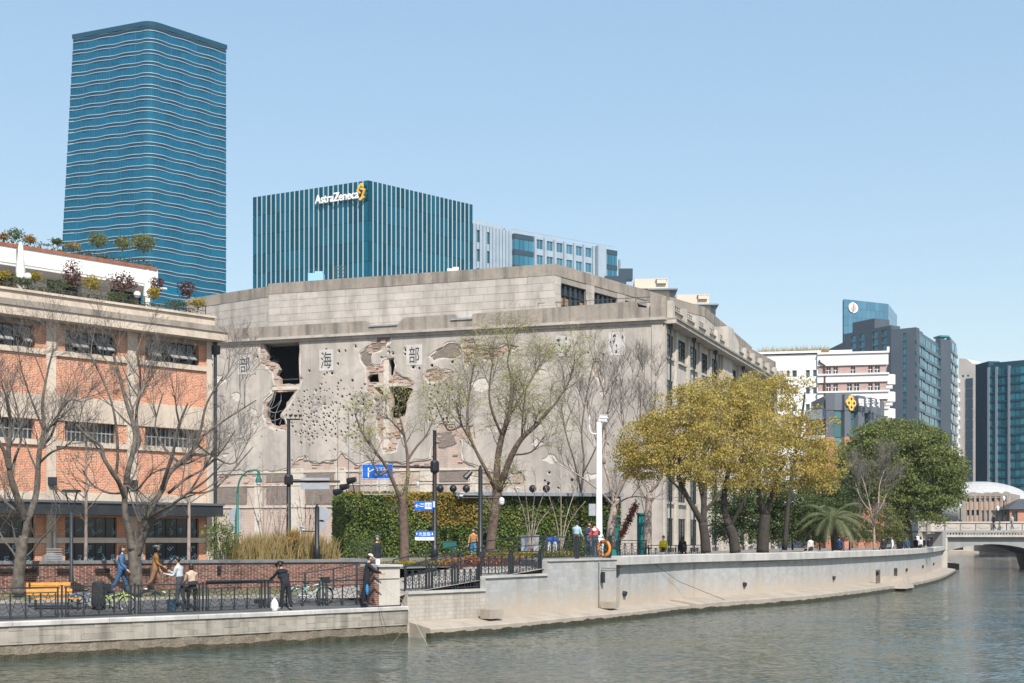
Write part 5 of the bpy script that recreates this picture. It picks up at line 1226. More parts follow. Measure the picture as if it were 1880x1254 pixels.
# --- stone bridge
br = empty('bridge', far(1715,162,-1.2), 'pale stone arched bridge with panelled parapet over the river', 'bridge')
MT['bstone'] = mat('bridge_stone', (.5,.45,.40), (.43,.39,.35), .5, .85, fine=(.36,.32,.29), fscale=2, streak=(.28,.25,.22), sfac=.5); MT['bgrey'] = mat('bridge_concrete', (.31,.31,.31), (.26,.26,.26), .4, .9, streak=(.18,.18,.18))  # second tone is a plain grey, darker than the bridge stone
KF = Facade(far(1706,160), (.95,-.12)); bl = 60.0; Ky = 159.0
def kz(py): return zat(py,Ky)
uc = [KF.px(x,990)[0] for x in (1735,1815,1905)]
ar = [(0,-1.4),(uc[0]-.9,-1.4)]+[(uc[0]-.3+(uc[2]-uc[0]+.6)*t/14, kz(1017)+(kz(999)-kz(1017))*sin(pi*t/14)**.75) for t in range(15)]+[(uc[2]+.9,-1.4),(uc[2]+2.5,-1.4)]+[(uc[2]+3.1+(uc[2]-uc[0]+.6)*t/14, kz(1017)+(kz(996)-kz(1017))*sin(pi*t/14)**.75) for t in range(15)]+[(bl,-1.4),(bl,kz(978)),(0,kz(981))]
mb = MB(); KF.slab(mb, ar, [], -12, 0); mb.build('arch_spans', MT['bgrey'], br)
mb = MB(); KF.box(mb, 0,bl,kz(986),kz(982),.001,.5); mb.build('deck_edge', MT['bstone'], br)
mb = MB()
for k in range(110): KF.box(mb, .1+k*.34,.3+k*.34,kz(982),kz(978.5),.002,.3)
mb.build('dentils', MT['bgrey'], br, kind='stuff')
mb = MB(); KF.box(mb, 0,bl,kz(978),kz(973.5),-.3,.35); mb.build('deck_moulding', MT['bgrey'], br)
u_ = 0
while u_ < bl:
    mb = MB(); KF.box(mb, u_+.06,u_+1.72,kz(973.4),kz(960.5),-.2,.12); o = mb.build('parapet_panel', MT['bstone'], br)
    mb = MB(); KF.box(mb, u_+.3,u_+1.45,kz(969),kz(964.5),.121,.17); KF.box(mb, u_+.6,u_+1.15,kz(970.5),kz(963.2),.122,.16); mb.build('carved_relief', MT['bstone'], o)
    u_ += 1.78
mb = MB(); KF.box(mb, 0,bl,kz(960.4),kz(957.5),-.25,.22); mb.build('parapet_coping', MT['bstone'], br)
mb = MB(); KF.box(mb, 0,bl,kz(977),kz(973.6),-12,-.31); mb.build('deck', MT['asphalt'], br)
AF = Facade(far(1687,158), far(1708,157)-far(1687,158)); al = (far(1708,157)-far(1687,158)).length
mb = MB(); AF.slab(mb, rect(0,al,kz(975),kz(959)), [rect(al*.3+i*.28,al*.3+i*.28+.14,kz(968),kz(963)) for i in range(3)], -.4, 0); mb.build('abutment_parapet', MT['bstone'], br)
mb = MB(); AF.box(mb, 0,.45,1.3,kz(957.5),-1,.15); AF.box(mb, al-.3,al+.1,kz(980),kz(957.5),-1,.15); mb.build('abutment_pier', MT['bstone'], br)
mb = MB(); AF.box(mb, .5,al+.3,1.2,kz(976),-8,-2.5); mb.build('abutment_recess', MT['bgrey'], br)
mb = MB(); AF.box(mb, .2,al+.3,kz(976),kz(975),-2.6,.2); mb.build('abutment_slab', MT['bstone'], br)
mb = MB(); KF.box(mb, 1.0,2.0,-1.4,kz(987),-.2,.6); mb.build('pier_block', MT['bstone'], br)
# far embankment seen under the arch
fe = [(54,168),(58.5,186),(66.5,216),(80.5,266),(94.5,324),(114,343),(200,336),(420,308)]
mb = MB(); sweep(mb, [tuple(p_) for p_ in spline(fe,5)], [(-.6,-1.6),(0,-1.6),(0,2.9),(-.6,2.9)]); e = thing_mesh(mb, 'embankment_wall', MT['fwall'], (114,343,-1.2), 'pale embankment wall on the far bend seen under the bridge arch', 'wall')
mb = MB(); sweep(mb, [tuple(p_) for p_ in spline(fe,5)], [(0,-1.6),(2.2,-1.6),(2.2,-.6),(0,-.45)]); thing_mesh(mb, 'embankment_ledge', MT['ledge'], (114,343,-1.2), 'pale stone ledge at the foot of the far embankment', 'ledge')
# more of the city beyond, low behind the bridge
for k, (px0, px1, Y, py, lab) in enumerate(((1640,1700,330,905,'low grey house behind the dark green tree'),(1700,1768,350,895,'low pale house left of the ruined hall'))):
    fc = Facade(far(px0,Y), (1,0)); L_ = (px1-px0)/F*Y; e = empty('house', far(px0,Y,1.3), lab, 'house')
    block(fc, L_, 1.3, zat(py,Y), 10, MT['ogrey'] if k == 0 else MT['fcream'], [(1+i*2.4,2.2+i*2.4,zat(py,Y)-3.2-j*3.4,zat(py,Y)-1.4-j*3.4) for i in range(int(L_/2.6)) for j in range(2)], MT['darkglass'], e)
# ------------------------------------------------------------------ trees and planting
def quads(name, c, size, material, parent, R, up=.0, label=None, kind=None, aspect=.6, nrm=None):
    """many leaf-sized faces at the points c (world), random tilt; one mesh"""
    c = np.asarray(c, dtype=np.float64); n = len(c); rs = np.random.RandomState(R)
    a = rs.normal(size=(n,3)); a[:,2] *= .7; a /= np.linalg.norm(a,axis=1)[:,None]+1e-9
    b = rs.normal(size=(n,3))
    if up: b += np.array((0,0,up))
    b -= (b*a).sum(1)[:,None]*a; b /= np.linalg.norm(b,axis=1)[:,None]+1e-9; d = np.cross(a,b)
    s = (size*rs.uniform(.6,1.3,n))[:,None]
    loc = np.array(rootloc(parent)) if parent is not None else np.zeros(3)
    c = c-loc
    v = np.stack([c-b*s*.5, c+d*s*.5*aspect, c+b*s*.5, c-d*s*.5*aspect], 1).reshape(-1,3)
    me = bpy.data.meshes.new(name); me.vertices.add(4*n); me.vertices.foreach_set('co', v.ravel().astype(np.float32))
    me.loops.add(4*n); me.loops.foreach_set('vertex_index', np.arange(4*n, dtype=np.int32))
    me.polygons.add(n); me.polygons.foreach_set('loop_start', np.arange(0,4*n,4, dtype=np.int32)); me.polygons.foreach_set('loop_total', np.full(n,4,dtype=np.int32))
    me.materials.append(material); me.update(calc_edges=True)
    return tag(link(name, me, parent), label, None, None, kind)
def perp(d, R):
    v = Vector((R.gauss(0,1),R.gauss(0,1),R.gauss(0,1))); v -= d*v.dot(d); return v.normalized() if v.length > 1e-4 else Vector((1,0,0))
def sprout(mb, pts, rad, lev, prm, R, tips, mi=0):
    """side shoots along a limb, recursively"""
    if lev >= len(prm['n']): return
    n = prm['n'][lev]; k = len(pts)
    L = sum((pts[i+1]-pts[i]).length for i in range(k-1))
    n = max(1, int(n*R.uniform(.7,1.3)*(1 if lev else max(.5, L/prm.get('ref',4)))))
    for j in range(n):
        t = R.uniform(prm.get('t0',.2),1)**.8*(k-1); i = min(int(t), k-2); f = t-i
        p = pts[i].lerp(pts[i+1], f); d = (pts[i+1]-pts[i]).normalized(); r = rad[i]*(1-f)+rad[i+1]*f
        nd = (d*prm['fwd'][lev]+perp(d,R)+Vector((0,0,prm['up'][lev]))).normalized()
        ln = prm['len'][lev]*R.uniform(.5,1.25)*(1.15-.5*t/(k-1)); ns = prm['seg'][lev]
        q_ = [p]; cd = nd
        for s in range(ns):
            cd = (cd+Vector((R.gauss(0,1),R.gauss(0,1),R.gauss(0,1)))*prm['wob']+Vector((0,0,prm['bend'][lev]))).normalized(); q_.append(q_[-1]+cd*ln/ns)
        r0 = min(r*.7, prm['r'][lev]); rr = [r0*(1-.8*s/ns) for s in range(ns+1)]; rr = [max(x,prm['rmin']) for x in rr]
        mb.tube(q_, rr, 5 if (r0 > .05) else 3, mi, cap=False)
        if lev == len(prm['n'])-1: tips.append(q_)
        sprout(mb, q_, rr, lev+1, prm, R, tips, mi)
BARE = dict(n=(8,6,5,3), len=(2.3,1.3,.75,.4), seg=(4,4,3,2), fwd=(1.0,1.1,1.2,1.2), up=(.5,.45,.4,.3), bend=(.06,.05,.05,.03), r=(.045,.018,.009,.006), rmin=.0042, wob=.14, ref=4)
def traced(name, Y, base_px, limbs, label, cat='tree', prm=BARE, seed=1, bark=None, group=None, spr=True, scale=1.0, zbase=None):
    """limbs: (radius at start m, radius at end m, [(px, py, depth offset m) ...]) traced on the photograph, given real depth"""
    R = random.Random(seed); b_ = P(base_px[0], base_px[1], Y); e = empty(name, b_, label, cat, group); mb = MB(); tw_ = MB(); tips = []
    for r0, r1, pts in limbs:
        q_ = [P(x, y, Y+(d_[0] if d_ else 0)) for x, y, *d_ in pts]; q_ = spline(q_, 4); n = len(q_)
        rr = [(r0+(r1-r0)*(i/(n-1)))*(1 if r0 > .19 else .8)*(1+.12*mnoise.noise(q_[i]*2.5)) for i in range(n)]; mb.tube(q_, rr, 8 if r0 > .08 else 6)
        if spr: sprout(tw_, q_[n//4:], rr[n//4:], 0 if r0 > .05 else 1, prm, R, tips)
    mb.build('trunk', bark or MT['bark'], e, smooth=True)
    if spr: tw_.build('branches', MT['twig'], e, kind='stuff')
    return e, tips
# --- the two large bare trees on the verge
traced('bare_tree', 46.2, (33,1088), [
  (.22,.18,[(33,1092),(34,1060),(37,1030),(40,1005),(44,985)]),(.19,.14,[(40,1005),(47,980),(50,955),(46,945)]),
  (.16,.07,[(47,955),(36,925,-.3),(24,890,-.6),(17,860,-.8),(16,820,-1),(20,780,-1),(12,730,-1.2)]),(.11,.04,[(17,862,-.8),(8,830,-1),(-6,800,-1.2),(-14,750,-1.3)]),(.08,.03,[(20,880,-.6),(28,840,-.2),(38,810,.2),(36,770,.4),(18,700,.6)]),
  (.16,.09,[(50,955),(62,925,.4),(68,895,.7),(70,860,.9),(73,825,1),(82,790,1.1)]),(.09,.03,[(82,790,1.1),(78,740,1.3),(86,690,1.5),(98,640,1.5)]),(.07,.03,[(74,822,1),(94,800,1.5),(108,760,1.8),(128,735,2),(150,738,2.2)]),(.06,.02,[(72,850,.9),(95,830,.3),(120,820,0),(142,800,-.3)]),(.05,.02,[(80,790,1.1),(60,740,1),(40,680,.8),(30,620,.8)])],
  'large bare tree with knobbly trunk beside the wooden bench', prm=dict(BARE, n=(8,6,5,3), rmin=.0038), seed=4)
traced('bare_tree', 47.0, (248,1090), [
  (.25,.22,[(250,1092),(249,1060),(247,1030),(245,1000)]),(.17,.12,[(243,1010,-.1),(236,975,-.2),(230,945,-.3),(229,915,-.4),(232,890,-.4)]),(.2,.17,[(248,1020),(258,990),(265,965),(268,950)]),
  (.13,.06,[(232,890,-.4),(236,860,-.4),(244,830,-.3),(248,800,0),(242,770,.2),(232,740,.3),(222,700,.4),(208,650,.4)]),(.1,.04,[(244,832,-.3),(256,810,.4),(250,770,.8),(254,730,1),(258,690,1.2),(250,640,1.2)]),
  (.12,.05,[(229,915,-.4),(218,885,-.9),(205,865,-1.2),(190,840,-1.4),(186,820,-1.4),(160,800,-1.6),(140,780,-1.6)]),(.07,.03,[(212,875,-1),(216,840,-1.2),(214,790,-1.4),(205,740,-1.5),(185,690,-1.5),(165,650,-1.6)]),(.06,.025,[(226,905,-.4),(200,905,.2),(170,890,.4),(150,860,.5)]),
  (.15,.08,[(268,950),(282,925,.3),(297,900,.5),(310,870,.6),(330,850,.8),(352,830,.9),(372,800,1)]),(.1,.04,[(297,900,.5),(305,870,-.2),(318,830,-.5),(325,790,-.7),(345,740,-.9)]),(.09,.035,[(268,955),(290,940,-.6),(318,925,-1),(345,905,-1.2),(380,880,-1.4),(410,850,-1.5)]),(.07,.03,[(310,905,.5),(340,880,1.2),(375,860,1.6),(405,830,1.8),(432,790,1.8)]),(.08,.03,[(352,830,.9),(368,790,1.1),(380,740,1.2),(410,690,1.2)]),(.06,.025,[(330,850,.8),(300,820,1.4),(285,780,1.6),(300,720,1.6)]),(.06,.03,[(372,800,1),(400,780,1.5),(430,760,1.8),(470,735,2)]),
  (.055,.02,[(345,905,-1.2),(390,900,-1),(430,860,-.6),(465,820,-.3)]),(.05,.02,[(360,815,1),(395,840,1.6),(430,850,2),(460,800,2.2)]),(.06,.025,[(232,890,-.4),(250,900,-1),(278,870,-1.5),(310,858,-1.8)])],
  'large bare tree with many forking stems in front of the brick building', prm=dict(BARE, n=(6,6,5,3), rmin=.0038), seed=9)
# slim pale saplings behind the garden wall
SL = dict(BARE, n=(10,4,3), len=(1.5,.7,.4), seg=(4,3,2), fwd=(.25,.9,1), up=(.35,.2,.2), bend=(.1,.08,.05), r=(.03,.014,.009), t0=.05)
MT['palebark'] = mat('pale_pinkish_bark', (.33,.26,.23), (.24,.19,.165), 5, .9, bump=.4)
for k, (px, top, Y) in enumerate(((157,740,53.5),(346,800,54.5))):
    traced('sapling', Y, (px,1040), [(.1,.04,[(px,1045),(px+1,960),(px+1,880),(px+2,top)])], ('slim pale straight sapling behind the garden wall, left of the large forked tree','slim pale straight sapling behind the garden wall at the end of the brick building')[k], prm=SL, seed=20+k, bark=MT['palebark'], group='slim saplings by the brick building')
# thin leafless bushes by the warehouse foot
BU = dict(BARE, n=(6,4,3), len=(.9,.5,.3), seg=(3,3,2), up=(.7,.6,.5), r=(.02,.012,.008), rmin=.006)
MT['budleaf'] = leafmat('pink_buds', [(.2,.09,.08),(.28,.14,.11)])
for k, (px, base, Y, lim) in enumerate(((485,1000,60,((470,880),(482,840),(500,870),(455,900),(512,900))),(510,1010,58,((500,930),(515,900),(528,925),(520,880))),(560,1010,60,((548,900),(562,870),(580,890),(592,920),(545,930))))):
    e, tips = traced('leafless_bush', Y, (px,base), [(.035,.012,[(px,base+15),((px*2+x)/3,(base*2+y)/3,.3*(i%3-1)),(x,y,.7*(i%3-1))]) for i, (x, y) in enumerate(lim)], ('tall leafless bush beside the green street lamp','short leafless bush in front of the dark signal pole','leafless budding bush right of the dark signal pole')[k], 'bush', BU, 30+k, MT['palebark'], 'leafless bushes at the warehouse foot')
    quads('buds', [t[-1] for t in tips for _ in range(2)], .07, MT['budleaf'], e, k)
# --- willows just coming into leaf
MT['willowleaf'] = leafmat('young_willow_leaf', [(.48,.46,.09),(.6,.56,.14),(.7,.64,.21)], .5)
MT['brownbark'] = mat('brown_bark', (.15,.105,.08), (.085,.06,.048), 5, .9, bump=.8, bscale=16)
WI = dict(BARE, n=(8,6,4), len=(2.4,1.7,1.5), seg=(4,5,5), fwd=(1,.7,.5), up=(.5,.2,-.1), bend=(.05,-.04,-.16), r=(.045,.018,.009), rmin=.0065, wob=.12)
def willow(Y, base, limbs, label, seed, nl, prm=WI):
    e, tips = traced('willow_tree', Y, base, limbs, label, 'tree', prm, seed, MT['brownbark'], 'willows in young leaf')
    R = random.Random(seed); pts = []
    for t in tips:
        for _ in range(nl):
            i = R.randrange(len(t)-1); p = t[i].lerp(t[i+1], R.random()); pts.append((p.x+R.gauss(0,.05),p.y+R.gauss(0,.05),p.z+R.gauss(0,.05)))
    quads('leaves', pts, .075, MT['willowleaf'], e, seed, aspect=.35)
    return e
willow(63, (742,1030), [(.24,.2,[(742,1035),(742,990),(740,940),(738,912)]),(.13,.05,[(737,920),(722,885,-.3),(708,855,-.6),(690,830,-.9),(668,800,-1),(655,770,-1)]),(.08,.03,[(712,862,-.6),(696,872,-1.2),(684,850,-1.5),(672,835,-1.5)]),(.13,.05,[(741,915),(748,880,.3),(748,840,.5),(742,800,.6),(735,770,.7)]),(.08,.03,[(748,845,.5),(765,820,1),(782,800,1.3),(795,770,1.4)]),(.06,.02,[(742,800,.6),(725,780,0),(705,760,-.3)])],
  'smaller willow with brown trunk in front of the ivy-covered wall', 5, 8, dict(WI, n=(8,6,4), len=(1.5,1.1,1.0), r=(.035,.013,.006), rmin=.0045, up=(.8,.6,.1), bend=(.08,.02,-.06)))
willow(69, (903,1010), [(.27,.23,[(900,1015),(903,980),(908,940),(914,905)]),(.2,.1,[(910,925),(912,880),(914,840,.3),(922,800,.6),(935,760,.8),(942,700,1)]),(.2,.09,[(914,900),(926,870,-.5),(940,835,-.8),(958,805,-1),(985,780,-1.2),(1010,750,-1.3)]),(.14,.05,[(910,900),(896,870,-.8),(880,840,-1),(865,810,-1.2),(848,780,-1.4),(838,740,-1.5)]),(.1,.04,[(866,812,-1.2),(858,770,-.6),(862,720,-.3),(870,670,0)]),(.1,.04,[(922,800,.6),(905,760,.2),(898,720,0),(905,660,0)]),(.09,.035,[(935,760,.8),(965,715,1.4),(990,670,1.6)]),(.08,.03,[(985,780,-1.2),(1020,740,-1),(1045,700,-.8),(1055,660,-.8)]),(.08,.03,[(848,780,-1.4),(825,790,-2),(812,770,-2.2),(800,740,-2.4)]),(.07,.03,[(940,835,-.8),(975,830,-1.8),(1000,800,-2.2)]),(.08,.03,[(942,705,1),(932,665,1),(940,630,1)]),(.07,.03,[(958,805,-1),(960,760,-1.6),(968,700,-1.9)])],
  'large leaning willow with yellow-green drooping shoots before the warehouse', 6, 8, dict(WI, n=(11,8,4), len=(1.7,1.4,1.3), r=(.04,.014,.006), rmin=.005, up=(.8,.6,.1), bend=(.08,.03,-.07)))
# --- tall bare trees by the warehouse corner, plane trees with pale bark
TB = dict(BARE, n=(9,6,5), len=(2.6,1.3,.7), seg=(4,3,3), up=(.9,.8,.6), fwd=(1.2,1.2,1.2), r=(.035,.015,.008), rmin=.006)
MT['planebark'] = mat('pale_plane_bark', (.40,.33,.28), (.2,.16,.14), 4, .9, bump=.3, fine=(.5,.42,.36), fscale=9)
traced('plane_tree', 84, (1120,1005), [(.3,.24,[(1122,1008),(1122,970),(1127,940),(1130,915)]),(.16,.05,[(1128,920),(1118,880,.4),(1105,840,.8),(1090,790,1),(1075,740,1)]),(.17,.05,[(1130,915),(1142,890,-.4),(1160,850,-.8),(1170,800,-1),(1178,740,-1.2),(1180,680,-1.2)]),(.1,.04,[(1127,930),(1105,905,-.8),(1080,885,-1.2),(1050,865,-1.5),(1020,850,-1.6)]),(.1,.04,[(1110,850,.6),(1112,800,1.2),(1108,740,1.4),(1112,690,1.4)]),(.08,.03,[(1150,870,-.6),(1150,820,0),(1142,760,.4),(1140,690,.6)]),(.08,.03,[(1128,930),(1150,915,-1.2),(1175,912,-1.6),(1195,920,-1.8)])],
  'bare plane tree with pale bark behind the white camera mast', prm=TB, seed=41, bark=MT['planebark'], group='bare plane trees by the warehouse corner')
traced('plane_tree', 88, (1190,1005), [(.28,.22,[(1189,1008),(1189,980),(1190,940),(1193,905)]),(.15,.05,[(1192,910),(1185,870,.4),(1190,820,.8),(1200,760,1),(1205,690,1.2)]),(.13,.05,[(1193,905),(1212,880,-.5),(1222,850,-.8),(1240,800,-1)]),(.08,.03,[(1191,925),(1175,895,-.6),(1165,870,-.8),(1150,850,-1)]),(.09,.03,[(1190,820,.8),(1170,770,.4),(1160,720,.4),(1165,660,.4)])],
  'bare plane tree with pale bark right of the teal door', prm=TB, seed=42, bark=MT['planebark'], group='bare plane trees by the warehouse corner')
traced('tall_bare_tree', 92, (1060,1005), [(.16,.1,[(1060,1008),(1062,950),(1066,900)]),(.1,.03,[(1066,905),(1072,850,.3),(1068,790,.5),(1078,720,.7),(1090,660,.7)]),(.09,.03,[(1066,900),(1055,850,-.4),(1040,800,-.6),(1030,740,-.8)]),(.07,.03,[(1070,870,.2),(1095,820,-.4),(1115,760,-.6),(1125,700,-.6)])],
  'thin bare tree between the large willow and the camera mast', prm=TB, seed=43)
for k, (px, base, Y, lim) in enumerate(((975,1010,74,((940,880),(958,860),(985,870),(1000,900),(1015,930))),(1030,1010,80,((1000,890),(1030,870),(1060,890),(1075,920))))):
    traced('leafless_shrub', Y, (px,base), [(.05,.02,[(px,base+5),((px*2+x)/3,(base*2+y)/3-20,.4*(i%3-1)),(x,y,1.0*(i%3-1))]) for i, (x, y) in enumerate(lim)], ('pale leafless shrub beside the large willow trunk','pale leafless shrub left of the camera mast')[k], 'shrub', dict(BU, len=(1.3,.7,.4)), 50+k, MT['planebark'], 'pale leafless shrubs before the dark hedge')
# --- evergreen crowns made of many leafy clumps
def crown_points(Y, lobes, R, dens, clump=(.45,.85), size=.17):
    pts = []
    for px, py, rx, ry, dY in lobes:
        c = P(px, py, Y+dY); ax, az_ = rx/F*Y, ry/F*Y; ay = (ax+az_)/2
        nC = int(dens*ax*az_*5)
        for _ in range(nC):
            while True:
                d = Vector((R.gauss(0,1),R.gauss(0,1),R.gauss(0,1))).normalized()
                if d.z > -.75: break
            rr = R.uniform(.62,1.0)
            cc = Vector((c.x+d.x*ax*rr, c.y+d.y*ay*rr, c.z+d.z*az_*rr)); cr = R.uniform(*clump); m_ = int(150*cr*cr*(.17/size)**1.3)
            for _ in range(m_):
                e = Vector((R.gauss(0,1),R.gauss(0,1),R.gauss(0,1))).normalized(); e.z = abs(e.z) if R.random() < .75 else e.z
                q_ = cc+Vector((e.x,e.y,e.z*.7))*cr*R.uniform(.55,1.05); pts.append((q_.x,q_.y,q_.z))
    return pts
def leafy(name, Y, base, limbs, lobes, leaf, label, seed, dens=1.0, size=.17, bark=None, group=None, clump=(.45,.85), cat='tree'):
    b_ = P(base[0], base[1], Y); e = empty(name, (b_.x,b_.y,1.3), label, cat, group); mb = MB(); R = random.Random(seed)
    for r0, r1, pts in limbs:
        q_ = spline([P(x, y, Y+(d_[0] if d_ else 0)) for x, y, *d_ in pts], 4); n = len(q_); mb.tube(q_, [r0+(r1-r0)*i/(n-1) for i in range(n)], 8)
    if limbs: mb.build('trunk', bark or MT['bark'], e, smooth=True)
    quads('crown', crown_points(Y, lobes, R, dens, clump, size), size, leaf, e, seed)
    return e
MT['gold_leaf'] = leafmat('golden_green_leaf', [(.16,.15,.042),(.32,.265,.07),(.5,.385,.11),(.64,.48,.15)], .4)
MT['dark_leaf'] = leafmat('dark_green_leaf', [(.05,.078,.024),(.11,.15,.045),(.2,.22,.068),(.26,.26,.09)], .33)
MT['mid_leaf'] = leafmat('mid_green_leaf', [(.04,.06,.02),(.08,.115,.038),(.13,.165,.06)], .3)
MT['olive_leaf'] = leafmat('olive_leaf', [(.075,.095,.03),(.15,.16,.05),(.22,.21,.075)], .3)
MT['camphorbark'] = mat('dark_bark', (.055,.046,.038), (.035,.03,.026), 4, .9, bump=.6)
leafy('camphor_tree', 77, (1295,1010), [(.3,.25,[(1296,1015),(1294,985),(1290,960)]),(.2,.08,[(1290,962),(1275,935,-.3),(1258,905,-.5),(1245,870,-.8),(1250,830,-.8)]),(.2,.08,[(1291,960),(1292,920,.3),(1284,880,.5),(1290,840,.6)]),(.14,.05,[(1292,940,.3),(1310,920,.6),(1325,900,.8)]),(.1,.04,[(1262,912,-.5),(1240,890,-1),(1220,870,-1.2)])],
  [(1195,830,60,54,0),(1165,845,34,34,0),(1220,800,50,45,1),(1265,740,45,36,0),(1265,870,46,32,0),(1245,785,62,58,-1),(1290,830,55,50,1),(1180,865,42,34,.5),(1235,850,50,45,-1.5),(1300,770,50,45,1)], MT['gold_leaf'], 'golden-green evergreen tree nearest the white camera mast', 61, 3.4, .135, MT['camphorbark'], 'golden-green trees behind the flood wall')
leafy('camphor_tree', 81, (1345,1010), [(.34,.28,[(1350,1015),(1346,985),(1338,965)]),(.26,.1,[(1338,966),(1330,930,.3),(1332,890,.4),(1345,840,.5)]),(.13,.05,[(1340,970),(1358,935,-.4),(1372,910,-.6),(1385,880,-.6)])],
  [(1330,760,55,50,0),(1320,725,48,34,0),(1345,865,50,34,0),(1350,820,60,55,-1),(1375,745,45,48,1),(1330,880,45,30,-.5),(1390,800,48,52,0)], MT['gold_leaf'], 'golden-green evergreen tree with curved trunk, middle of the three', 62, 3.4, .135, MT['camphorbark'], 'golden-green trees behind the flood wall')
leafy('camphor_tree', 88, (1400,1010), [(.42,.34,[(1400,1015),(1402,975),(1405,945)]),(.24,.08,[(1405,946),(1415,915,.3),(1428,880,.5),(1440,840,.6)]),(.22,.08,[(1404,946),(1395,915,-.4),(1392,880,-.5),(1400,830,-.5)])],
  [(1420,790,50,55,0),(1385,730,40,34,0),(1470,800,42,40,0),(1500,895,36,26,0),(1520,865,28,30,0),(1455,840,55,55,-1),(1490,870,45,40,.5),(1405,870,45,40,-1),(1425,730,40,38,1),(1500,830,30,30,0),(1440,890,45,30,0)], MT['gold_leaf'], 'golden-green evergreen tree with thick straight trunk, farthest of the three', 63, 3.0, .14, MT['camphorbark'], 'golden-green trees behind the flood wall')
leafy('camphor_tree', 96, (1470,1000), [(.2,.05,[(1440,1010),(1450,900),(1470,780),(1478,720)]),(.08,.03,[(1462,820),(1490,780),(1510,770)])],
  [(1470,705,28,22,0),(1448,712,24,26,0),(1488,745,26,18,1),(1430,698,20,16,0),(1515,775,22,16,0),(1395,700,30,20,1),(1375,695,22,15,1)], MT['gold_leaf'], 'sparse golden-green treetop rising before the white building', 64, 1.3, .17, MT['camphorbark'], 'golden-green trees behind the flood wall', (.3,.55))
leafy('evergreen_tree', 120, (1662,1005), [(.8,.6,[(1662,1010),(1660,970),(1658,930)]),(.4,.12,[(1658,930),(1640,890,-1),(1620,850,-1.5)]),(.4,.12,[(1660,930),(1685,890,1),(1705,850,1.5)])],
  [(1650,850,95,70,0),(1580,855,44,46,-1),(1575,890,40,34,-2),(1562,880,28,34,-1),(1570,925,32,30,0),(1620,815,52,36,-1),(1690,825,50,36,0),(1600,860,52,52,-2),(1705,880,62,70,0),(1650,800,55,28,0),(1725,915,42,45,1),(1640,905,60,45,-2),(1690,935,55,40,-1),(1735,860,28,38,0)], MT['dark_leaf'], 'large round dark green tree beside the bridge', 65, 2.0, .22, MT['camphorbark'], clump=(.7,1.25))
for k, (Y, lobes, lab, lf) in enumerate(((98,[(1345,925,34,34,0),(1330,960,28,34,0),(1372,955,32,42,0),(1385,920,28,30,0),(1395,960,30,46,1),(1350,985,34,24,-1)],'dark evergreen bush behind the middle golden tree','mid_leaf'),(100,[(1455,930,48,44,0),(1435,970,40,36,0),(1482,955,42,46,0),(1425,935,30,34,0),(1460,985,44,26,-1),(1415,985,34,26,-1)],'dark evergreen bush behind the farthest golden tree','mid_leaf'),(103,[(1505,910,34,38,0),(1515,955,30,40,0),(1490,985,30,24,0),(1535,925,26,34,1),(1550,955,24,34,1),(1565,920,22,30,2)],'dark evergreen bush left of the palm','mid_leaf'),(112,[(1625,965,28,36,0),(1600,985,22,22,0),(1640,985,18,20,0)],'rounded olive-green bush before the large dark tree','olive_leaf'),(108,[(1560,985,18,20,0),(1575,975,16,24,0)],'small green bush right of the palm','mid_leaf'))):
    leafy('evergreen_bush', Y, (lobes[0][0],1005), [(.08,.05,[(lobes[0][0],1010),(lobes[0][0],950)])], lobes, MT[lf], lab, 70+k, 4.5, .15, cat='bush', group='evergreen bushes along the flood wall')
traced('bare_tree', 104, (1605,1005), [(.14,.1,[(1605,1010),(1605,985),(1603,960)]),(.1,.03,[(1604,965),(1598,935,.3),(1590,900,.4),(1580,870,.5)]),(.1,.03,[(1604,962),(1612,930,-.3),(1615,890,-.4),(1625,860,-.4)]),(.07,.03,[(1606,950),(1620,925,.5),(1635,890,.7)]),(.07,.03,[(1598,940),(1580,915,-.4),(1570,885,-.5)])],
  'pale bare tree in front of the large dark green tree', prm=dict(TB, n=(14,8,5), len=(2.4,1.2,.8)), seed=80, bark=MT['planebark'])
# palm
pb = P(1535,1000,97); pe = empty('palm_tree', (pb.x,pb.y,1.3), 'grey-green palm with arching feathery fronds behind the flood wall', 'palm'); R = random.Random(8)
mb = MB(); top = P(1528,955,97); mb.tube([(pb.x,pb.y,1.3),(pb.x-.1,pb.y,2.4),top], [.3,.28,.32], 9); mb.build('trunk', MT['camphorbark'], pe)
MT['palmleaf'] = leafmat('palm_leaf', [(.09,.115,.05),(.16,.18,.085),(.23,.22,.12)], .25)
for k in range(34):
    a = 2*pi*k/34*2.4+R.uniform(-.2,.2); el = R.uniform(.15,1.25); d = Vector((cos(a)*cos(el),sin(a)*cos(el),sin(el))); L_ = R.uniform(2.5,3.6); mb = MB(); p = top.copy(); pts = [p.copy()]
    for s in range(9):
        d = (d+Vector((0,0,-.2))).normalized(); p = p+d*L_/9; pts.append(p.copy())
    mb.tube(pts, [.035*(1-s/11) for s in range(10)], 3, cap=False)
    for s in range(1,28):
        i = min(8,int(s/28*9)); f = s/28*9-i; q_ = pts[i].lerp(pts[i+1],f); t = (pts[i+1]-pts[i]).normalized(); sd = t.cross(Vector((0,0,1))).normalized(); ll = .62*sin(pi*(.12+.85*s/28))+.1
        for sg_ in (-1,1):
            tip = q_+(sd*sg_*.75+t*.65+Vector((0,0,-.35))).normalized()*ll; w_ = t*.035; mb.add([q_-w_, q_+w_, tip], [(0,1,2)])
    mb.build('frond', MT['palmleaf'], pe)
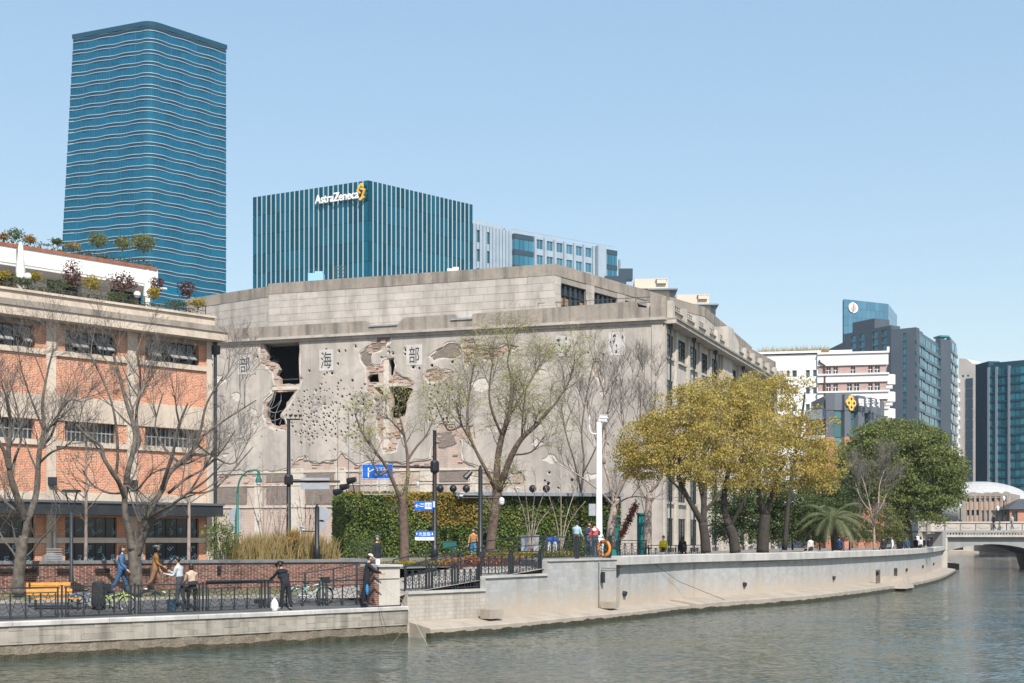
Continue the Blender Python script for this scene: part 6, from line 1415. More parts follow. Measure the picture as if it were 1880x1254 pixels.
# ivy-covered pavilion wall (clipped hedge faces)
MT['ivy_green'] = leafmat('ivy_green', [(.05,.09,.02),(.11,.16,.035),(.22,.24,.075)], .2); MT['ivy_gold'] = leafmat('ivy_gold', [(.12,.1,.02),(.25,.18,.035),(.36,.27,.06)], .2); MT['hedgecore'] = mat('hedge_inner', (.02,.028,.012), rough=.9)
VF = Facade(P(636,900,86), P(1140,900,91)-P(636,900,86)); vl = (P(1140,900,91)-P(636,900,86)).length; hz1 = CZ+(YH-905)/F*86
hd = empty('ivy_wall', VF.at(6,1.3), 'long ivy-covered wall with green and golden leaves below the warehouse', 'hedge wall')
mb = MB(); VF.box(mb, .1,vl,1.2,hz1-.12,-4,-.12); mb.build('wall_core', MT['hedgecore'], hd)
mb = MB(); VF.box(mb, VF.px(835,905)[0],vl,hz1-.1,hz1+.12,-3,.6); mb.build('roof_edge', MT['eave'], hd)
R = random.Random(12); gr, go = [], []
for _ in range(24000):
    u = R.uniform(0,vl); z = R.uniform(1.3,hz1); pxx = 636+u/vl*504; pyy = 990-(z-CZ)*F/88
    p = VF.at(u, z, R.uniform(-.12,.1)); gold = (pxx > 690 and pyy < 905+min(60,(pxx-690)*.55) and pxx < 880 and R.random() < .93) or R.random() < .05
    if pyy > 965 and R.random() < .9: gold = False
    (go if gold else gr).append(tuple(p))
quads('green_ivy', gr, .15, MT['ivy_green'], hd, 1, aspect=.8); quads('golden_ivy', go, .15, MT['ivy_gold'], hd, 2, aspect=.8)
VE = Facade(P(611,900,92.5), P(636,900,86)-P(611,900,92.5)); el_ = (P(636,900,86)-P(611,900,92.5)).length
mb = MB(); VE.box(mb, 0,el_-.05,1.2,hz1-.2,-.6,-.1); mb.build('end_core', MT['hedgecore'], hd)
quads('end_ivy', [tuple(VE.at(R.uniform(0,el_), R.uniform(1.3,hz1), R.uniform(-.1,.08))) for _ in range(4200)], .16, MT['ivy_green'], hd, 3, aspect=.8)
quads('top_ivy', [tuple(VF.at(R.uniform(0,VF.px(835,905)[0]), hz1+R.uniform(-.15,.12), R.uniform(-3,0))) for _ in range(2500)], .2, MT['ivy_gold'], hd, 4, aspect=.8)
# dark clipped bushes and shrubs
def bush(name, px, py, rx, ry, Y, leaf, label, group=None, size=.12, dens=3.0, zb=None, cat='bush'):
    b_ = P(px, py+ry, Y); e = empty(name, b_, label, cat, group); R = random.Random(int(px*7+py)); ax, az_ = rx/F*Y, ry/F*Y; pts = []
    for _ in range(int(dens*420*max(.15, ax*az_))):
        d = Vector((R.gauss(0,1),R.gauss(0,1),R.gauss(0,1))).normalized(); k_ = R.uniform(.45,1.05)*(1+.5*mnoise.noise(d*2.1+Vector((px,0,0))))*(1.25 if R.random() < .06 else 1); pts.append((b_.x+d.x*ax*k_, b_.y+d.y*ax*k_, b_.z+az_+d.z*az_*k_))
    quads('foliage', pts, size, MT[leaf], e, int(px), aspect=.55)
    mb = MB()
    for j in range(5): mb.tube([b_+Vector((0,0,-.1)), b_+Vector((R.uniform(-.4,.4)*ax,R.uniform(-.4,.4)*ax,az_*R.uniform(.8,1.3)))], [.02,.008], 4, cap=False)
    mb.build('stems', MT['twig'], e); return e
MT['red_leaf'] = leafmat('dark_red_leaf', [(.05,.018,.016),(.1,.035,.03),(.15,.05,.04)], .3); MT['yel_leaf'] = leafmat('yellow_leaf', [(.18,.15,.02),(.32,.24,.03),(.45,.32,.04)], .35)
MT['bamboo'] = leafmat('pale_green_leaf', [(.07,.11,.03),(.15,.2,.06),(.24,.27,.1)], .4); MT['straw'] = leafmat('straw_grass', [(.2,.15,.06),(.3,.23,.1),(.38,.3,.14)], .4); MT['orange_leaf'] = leafmat('orange_leaf', [(.28,.16,.04),(.38,.22,.06)], .4)
bush('bamboo_bush', 405,990,32,42,56,'bamboo','pale green feathery bush at the end of the brick building', size=.11, dens=5)
for k, (px, py, rx, ry, Y) in enumerate(((455,1000,38,30,57),(500,1005,40,32,58),(545,1000,38,38,59),(585,1010,30,24,60))):
    b_ = P(px, 1045, Y); e = empty('tall_grass', b_, ('clump of olive-straw tall grass beside the pale green bush','clump of straw grass below the short leafless bush','clump of golden straw grass below the budding bush','low clump of straw grass beside the ivy wall end')[k], 'grass clump', 'straw grasses behind the garden wall'); R = random.Random(k); mb = MB()
    for _ in range(520):
        x0 = b_.x+R.gauss(0,rx/F*Y*.5); y0 = b_.y+R.gauss(0,.5); h_ = R.uniform(.5,1.15)*(2*ry+35)/F*Y*.62; lx, ly = R.gauss(0,.28), R.gauss(0,.2); w_ = .02
        mb.add([(x0-w_,y0,1.3),(x0+w_,y0,1.3),(x0+lx*.5+w_*.7,y0+ly*.5,1.3+h_*.7),(x0+lx,y0+ly,1.3+h_),(x0+lx*.5-w_*.7,y0+ly*.5,1.3+h_*.7)], [(0,1,2,3,4)])
    mb.build('blades', MT['straw'], e)
bush('forsythia_bush', 540,985,10,14,57.5,'orange_leaf','small bush with orange-yellow flowers left of the dark post', size=.1, dens=3)
bush('clipped_bush', 668,1010,32,26,72,'mid_leaf','rounded dark green bush below the end of the ivy wall', size=.1, dens=4)
# yellow-topped hedges along the ramp and red ground cover
for k, (pa_, pb_, py, Ya, Yb, h_, z0) in enumerate(((744,862,1040,58.2,62,.5,.95),(862,1000,1015,64,66,.5,1.3),(865,980,1045,60,63,.55,1.1),(1000,1050,1020,66,68,.5,1.3),(690,742,1040,57.5,58.2,.5,.95))):
    fc = Facade(P(pa_,py,Ya), P(pb_,py,Yb)-P(pa_,py,Ya)); L_ = (P(pb_,py,Yb)-P(pa_,py,Ya)).length; e = empty('low_hedge', fc.at(L_/2,z0), ('low yellow-topped hedge along the ramp beside the willow','low yellow-topped hedge higher up behind the willow trunk','low yellow-topped hedge just behind the stepped railing','short yellow-topped hedge below the blue-dressed child','short yellow-topped hedge behind the pillar')[k], 'hedge', 'yellow-topped hedges along the ramp'); R = random.Random(k)
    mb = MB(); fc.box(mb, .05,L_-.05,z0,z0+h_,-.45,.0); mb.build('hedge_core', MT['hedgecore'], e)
    quads('green_leaves', [tuple(fc.at(R.uniform(0,L_), z0+R.uniform(0,h_), R.uniform(-.02,.08))) for _ in range(int(L_*260))], .09, MT['ivy_green'], e, k)
    quads('yellow_leaves', [tuple(fc.at(R.uniform(0,L_), z0+h_+R.uniform(-.16,.1), R.uniform(-.55,.1))) for _ in range(int(L_*420))], .08, MT['yel_leaf'], e, k+9)
e = empty('red_shrub', P(905,1030,60), 'bed of reddish low shrubs behind the upper stepped railing', 'shrub bed'); R = random.Random(3); fc = Facade(PX(905,59,0), PX(1000,62,0)-PX(905,59,0))
quads('red_leaves', [tuple(fc.at(R.uniform(-2.6,2.6), 1.05+R.uniform(0,.75)*R.random(), R.uniform(-1.5,.3))) for _ in range(3800)], .1, MT['red_leaf'], e, 5); quads('orange_leaves', [tuple(fc.at(R.uniform(-2.6,2.6), 1.05+R.uniform(0,.7), R.uniform(-1.2,.3))) for _ in range(1200)], .1, leafmat('russet_leaf', [(.25,.08,.05),(.4,.17,.1)], .3), e, 6)
# --- terrace planting on the brick building
def tpl(px, py, d, dz=0): u, z = BF.px(px, py, d); return BF.at(u, z, d)
terr = [('small_maple',132,503,18,24,-1.5,'red_leaf','dark red maple in front of the penthouse glazing'),('small_maple',226,518,26,16,-1.5,'red_leaf','spreading dark red maple before the right penthouse window'),('small_maple',288,522,14,14,-1.3,'red_leaf','small dark red maple hiding the corner parasol'),('small_maple',343,530,19,16,-.9,'red_leaf','dark red maple at the free end of the terrace'),
 ('terrace_shrub',168,520,17,14,-1.0,'yel_leaf','yellow-green shrub in the middle of the terrace edge'),('terrace_shrub',282,538,12,12,-.8,'yel_leaf','yellow-green shrub beside the corner globe lamp'),('terrace_shrub',364,557,14,8,-.6,'yel_leaf','low yellow shrub at the terrace corner'),('terrace_shrub',10,505,12,10,-1.0,'yel_leaf','round yellow shrub at the left edge of the terrace'),('terrace_shrub',64,508,12,9,-1.0,'yel_leaf','round yellow shrub beside the left globe lamp'),
 ('terrace_shrub',105,523,22,9,-.8,'mid_leaf','dark green shrub in front of the penthouse wall'),('terrace_shrub',40,516,20,7,-.8,'mid_leaf','dark green low shrub left on the terrace'),('terrace_shrub',215,543,24,7,-.7,'mid_leaf','dark green low shrub below the spreading maple'),('terrace_shrub',322,558,26,6,-.7,'mid_leaf','dark green low shrub below the end maple'),
 ('roof_shrub',180,440,20,14,-5.0,'olive_leaf','round olive bush on the penthouse roof, leftmost of three'),('roof_shrub',225,446,16,13,-5.0,'olive_leaf','round olive bush on the penthouse roof, middle of three'),('roof_shrub',264,445,25,17,-5.2,'olive_leaf','largest round olive bush on the penthouse roof, rightmost'),('roof_shrub',28,430,16,10,-5.4,'mid_leaf','loose green shrub on the left of the penthouse roof'),('roof_shrub',55,439,12,7,-5.0,'orange_leaf','orange shrub on the left of the penthouse roof'),('roof_shrub',134,451,15,6,-5.0,'straw','straw-coloured shrub on the penthouse roof'),('roof_shrub',6,434,9,6,-5.0,'orange_leaf','orange shrub at the far left of the penthouse roof'),('roof_shrub',105,444,12,6,-5.0,'mid_leaf','thin green shrub between the coloured shrubs on the penthouse roof')]
for nm, px, py, rx, ry, d, lf, lab in terr:
    c_ = tpl(px, py, d); bush(nm, px, py, rx, ry, c_.y, lf, lab, None, .12, 6 if nm != 'small_maple' else 4.5, cat='shrub' if nm != 'small_maple' else 'tree')
    if nm in ('small_maple','roof_shrub'):
        o = COL.objects[-1] if False else None
e = empty('roof_flower_bed', BF.at(10,zt if False else BF.px(0,450,-4.5)[1],-5), 'strip of small red and green plants along the penthouse roof edge', 'flower bed'); R = random.Random(4); zq = BF.px(0,450,-4.5)[1]+.2
uE_ = BF.px(285,470,-4.6)[0]
for nm, lf, n_ in (('green_leaves','mid_leaf',1500),('red_leaves','red_leaf',600)): quads(nm, [tuple(BF.at(R.uniform(-2,uE_), zq+R.uniform(0,.35), -4.6+R.uniform(-.6,.1))) for _ in range(n_)], .13, MT[lf], e, n_)
e = empty('terrace_flower_bed', BF.at(12,zp,-.4), 'strip of low plants behind the terrace railing', 'flower bed')
for nm, lf, n_ in (('green_leaves','mid_leaf',2600),('red_leaves','red_leaf',1100)): quads(nm, [tuple(BF.at(R.uniform(-1,LB-.3), zp+R.uniform(-.05,.38), -.45+R.uniform(-.5,.25))) for _ in range(n_)], .12, MT[lf], e, n_)
# grasses on the hotel roof
e = empty('roof_grass', HF.at(hu(1470),hz(648),-2), 'ragged dry grasses along the white building roof', 'grass'); R = random.Random(6); mb = MB()
for _ in range(900):
    u = hu(R.uniform(1394,1522)); h_ = R.uniform(.3,1.5)*R.uniform(.3,1); a = HF.at(u,hz(648)+.4,-1+R.uniform(-1,1)); l_ = R.gauss(0,.3)
    mb.add([(a.x-.04,a.y,a.z),(a.x+.04,a.y,a.z),(a.x+l_,a.y,a.z+h_)], [(0,1,2)])
mb.build('blades', MT['straw'], e)
# creepers on the ground-floor of the warehouse corner
e = empty('red_creeper', VF.at(vl-4,1.3), 'red creeper hanging beside the teal doors', 'creeper'); R = random.Random(2); pts = []
for _ in range(1400):
    t = R.random(); px = 1140+(1168-1140)*t+R.gauss(0,3); py = 985-(985-925)*t+R.gauss(0,4); pts.append(tuple(P(px, py, 89.3)))
for _ in range(500): pts.append(tuple(P(R.gauss(1126,4), R.uniform(905,975), 88.5)))
quads('red_leaves', pts, .13, MT['red_leaf'], e, 3)
# ------------------------------------------------------------------ railings
def rail_panel(fc, u0, u1, z0, z1, ncell, label, group, posts=(True,True), hearts=False, name='iron_railing'):
    e = empty(name, fc.at((u0+u1)/2, z0), label, 'railing', group)
    for side, u in ((0,u0+.05),(1,u1-.05)):
        if posts[side]:
            mb = MB(); fc.box(mb, u-.022,u+.022,z0-.06,z1,-.022,.022); mb.build('post', MT['iron'], e)
    mb = MB(); fc.box(mb, u0,u1,z1-.045,z1,-.03,.03); mb.build('top_rail', MT['iron'], e)
    mb = MB(); fc.box(mb, u0+.09,u1-.09,z1-.2,z1-.175,-.014,.014); mb.build('upper_rail', MT['iron'], e)
    mb = MB(); fc.box(mb, u0,u1,z0+.06,z0+.1,-.02,.02); mb.build('bottom_rail', MT['iron'], e)
    a0, a1 = u0+.12, u1-.12; w_ = (a1-a0)/ncell; zb, zt_ = z0+.1, z1-.18
    for k in range(ncell+1):
        mb = MB(); t = .019 if 0 < k < ncell else .011
        fc.box(mb, a0+w_*k-t,a0+w_*k+t,zb,zt_,-.02,.02); mb.build('upright', MT['iron'], e)
    mb = MB(); lt = []
    for k in range(ncell):
        x0, x1, xm = a0+w_*k, a0+w_*(k+1), a0+w_*(k+.5)
        lt += [((x0,zb),(xm,zt_)),((x1,zb),(xm,zt_))] if not hearts else [((x0+.04,zt_),(xm,zb)),((x1-.04,zt_),(xm,zb))]
        for j in range(4):
            z = zb+(zt_-zb)*(.2+.2*j); lt += [((x0,z+.1),(xm,z-.06)),((x1,z+.1),(xm,z-.06))]
    for (xa, za_), (xb, zb_) in lt: mb.bar(fc.at(xa,za_), fc.at(xb,zb_), .014, .016, up=fc.n)
    mb.build('lattice', MT['iron'], e, kind='stuff'); return e
QF = Facade((-15.72,40.62,0), (.768,.640))
pxs = [-22,113.6,247.6,372.7,486.5,593,690]; labs = ['railing panel in front of the wooden bench at the left edge','railing panel in front of the covered bicycle','railing panel in front of the standing pair','railing panel right of the seated woman','railing panel in front of the bent angler','railing panel beside the pale pillar']
us_ = [QF.px(x, 1100)[0] for x in pxs]
for i in range(6):
    e = rail_panel(QF, us_[i]+.08, us_[i+1]-.08, 0, 1.02, 4 if i < 4 else 3, labs[i], 'black iron railing panels on the low quay')
    p_ = QF.at(us_[i+1], 0); mb = MB(); mb.box((p_.x,p_.y,.5),(.05,.05,1.08), atan2(QF.u.y,QF.u.x)); mb.box((p_.x,p_.y,1.045),(.07,.07,.03), atan2(QF.u.y,QF.u.x)); mb.build('end_post', MT['iron'], e)
for k, (i, z0, z1, n, cells, lab) in enumerate(((0,.52,1.5,3,3,'lowest'),(1,1.02,2.0,2,4,'middle'),(2,1.62,2.62,2,4,'highest'))):
    a, b_ = Vector(FW[i]), Vector(FW[i+1]); fc = Facade((a.x,a.y,0), b_-a); L_ = (b_-a).length; fc.p -= fc.n*.28
    for j in range(n):
        e = rail_panel(fc, L_*j/n+.08, L_*(j+1)/n-.08, z0, z1, cells, lab+' step of the flood wall railing, '+('left','middle','right')[j if n == 3 else j*2]+' panel', 'stepped railing on the flood wall', hearts=True)
        p_ = fc.at(L_*(j+1)/n, z0); mb = MB(); w_ = .13 if j == n-1 else .06
        mb.box((p_.x,p_.y,(z0+z1)/2-.04),(w_,w_,z1-z0+.1), atan2(fc.u.y,fc.u.x)); mb.box((p_.x,p_.y,z1+.03),(w_+.03,w_+.03,.04), atan2(fc.u.y,fc.u.x)); mb.build('end_post', MT['iron'], e)
bf_ = Facade(P(1131,1015,78), P(1295,1012,84)-P(1131,1015,78)); L_ = (P(1295,1012,84)-P(1131,1015,78)).length; bf_.p.z = 0
for j in range(3): rail_panel(bf_, L_*j/3+.05, L_*(j+1)/3-.05, 1.3, 2.45 if j < 1 else 2.15, 4, ('railing panel before the teal doors','railing panel before the person in yellow','railing panel before the seated person in black')[j], 'railing behind the flood wall', hearts=True)
# sloping handrails of the ramp
def handrail(pts, zoff, label, Ys):
    q_ = [P(x, y, Y) for (x, y), Y in zip(pts, Ys)]; e = empty('ramp_handrail', (q_[0].x,q_[0].y,q_[0].z-1), label, 'handrail', 'handrails of the ramp'); mb = MB()
    for i in range(len(q_)-1): mb.tube([q_[i],q_[i+1]], .028, 6)
    mb.build('top_rail', MT['iron'], e)
    mb = MB()
    for i in range(len(q_)-1): mb.tube([q_[i]-Vector((0,0,.42)),q_[i+1]-Vector((0,0,.42))], .022, 6)
    mb.build('lower_rail', MT['iron'], e)
    for p_ in q_: mb = MB(); mb.box((p_.x,p_.y,p_.z-.5),(.07,.07,1.0)); mb.build('post', MT['iron'], e)
handrail([(560,1052),(612,1044),(655,1036),(693,1028)], 0, 'black sloping handrail of the ramp against the brick garden wall', [50.6,51.2,51.8,52.4])
handrail([(722,1028),(782,1014),(830,1004),(876,995),(950,987),(1003,984)], 0, 'long black sloping handrail behind the stepped railing', [55,57.5,59.5,61.5,64,66])
handrail([(744,1040),(800,1024),(846,1012),(890,1004)], 0, 'lower black sloping handrail nearer the pale pillar', [53,55,57,59])
lp = [tuple(Vector(FW[2])+Vector((-.3,.3))), tuple(Vector(FW[3])+Vector((-.4,.3))), (6.5,69), (1.5,69.5), (-.2,62)]
mb = MB(); mb.prism([(x,y,1.3) for x, y in lp], (0,0,.3)); mb.build('viewing_terrace', MT['ground'], kind='structure')
# ------------------------------------------------------------------ lamps, poles, signs
def pole(name, px, py0, py1, Y, r, material, label, cat, zb=1.3, r2=None, group=None):
    zt_ = CZ-(py1-YH)/F*Y; x = (px-CX)/F*Y; e = empty(name, (x,Y,zb), label, cat, group)
    mb = MB(); mb.tube([(x,Y,zb),(x,Y,zb+.9),(x,Y,zb+.95),(x,Y,zt_)], [r*1.45,r*1.45,r,r2 or r], 10); mb.build('pole', material, e, smooth=True); return e, x, zt_
# modern lamp on the path
Y = 45.6; e, x, zt_ = pole('path_lamp', 131, 1105, 940, Y, .055, MT['iron'], 'dark modern path lamp with V-shaped head near the bench', 'lamp', .3)
for s in (-1,1): mb = MB(); mb.bar((x,Y,zt_-.05),(x+s*.2,Y,zt_+.68), .05, .035); mb.build('arm', MT['iron'], e)
mb = MB(); mb.box((x,Y,zt_+.72),(.5,.5,.08)); mb.build('lamp_head', MT['iron'], e)
mb = MB(); mb.box((x,Y,zt_+.67),(.38,.38,.02)); mb.build('diffuser', MT['canvas'], e)
# green swan-neck street lamp
MT['lgreen'] = mat('green_lamp_paint', (.015,.13,.105), (.012,.11,.09), 3, .45)
Y = 58; e, x, zt_ = pole('street_lamp', 436, 1030, 905, Y, .06, MT['lgreen'], 'green swan-neck street lamp at the end of the brick building', 'street lamp', 1.3, .05)
mb = MB(); mb.tube(spline([P(436,905,Y),P(440,882,Y),P(452,867,Y),P(466,863,Y),P(476,866,Y)], 4), .04, 7); mb.build('arm', MT['lgreen'], e, smooth=True)
q_ = P(475,884,Y); mb = MB(); mb.lathe(q_, [(.16,-.02),(.13,.12),(.07,.22),(.06,.42)], 10); mb.build('lamp_head', MT['lgreen'], e); mb = MB(); mb.ball((q_.x,q_.y,q_.z-.06), .12, 10, 7); mb.build('globe', MT['canvas'], e, smooth=True)
MT['signback'] = mat('grey_sign_back', (.36,.38,.42), (.3,.32,.36), 2, .5, metal=.3)
def disc(px, py, Y, r, material, parent, name, t=.03):
    q_ = P(px, py, Y); mb = MB(); mb.tube([(q_.x,q_.y-t,q_.z),(q_.x,q_.y+t,q_.z)], r, 20); return mb.build(name, material, parent)
e, x, zt_ = pole('sign_post', 432, 1030, 935, 59, .035, MT['steel'], 'grey post with two round sign backs beside the green lamp', 'sign'); disc(432,944,58.9,.29,MT['signback'],e,'sign_disc'); disc(432,966,58.9,.26,MT['signback'],e,'sign_disc')
def camera_box(mb, c, d, s=1.0):
    c, d = Vector(c), Vector(d).normalized(); mb.bar(c, c+d*.36*s, .13*s, .12*s); mb.bar(c+Vector((0,0,.085*s)), c+d*.42*s+Vector((0,0,.085*s)), .16*s, .02*s); mb.tube([c+d*.1*s, c+d*.1*s-Vector((0,0,.16*s))], .025*s, 5)
MT['camw'] = mat('pale_camera_housing', (.55,.56,.57), rough=.4)
# signal pole with arm and sign back
Y = 59; e, x, zt_ = pole('signal_pole', 530, 1030, 770, Y, .11, MT['black'], 'tall black pole with cameras on top before the pitted wall', 'pole', 1.3, .07)
mb = MB(); mb.tube([P(532,883,Y),P(624,884,Y)], [.08,.05], 8); mb.build('arm', MT['black'], e); mb = MB(); mb.lathe((x,Y,CZ-(890-YH)/F*Y), [(.18,0),(.2,.1),(.2,.35),(.16,.45)], 10); mb.build('collar', MT['black'], e)
for k, (a, b_) in enumerate(((877,882),(887,898))):
    q0, q1 = P(552,b_,Y-.15), P(605,a,Y-.15); mb = MB(); mb.box(((q0.x+q1.x)/2,Y-.12,(q0.z+q1.z)/2),(q1.x-q0.x,.04,q1.z-q0.z)); mb.build('sign_back', MT['signback'], e)
mb = MB(); q_ = P(540,770,Y); mb.bar((x-.1,Y,zt_),(x+.5,Y,zt_), .06); mb.build('top_bracket', MT['black'], e)
for k, dx in enumerate((.05,.28,.48)): mb = MB(); camera_box(mb, (x+dx,Y,zt_+.16), (.4,-1,-.1), .7); mb.build('camera', MT['black'], e)
# short post with round sign back and side camera
Y = 57; e, x, zt_ = pole('camera_post', 582, 1030, 932, Y, .1, MT['black'], 'short thick black post with round sign back and side camera', 'pole', 1.3, .1)
disc(592,944,Y+.15,.33,MT['signback'],e,'sign_disc'); disc(590,963,Y+.15,.2,MT['signback'],e,'sign_disc'); mb = MB(); mb.tube([P(582,976,Y),P(556,975,Y)], .03, 6); mb.build('arm', MT['black'], e)
mb = MB(); camera_box(mb, P(552,970,Y), (.6,-1,-.1), .9); mb.build('camera', MT['camw'], e); mb = MB(); mb.lathe((x,Y,zt_), [(.12,0),(.05,.08),(.03,.16)], 8); mb.build('finial', MT['black'], e)
# tall pole with road signs
MT['blue'] = mat('road_sign_blue', (.012,.13,.55), (.01,.12,.5), 2, .4); MT['sw'] = mat('sign_white', (.8,.8,.8), rough=.5)
Y = 66; e, x, zt_ = pole('sign_pole', 798, 1030, 790, Y, .13, MT['black'], 'tall black pole carrying blue direction and street name signs', 'sign pole', 1.25, .09)
mb = MB(); mb.tube([P(797,858,Y),P(700,856,Y+.2)], [.07,.05], 8); mb.build('arm', MT['black'], e); mb = MB(); mb.lathe((x,Y,CZ-(868-YH)/F*Y), [(.17,0),(.22,.1),(.22,.5),(.16,.6)], 10); mb.build('collar', MT['black'], e)
mb = MB(); mb.tube([P(797,884,Y),P(765,884,Y)], .03, 6); mb.build('arm', MT['black'], e); q_ = P(767,889,Y); mb = MB(); mb.ball((q_.x,q_.y,q_.z-.05), .09, 9, 7); mb.lathe((q_.x,q_.y,q_.z), [(.1,0),(.1,.1),(.03,.14)], 9); mb.build('dome_camera', MT['camw'], e)
def board(px0, px1, py0, py1, Y, material, parent, name):
    a, b_ = P(px0,py1,Y), P(px1,py0,Y); fc = Facade((a.x,Y,0),(1,0)); mb = MB(); fc.box(mb, 0,b_.x-a.x,a.z,b_.z,-.03,0); o = mb.build(name, material, parent); return fc, b_.x-a.x, a.z, b_.z, o
fc, W_, z0, z1, o = board(664,721,851,880,Y-.1,MT['blue'],e,'direction_sign')
mb = MB()
for a, b_, c, d in ((.02,W_-.02,z0+.02,z0+.04),(.02,W_-.02,z1-.04,z1-.02),(.02,.04,z0+.04,z1-.04),(W_-.04,W_-.02,z0+.04,z1-.04)): fc.box(mb, a,b_,c,d,.001,.006)
mb.build('sign_border', MT['sw'], o)
mb = MB(); mb.bar(fc.at(W_*.22,z0+.1,.01), fc.at(W_*.22,z1-.2,.01), .06, .012, up=fc.n); mb.bar(fc.at(W_*.22,z0+.36,.01), fc.at(W_*.4,z0+.5,.01), .05, .012, up=fc.n); mb.build('sign_arrow', MT['sw'], o)
put_text(fc, '光复路', W_*.62, z0+(z1-z0)*.66, .006, .2, MT['sw'], o, 'sign_lettering', .004); put_text(fc, 'GUANGFU LU', W_*.62, z0+(z1-z0)*.3, .006, .1, MT['sw'], o, 'sign_lettering', .004)
fc, W_, z0, z1, o = board(761,795,920,937,Y-.2,MT['blue'],e,'direction_sign'); put_text(fc, '←', W_*.16, (z0+z1)/2, .006, .3, MT['sw'], o, 'sign_arrow', .004)
mb = MB(); fc.box(mb, W_*.56,W_*.92,z0+.08,z1-.08,.001,.008); mb.build('sign_plate', MT['sw'], o); mb = MB(); fc.box(mb, W_*.28,W_*.52,z0+.3,z0+.33,.001,.006); fc.box(mb, W_*.28,W_*.5,z0+.18,z0+.21,.001,.006); mb.build('sign_line', MT['sw'], o)
for k_ in range(4): mb = MB(); fc.box(mb, W_*(.6+.085*k_),W_*(.645+.085*k_),z0+.14,z1-.14,.009,.014); mb.build('sign_mark', MT['blue'], o)
mb = MB(); q_ = P(797,928,Y); mb.box((q_.x-.05,Y-.12,q_.z+.05),(.2,.12,.3)); mb.build('sign_bracket', MT['camw'], e)
fc, W_, z0, z1, o = board(762,797,975,986,Y-.2,MT['blue'],e,'street_name_sign'); put_text(fc, '光复路', W_*.5, (z0+z1)/2, .006, .2, MT['sw'], o, 'sign_lettering', .004); mb = MB(); fc.box(mb, W_*.07,W_*.12,(z0+z1)/2-.05,(z0+z1)/2+.06,.001,.006); mb.build('sign_mark', MT['sw'], o); mb = MB(); fc.box(mb, W_*.88,W_*.93,(z0+z1)/2-.05,(z0+z1)/2+.06,.001,.006); mb.build('sign_mark', MT['sw'], o)
fc, W_, z0, z1, o = board(762,797,986.2,992,Y-.2,MT['sw'],e,'street_name_strip'); put_text(fc, 'GUANGFU LU', W_*.5, (z0+z1)/2, .006, .09, MT['blue'], o, 'sign_lettering', .003)
# camera pole before the large willow
Y = 60.5; e, x, zt_ = pole('camera_pole', 882, 1035, 862, Y, .115, MT['black'], 'thick black camera pole in front of the large willow', 'pole', 1.0, .1); mb = MB(); mb.lathe((x,Y,zt_), [(.1,0),(.05,.08),(.07,.12),(.03,.2)], 8); mb.build('finial', MT['black'], e)
mb = MB(); mb.tube([P(840,914,Y),P(922,914,Y)], .035, 6); mb.build('arm', MT['black'], e); q_ = P(921,921,Y); mb = MB(); mb.ball((q_.x,q_.y,q_.z-.05), .12, 10, 7, 0); mb.lathe((q_.x,q_.y,q_.z), [(.13,0),(.12,.14),(.03,.2)], 10); mb.build('dome_camera', MT['camw'], e)
mb = MB(); camera_box(mb, P(840,908,Y), (.5,-1,-.05), 1.2); mb.build('camera', MT['camw'], e)
q_ = P(858,872,60.5); mb = MB(); mb.tube([(q_.x+.18,q_.y,q_.z+.16),(q_.x-.1,q_.y-.1,q_.z-.14)], [.1,.14], 8); mb.bar((q_.x,q_.y,q_.z),(x,Y,q_.z-.1),.03); mb.build('spotlight', MT['black'], e)
# white mast
MT['mastw'] = mat('white_mast_paint', (.72,.73,.74), (.62,.63,.65), 2, .4)
Y = 70; e, x, zt_ = pole('camera_mast', 1100, 1020, 775, Y, .17, MT['mastw'], 'tall white camera mast behind the life ring', 'mast', 1.6, .13)
mb = MB(); camera_box(mb, (x,Y,zt_+.12), (1,-.5,-.12), 1.3); camera_box(mb, (x+.05,Y,zt_+.3), (1,-.5,-.1), 1.2); mb.build('camera', MT['mastw'], e); mb = MB(); mb.tube(spline([(x,Y,zt_-.6),(x-.35,Y,zt_-.6),(x-.5,Y,zt_-.4),(x-.5,Y,zt_+.2),(x-.5,Y,zt_+.35)],3), .035, 6); mb.build('aerial_arm', MT['mastw'], e)
q_ = P(1087,936,Y); mb = MB(); mb.box((q_.x,Y-.05,q_.z),(.36,.3,.62)); mb.build('control_cabinet', MT['signback'], e)
# floodlights and roof globes over the ivy wall
for k, (px, py) in enumerate(((622,903),(634,894),(647,882))):
    q_ = P(px, py, 84); mb = MB(); mb.tube([(q_.x-.28,q_.y,q_.z-.05),(q_.x+.22,q_.y-.2,q_.z+.06)], [.22,.16], 10); mb.tube([(q_.x,q_.y,q_.z-.1),(q_.x,q_.y+1.2,hz1-.05)], .03, 5); thing_mesh(mb, 'floodlight', MT['black'], (q_.x,q_.y,q_.z-.3), ('lowest','middle','highest')[k]+' of three black floodlights at the end of the ivy wall', 'floodlight', 'floodlights on the ivy wall')
for k, px in enumerate((808,832,856,978,1003)):
    q_ = P(px, 897, 85); mb = MB(); mb.ball((q_.x,q_.y,q_.z), .24, 10, 8); mb.tube([(q_.x,q_.y,q_.z-.2),(q_.x,q_.y+.5,hz1)], .04, 6); thing_mesh(mb, 'globe_floodlight', MT['black'], (q_.x,q_.y,hz1), ('first','second','third','fourth','fifth')[k]+' dark globe light from the left on the ivy wall roof', 'lamp', 'globe lights on the ivy wall', smooth=True)
mb = MB(); q_ = P(696,893,84.5)
for i in range(5): mb.bar((q_.x-1.0+i*.5,q_.y,q_.z-.5),(q_.x-1.0+i*.5,q_.y,q_.z+.5),.06)
for z in (-.5,.0,.5): mb.bar((q_.x-1.0,q_.y,q_.z+z),(q_.x+1.0,q_.y,q_.z+z),.06)
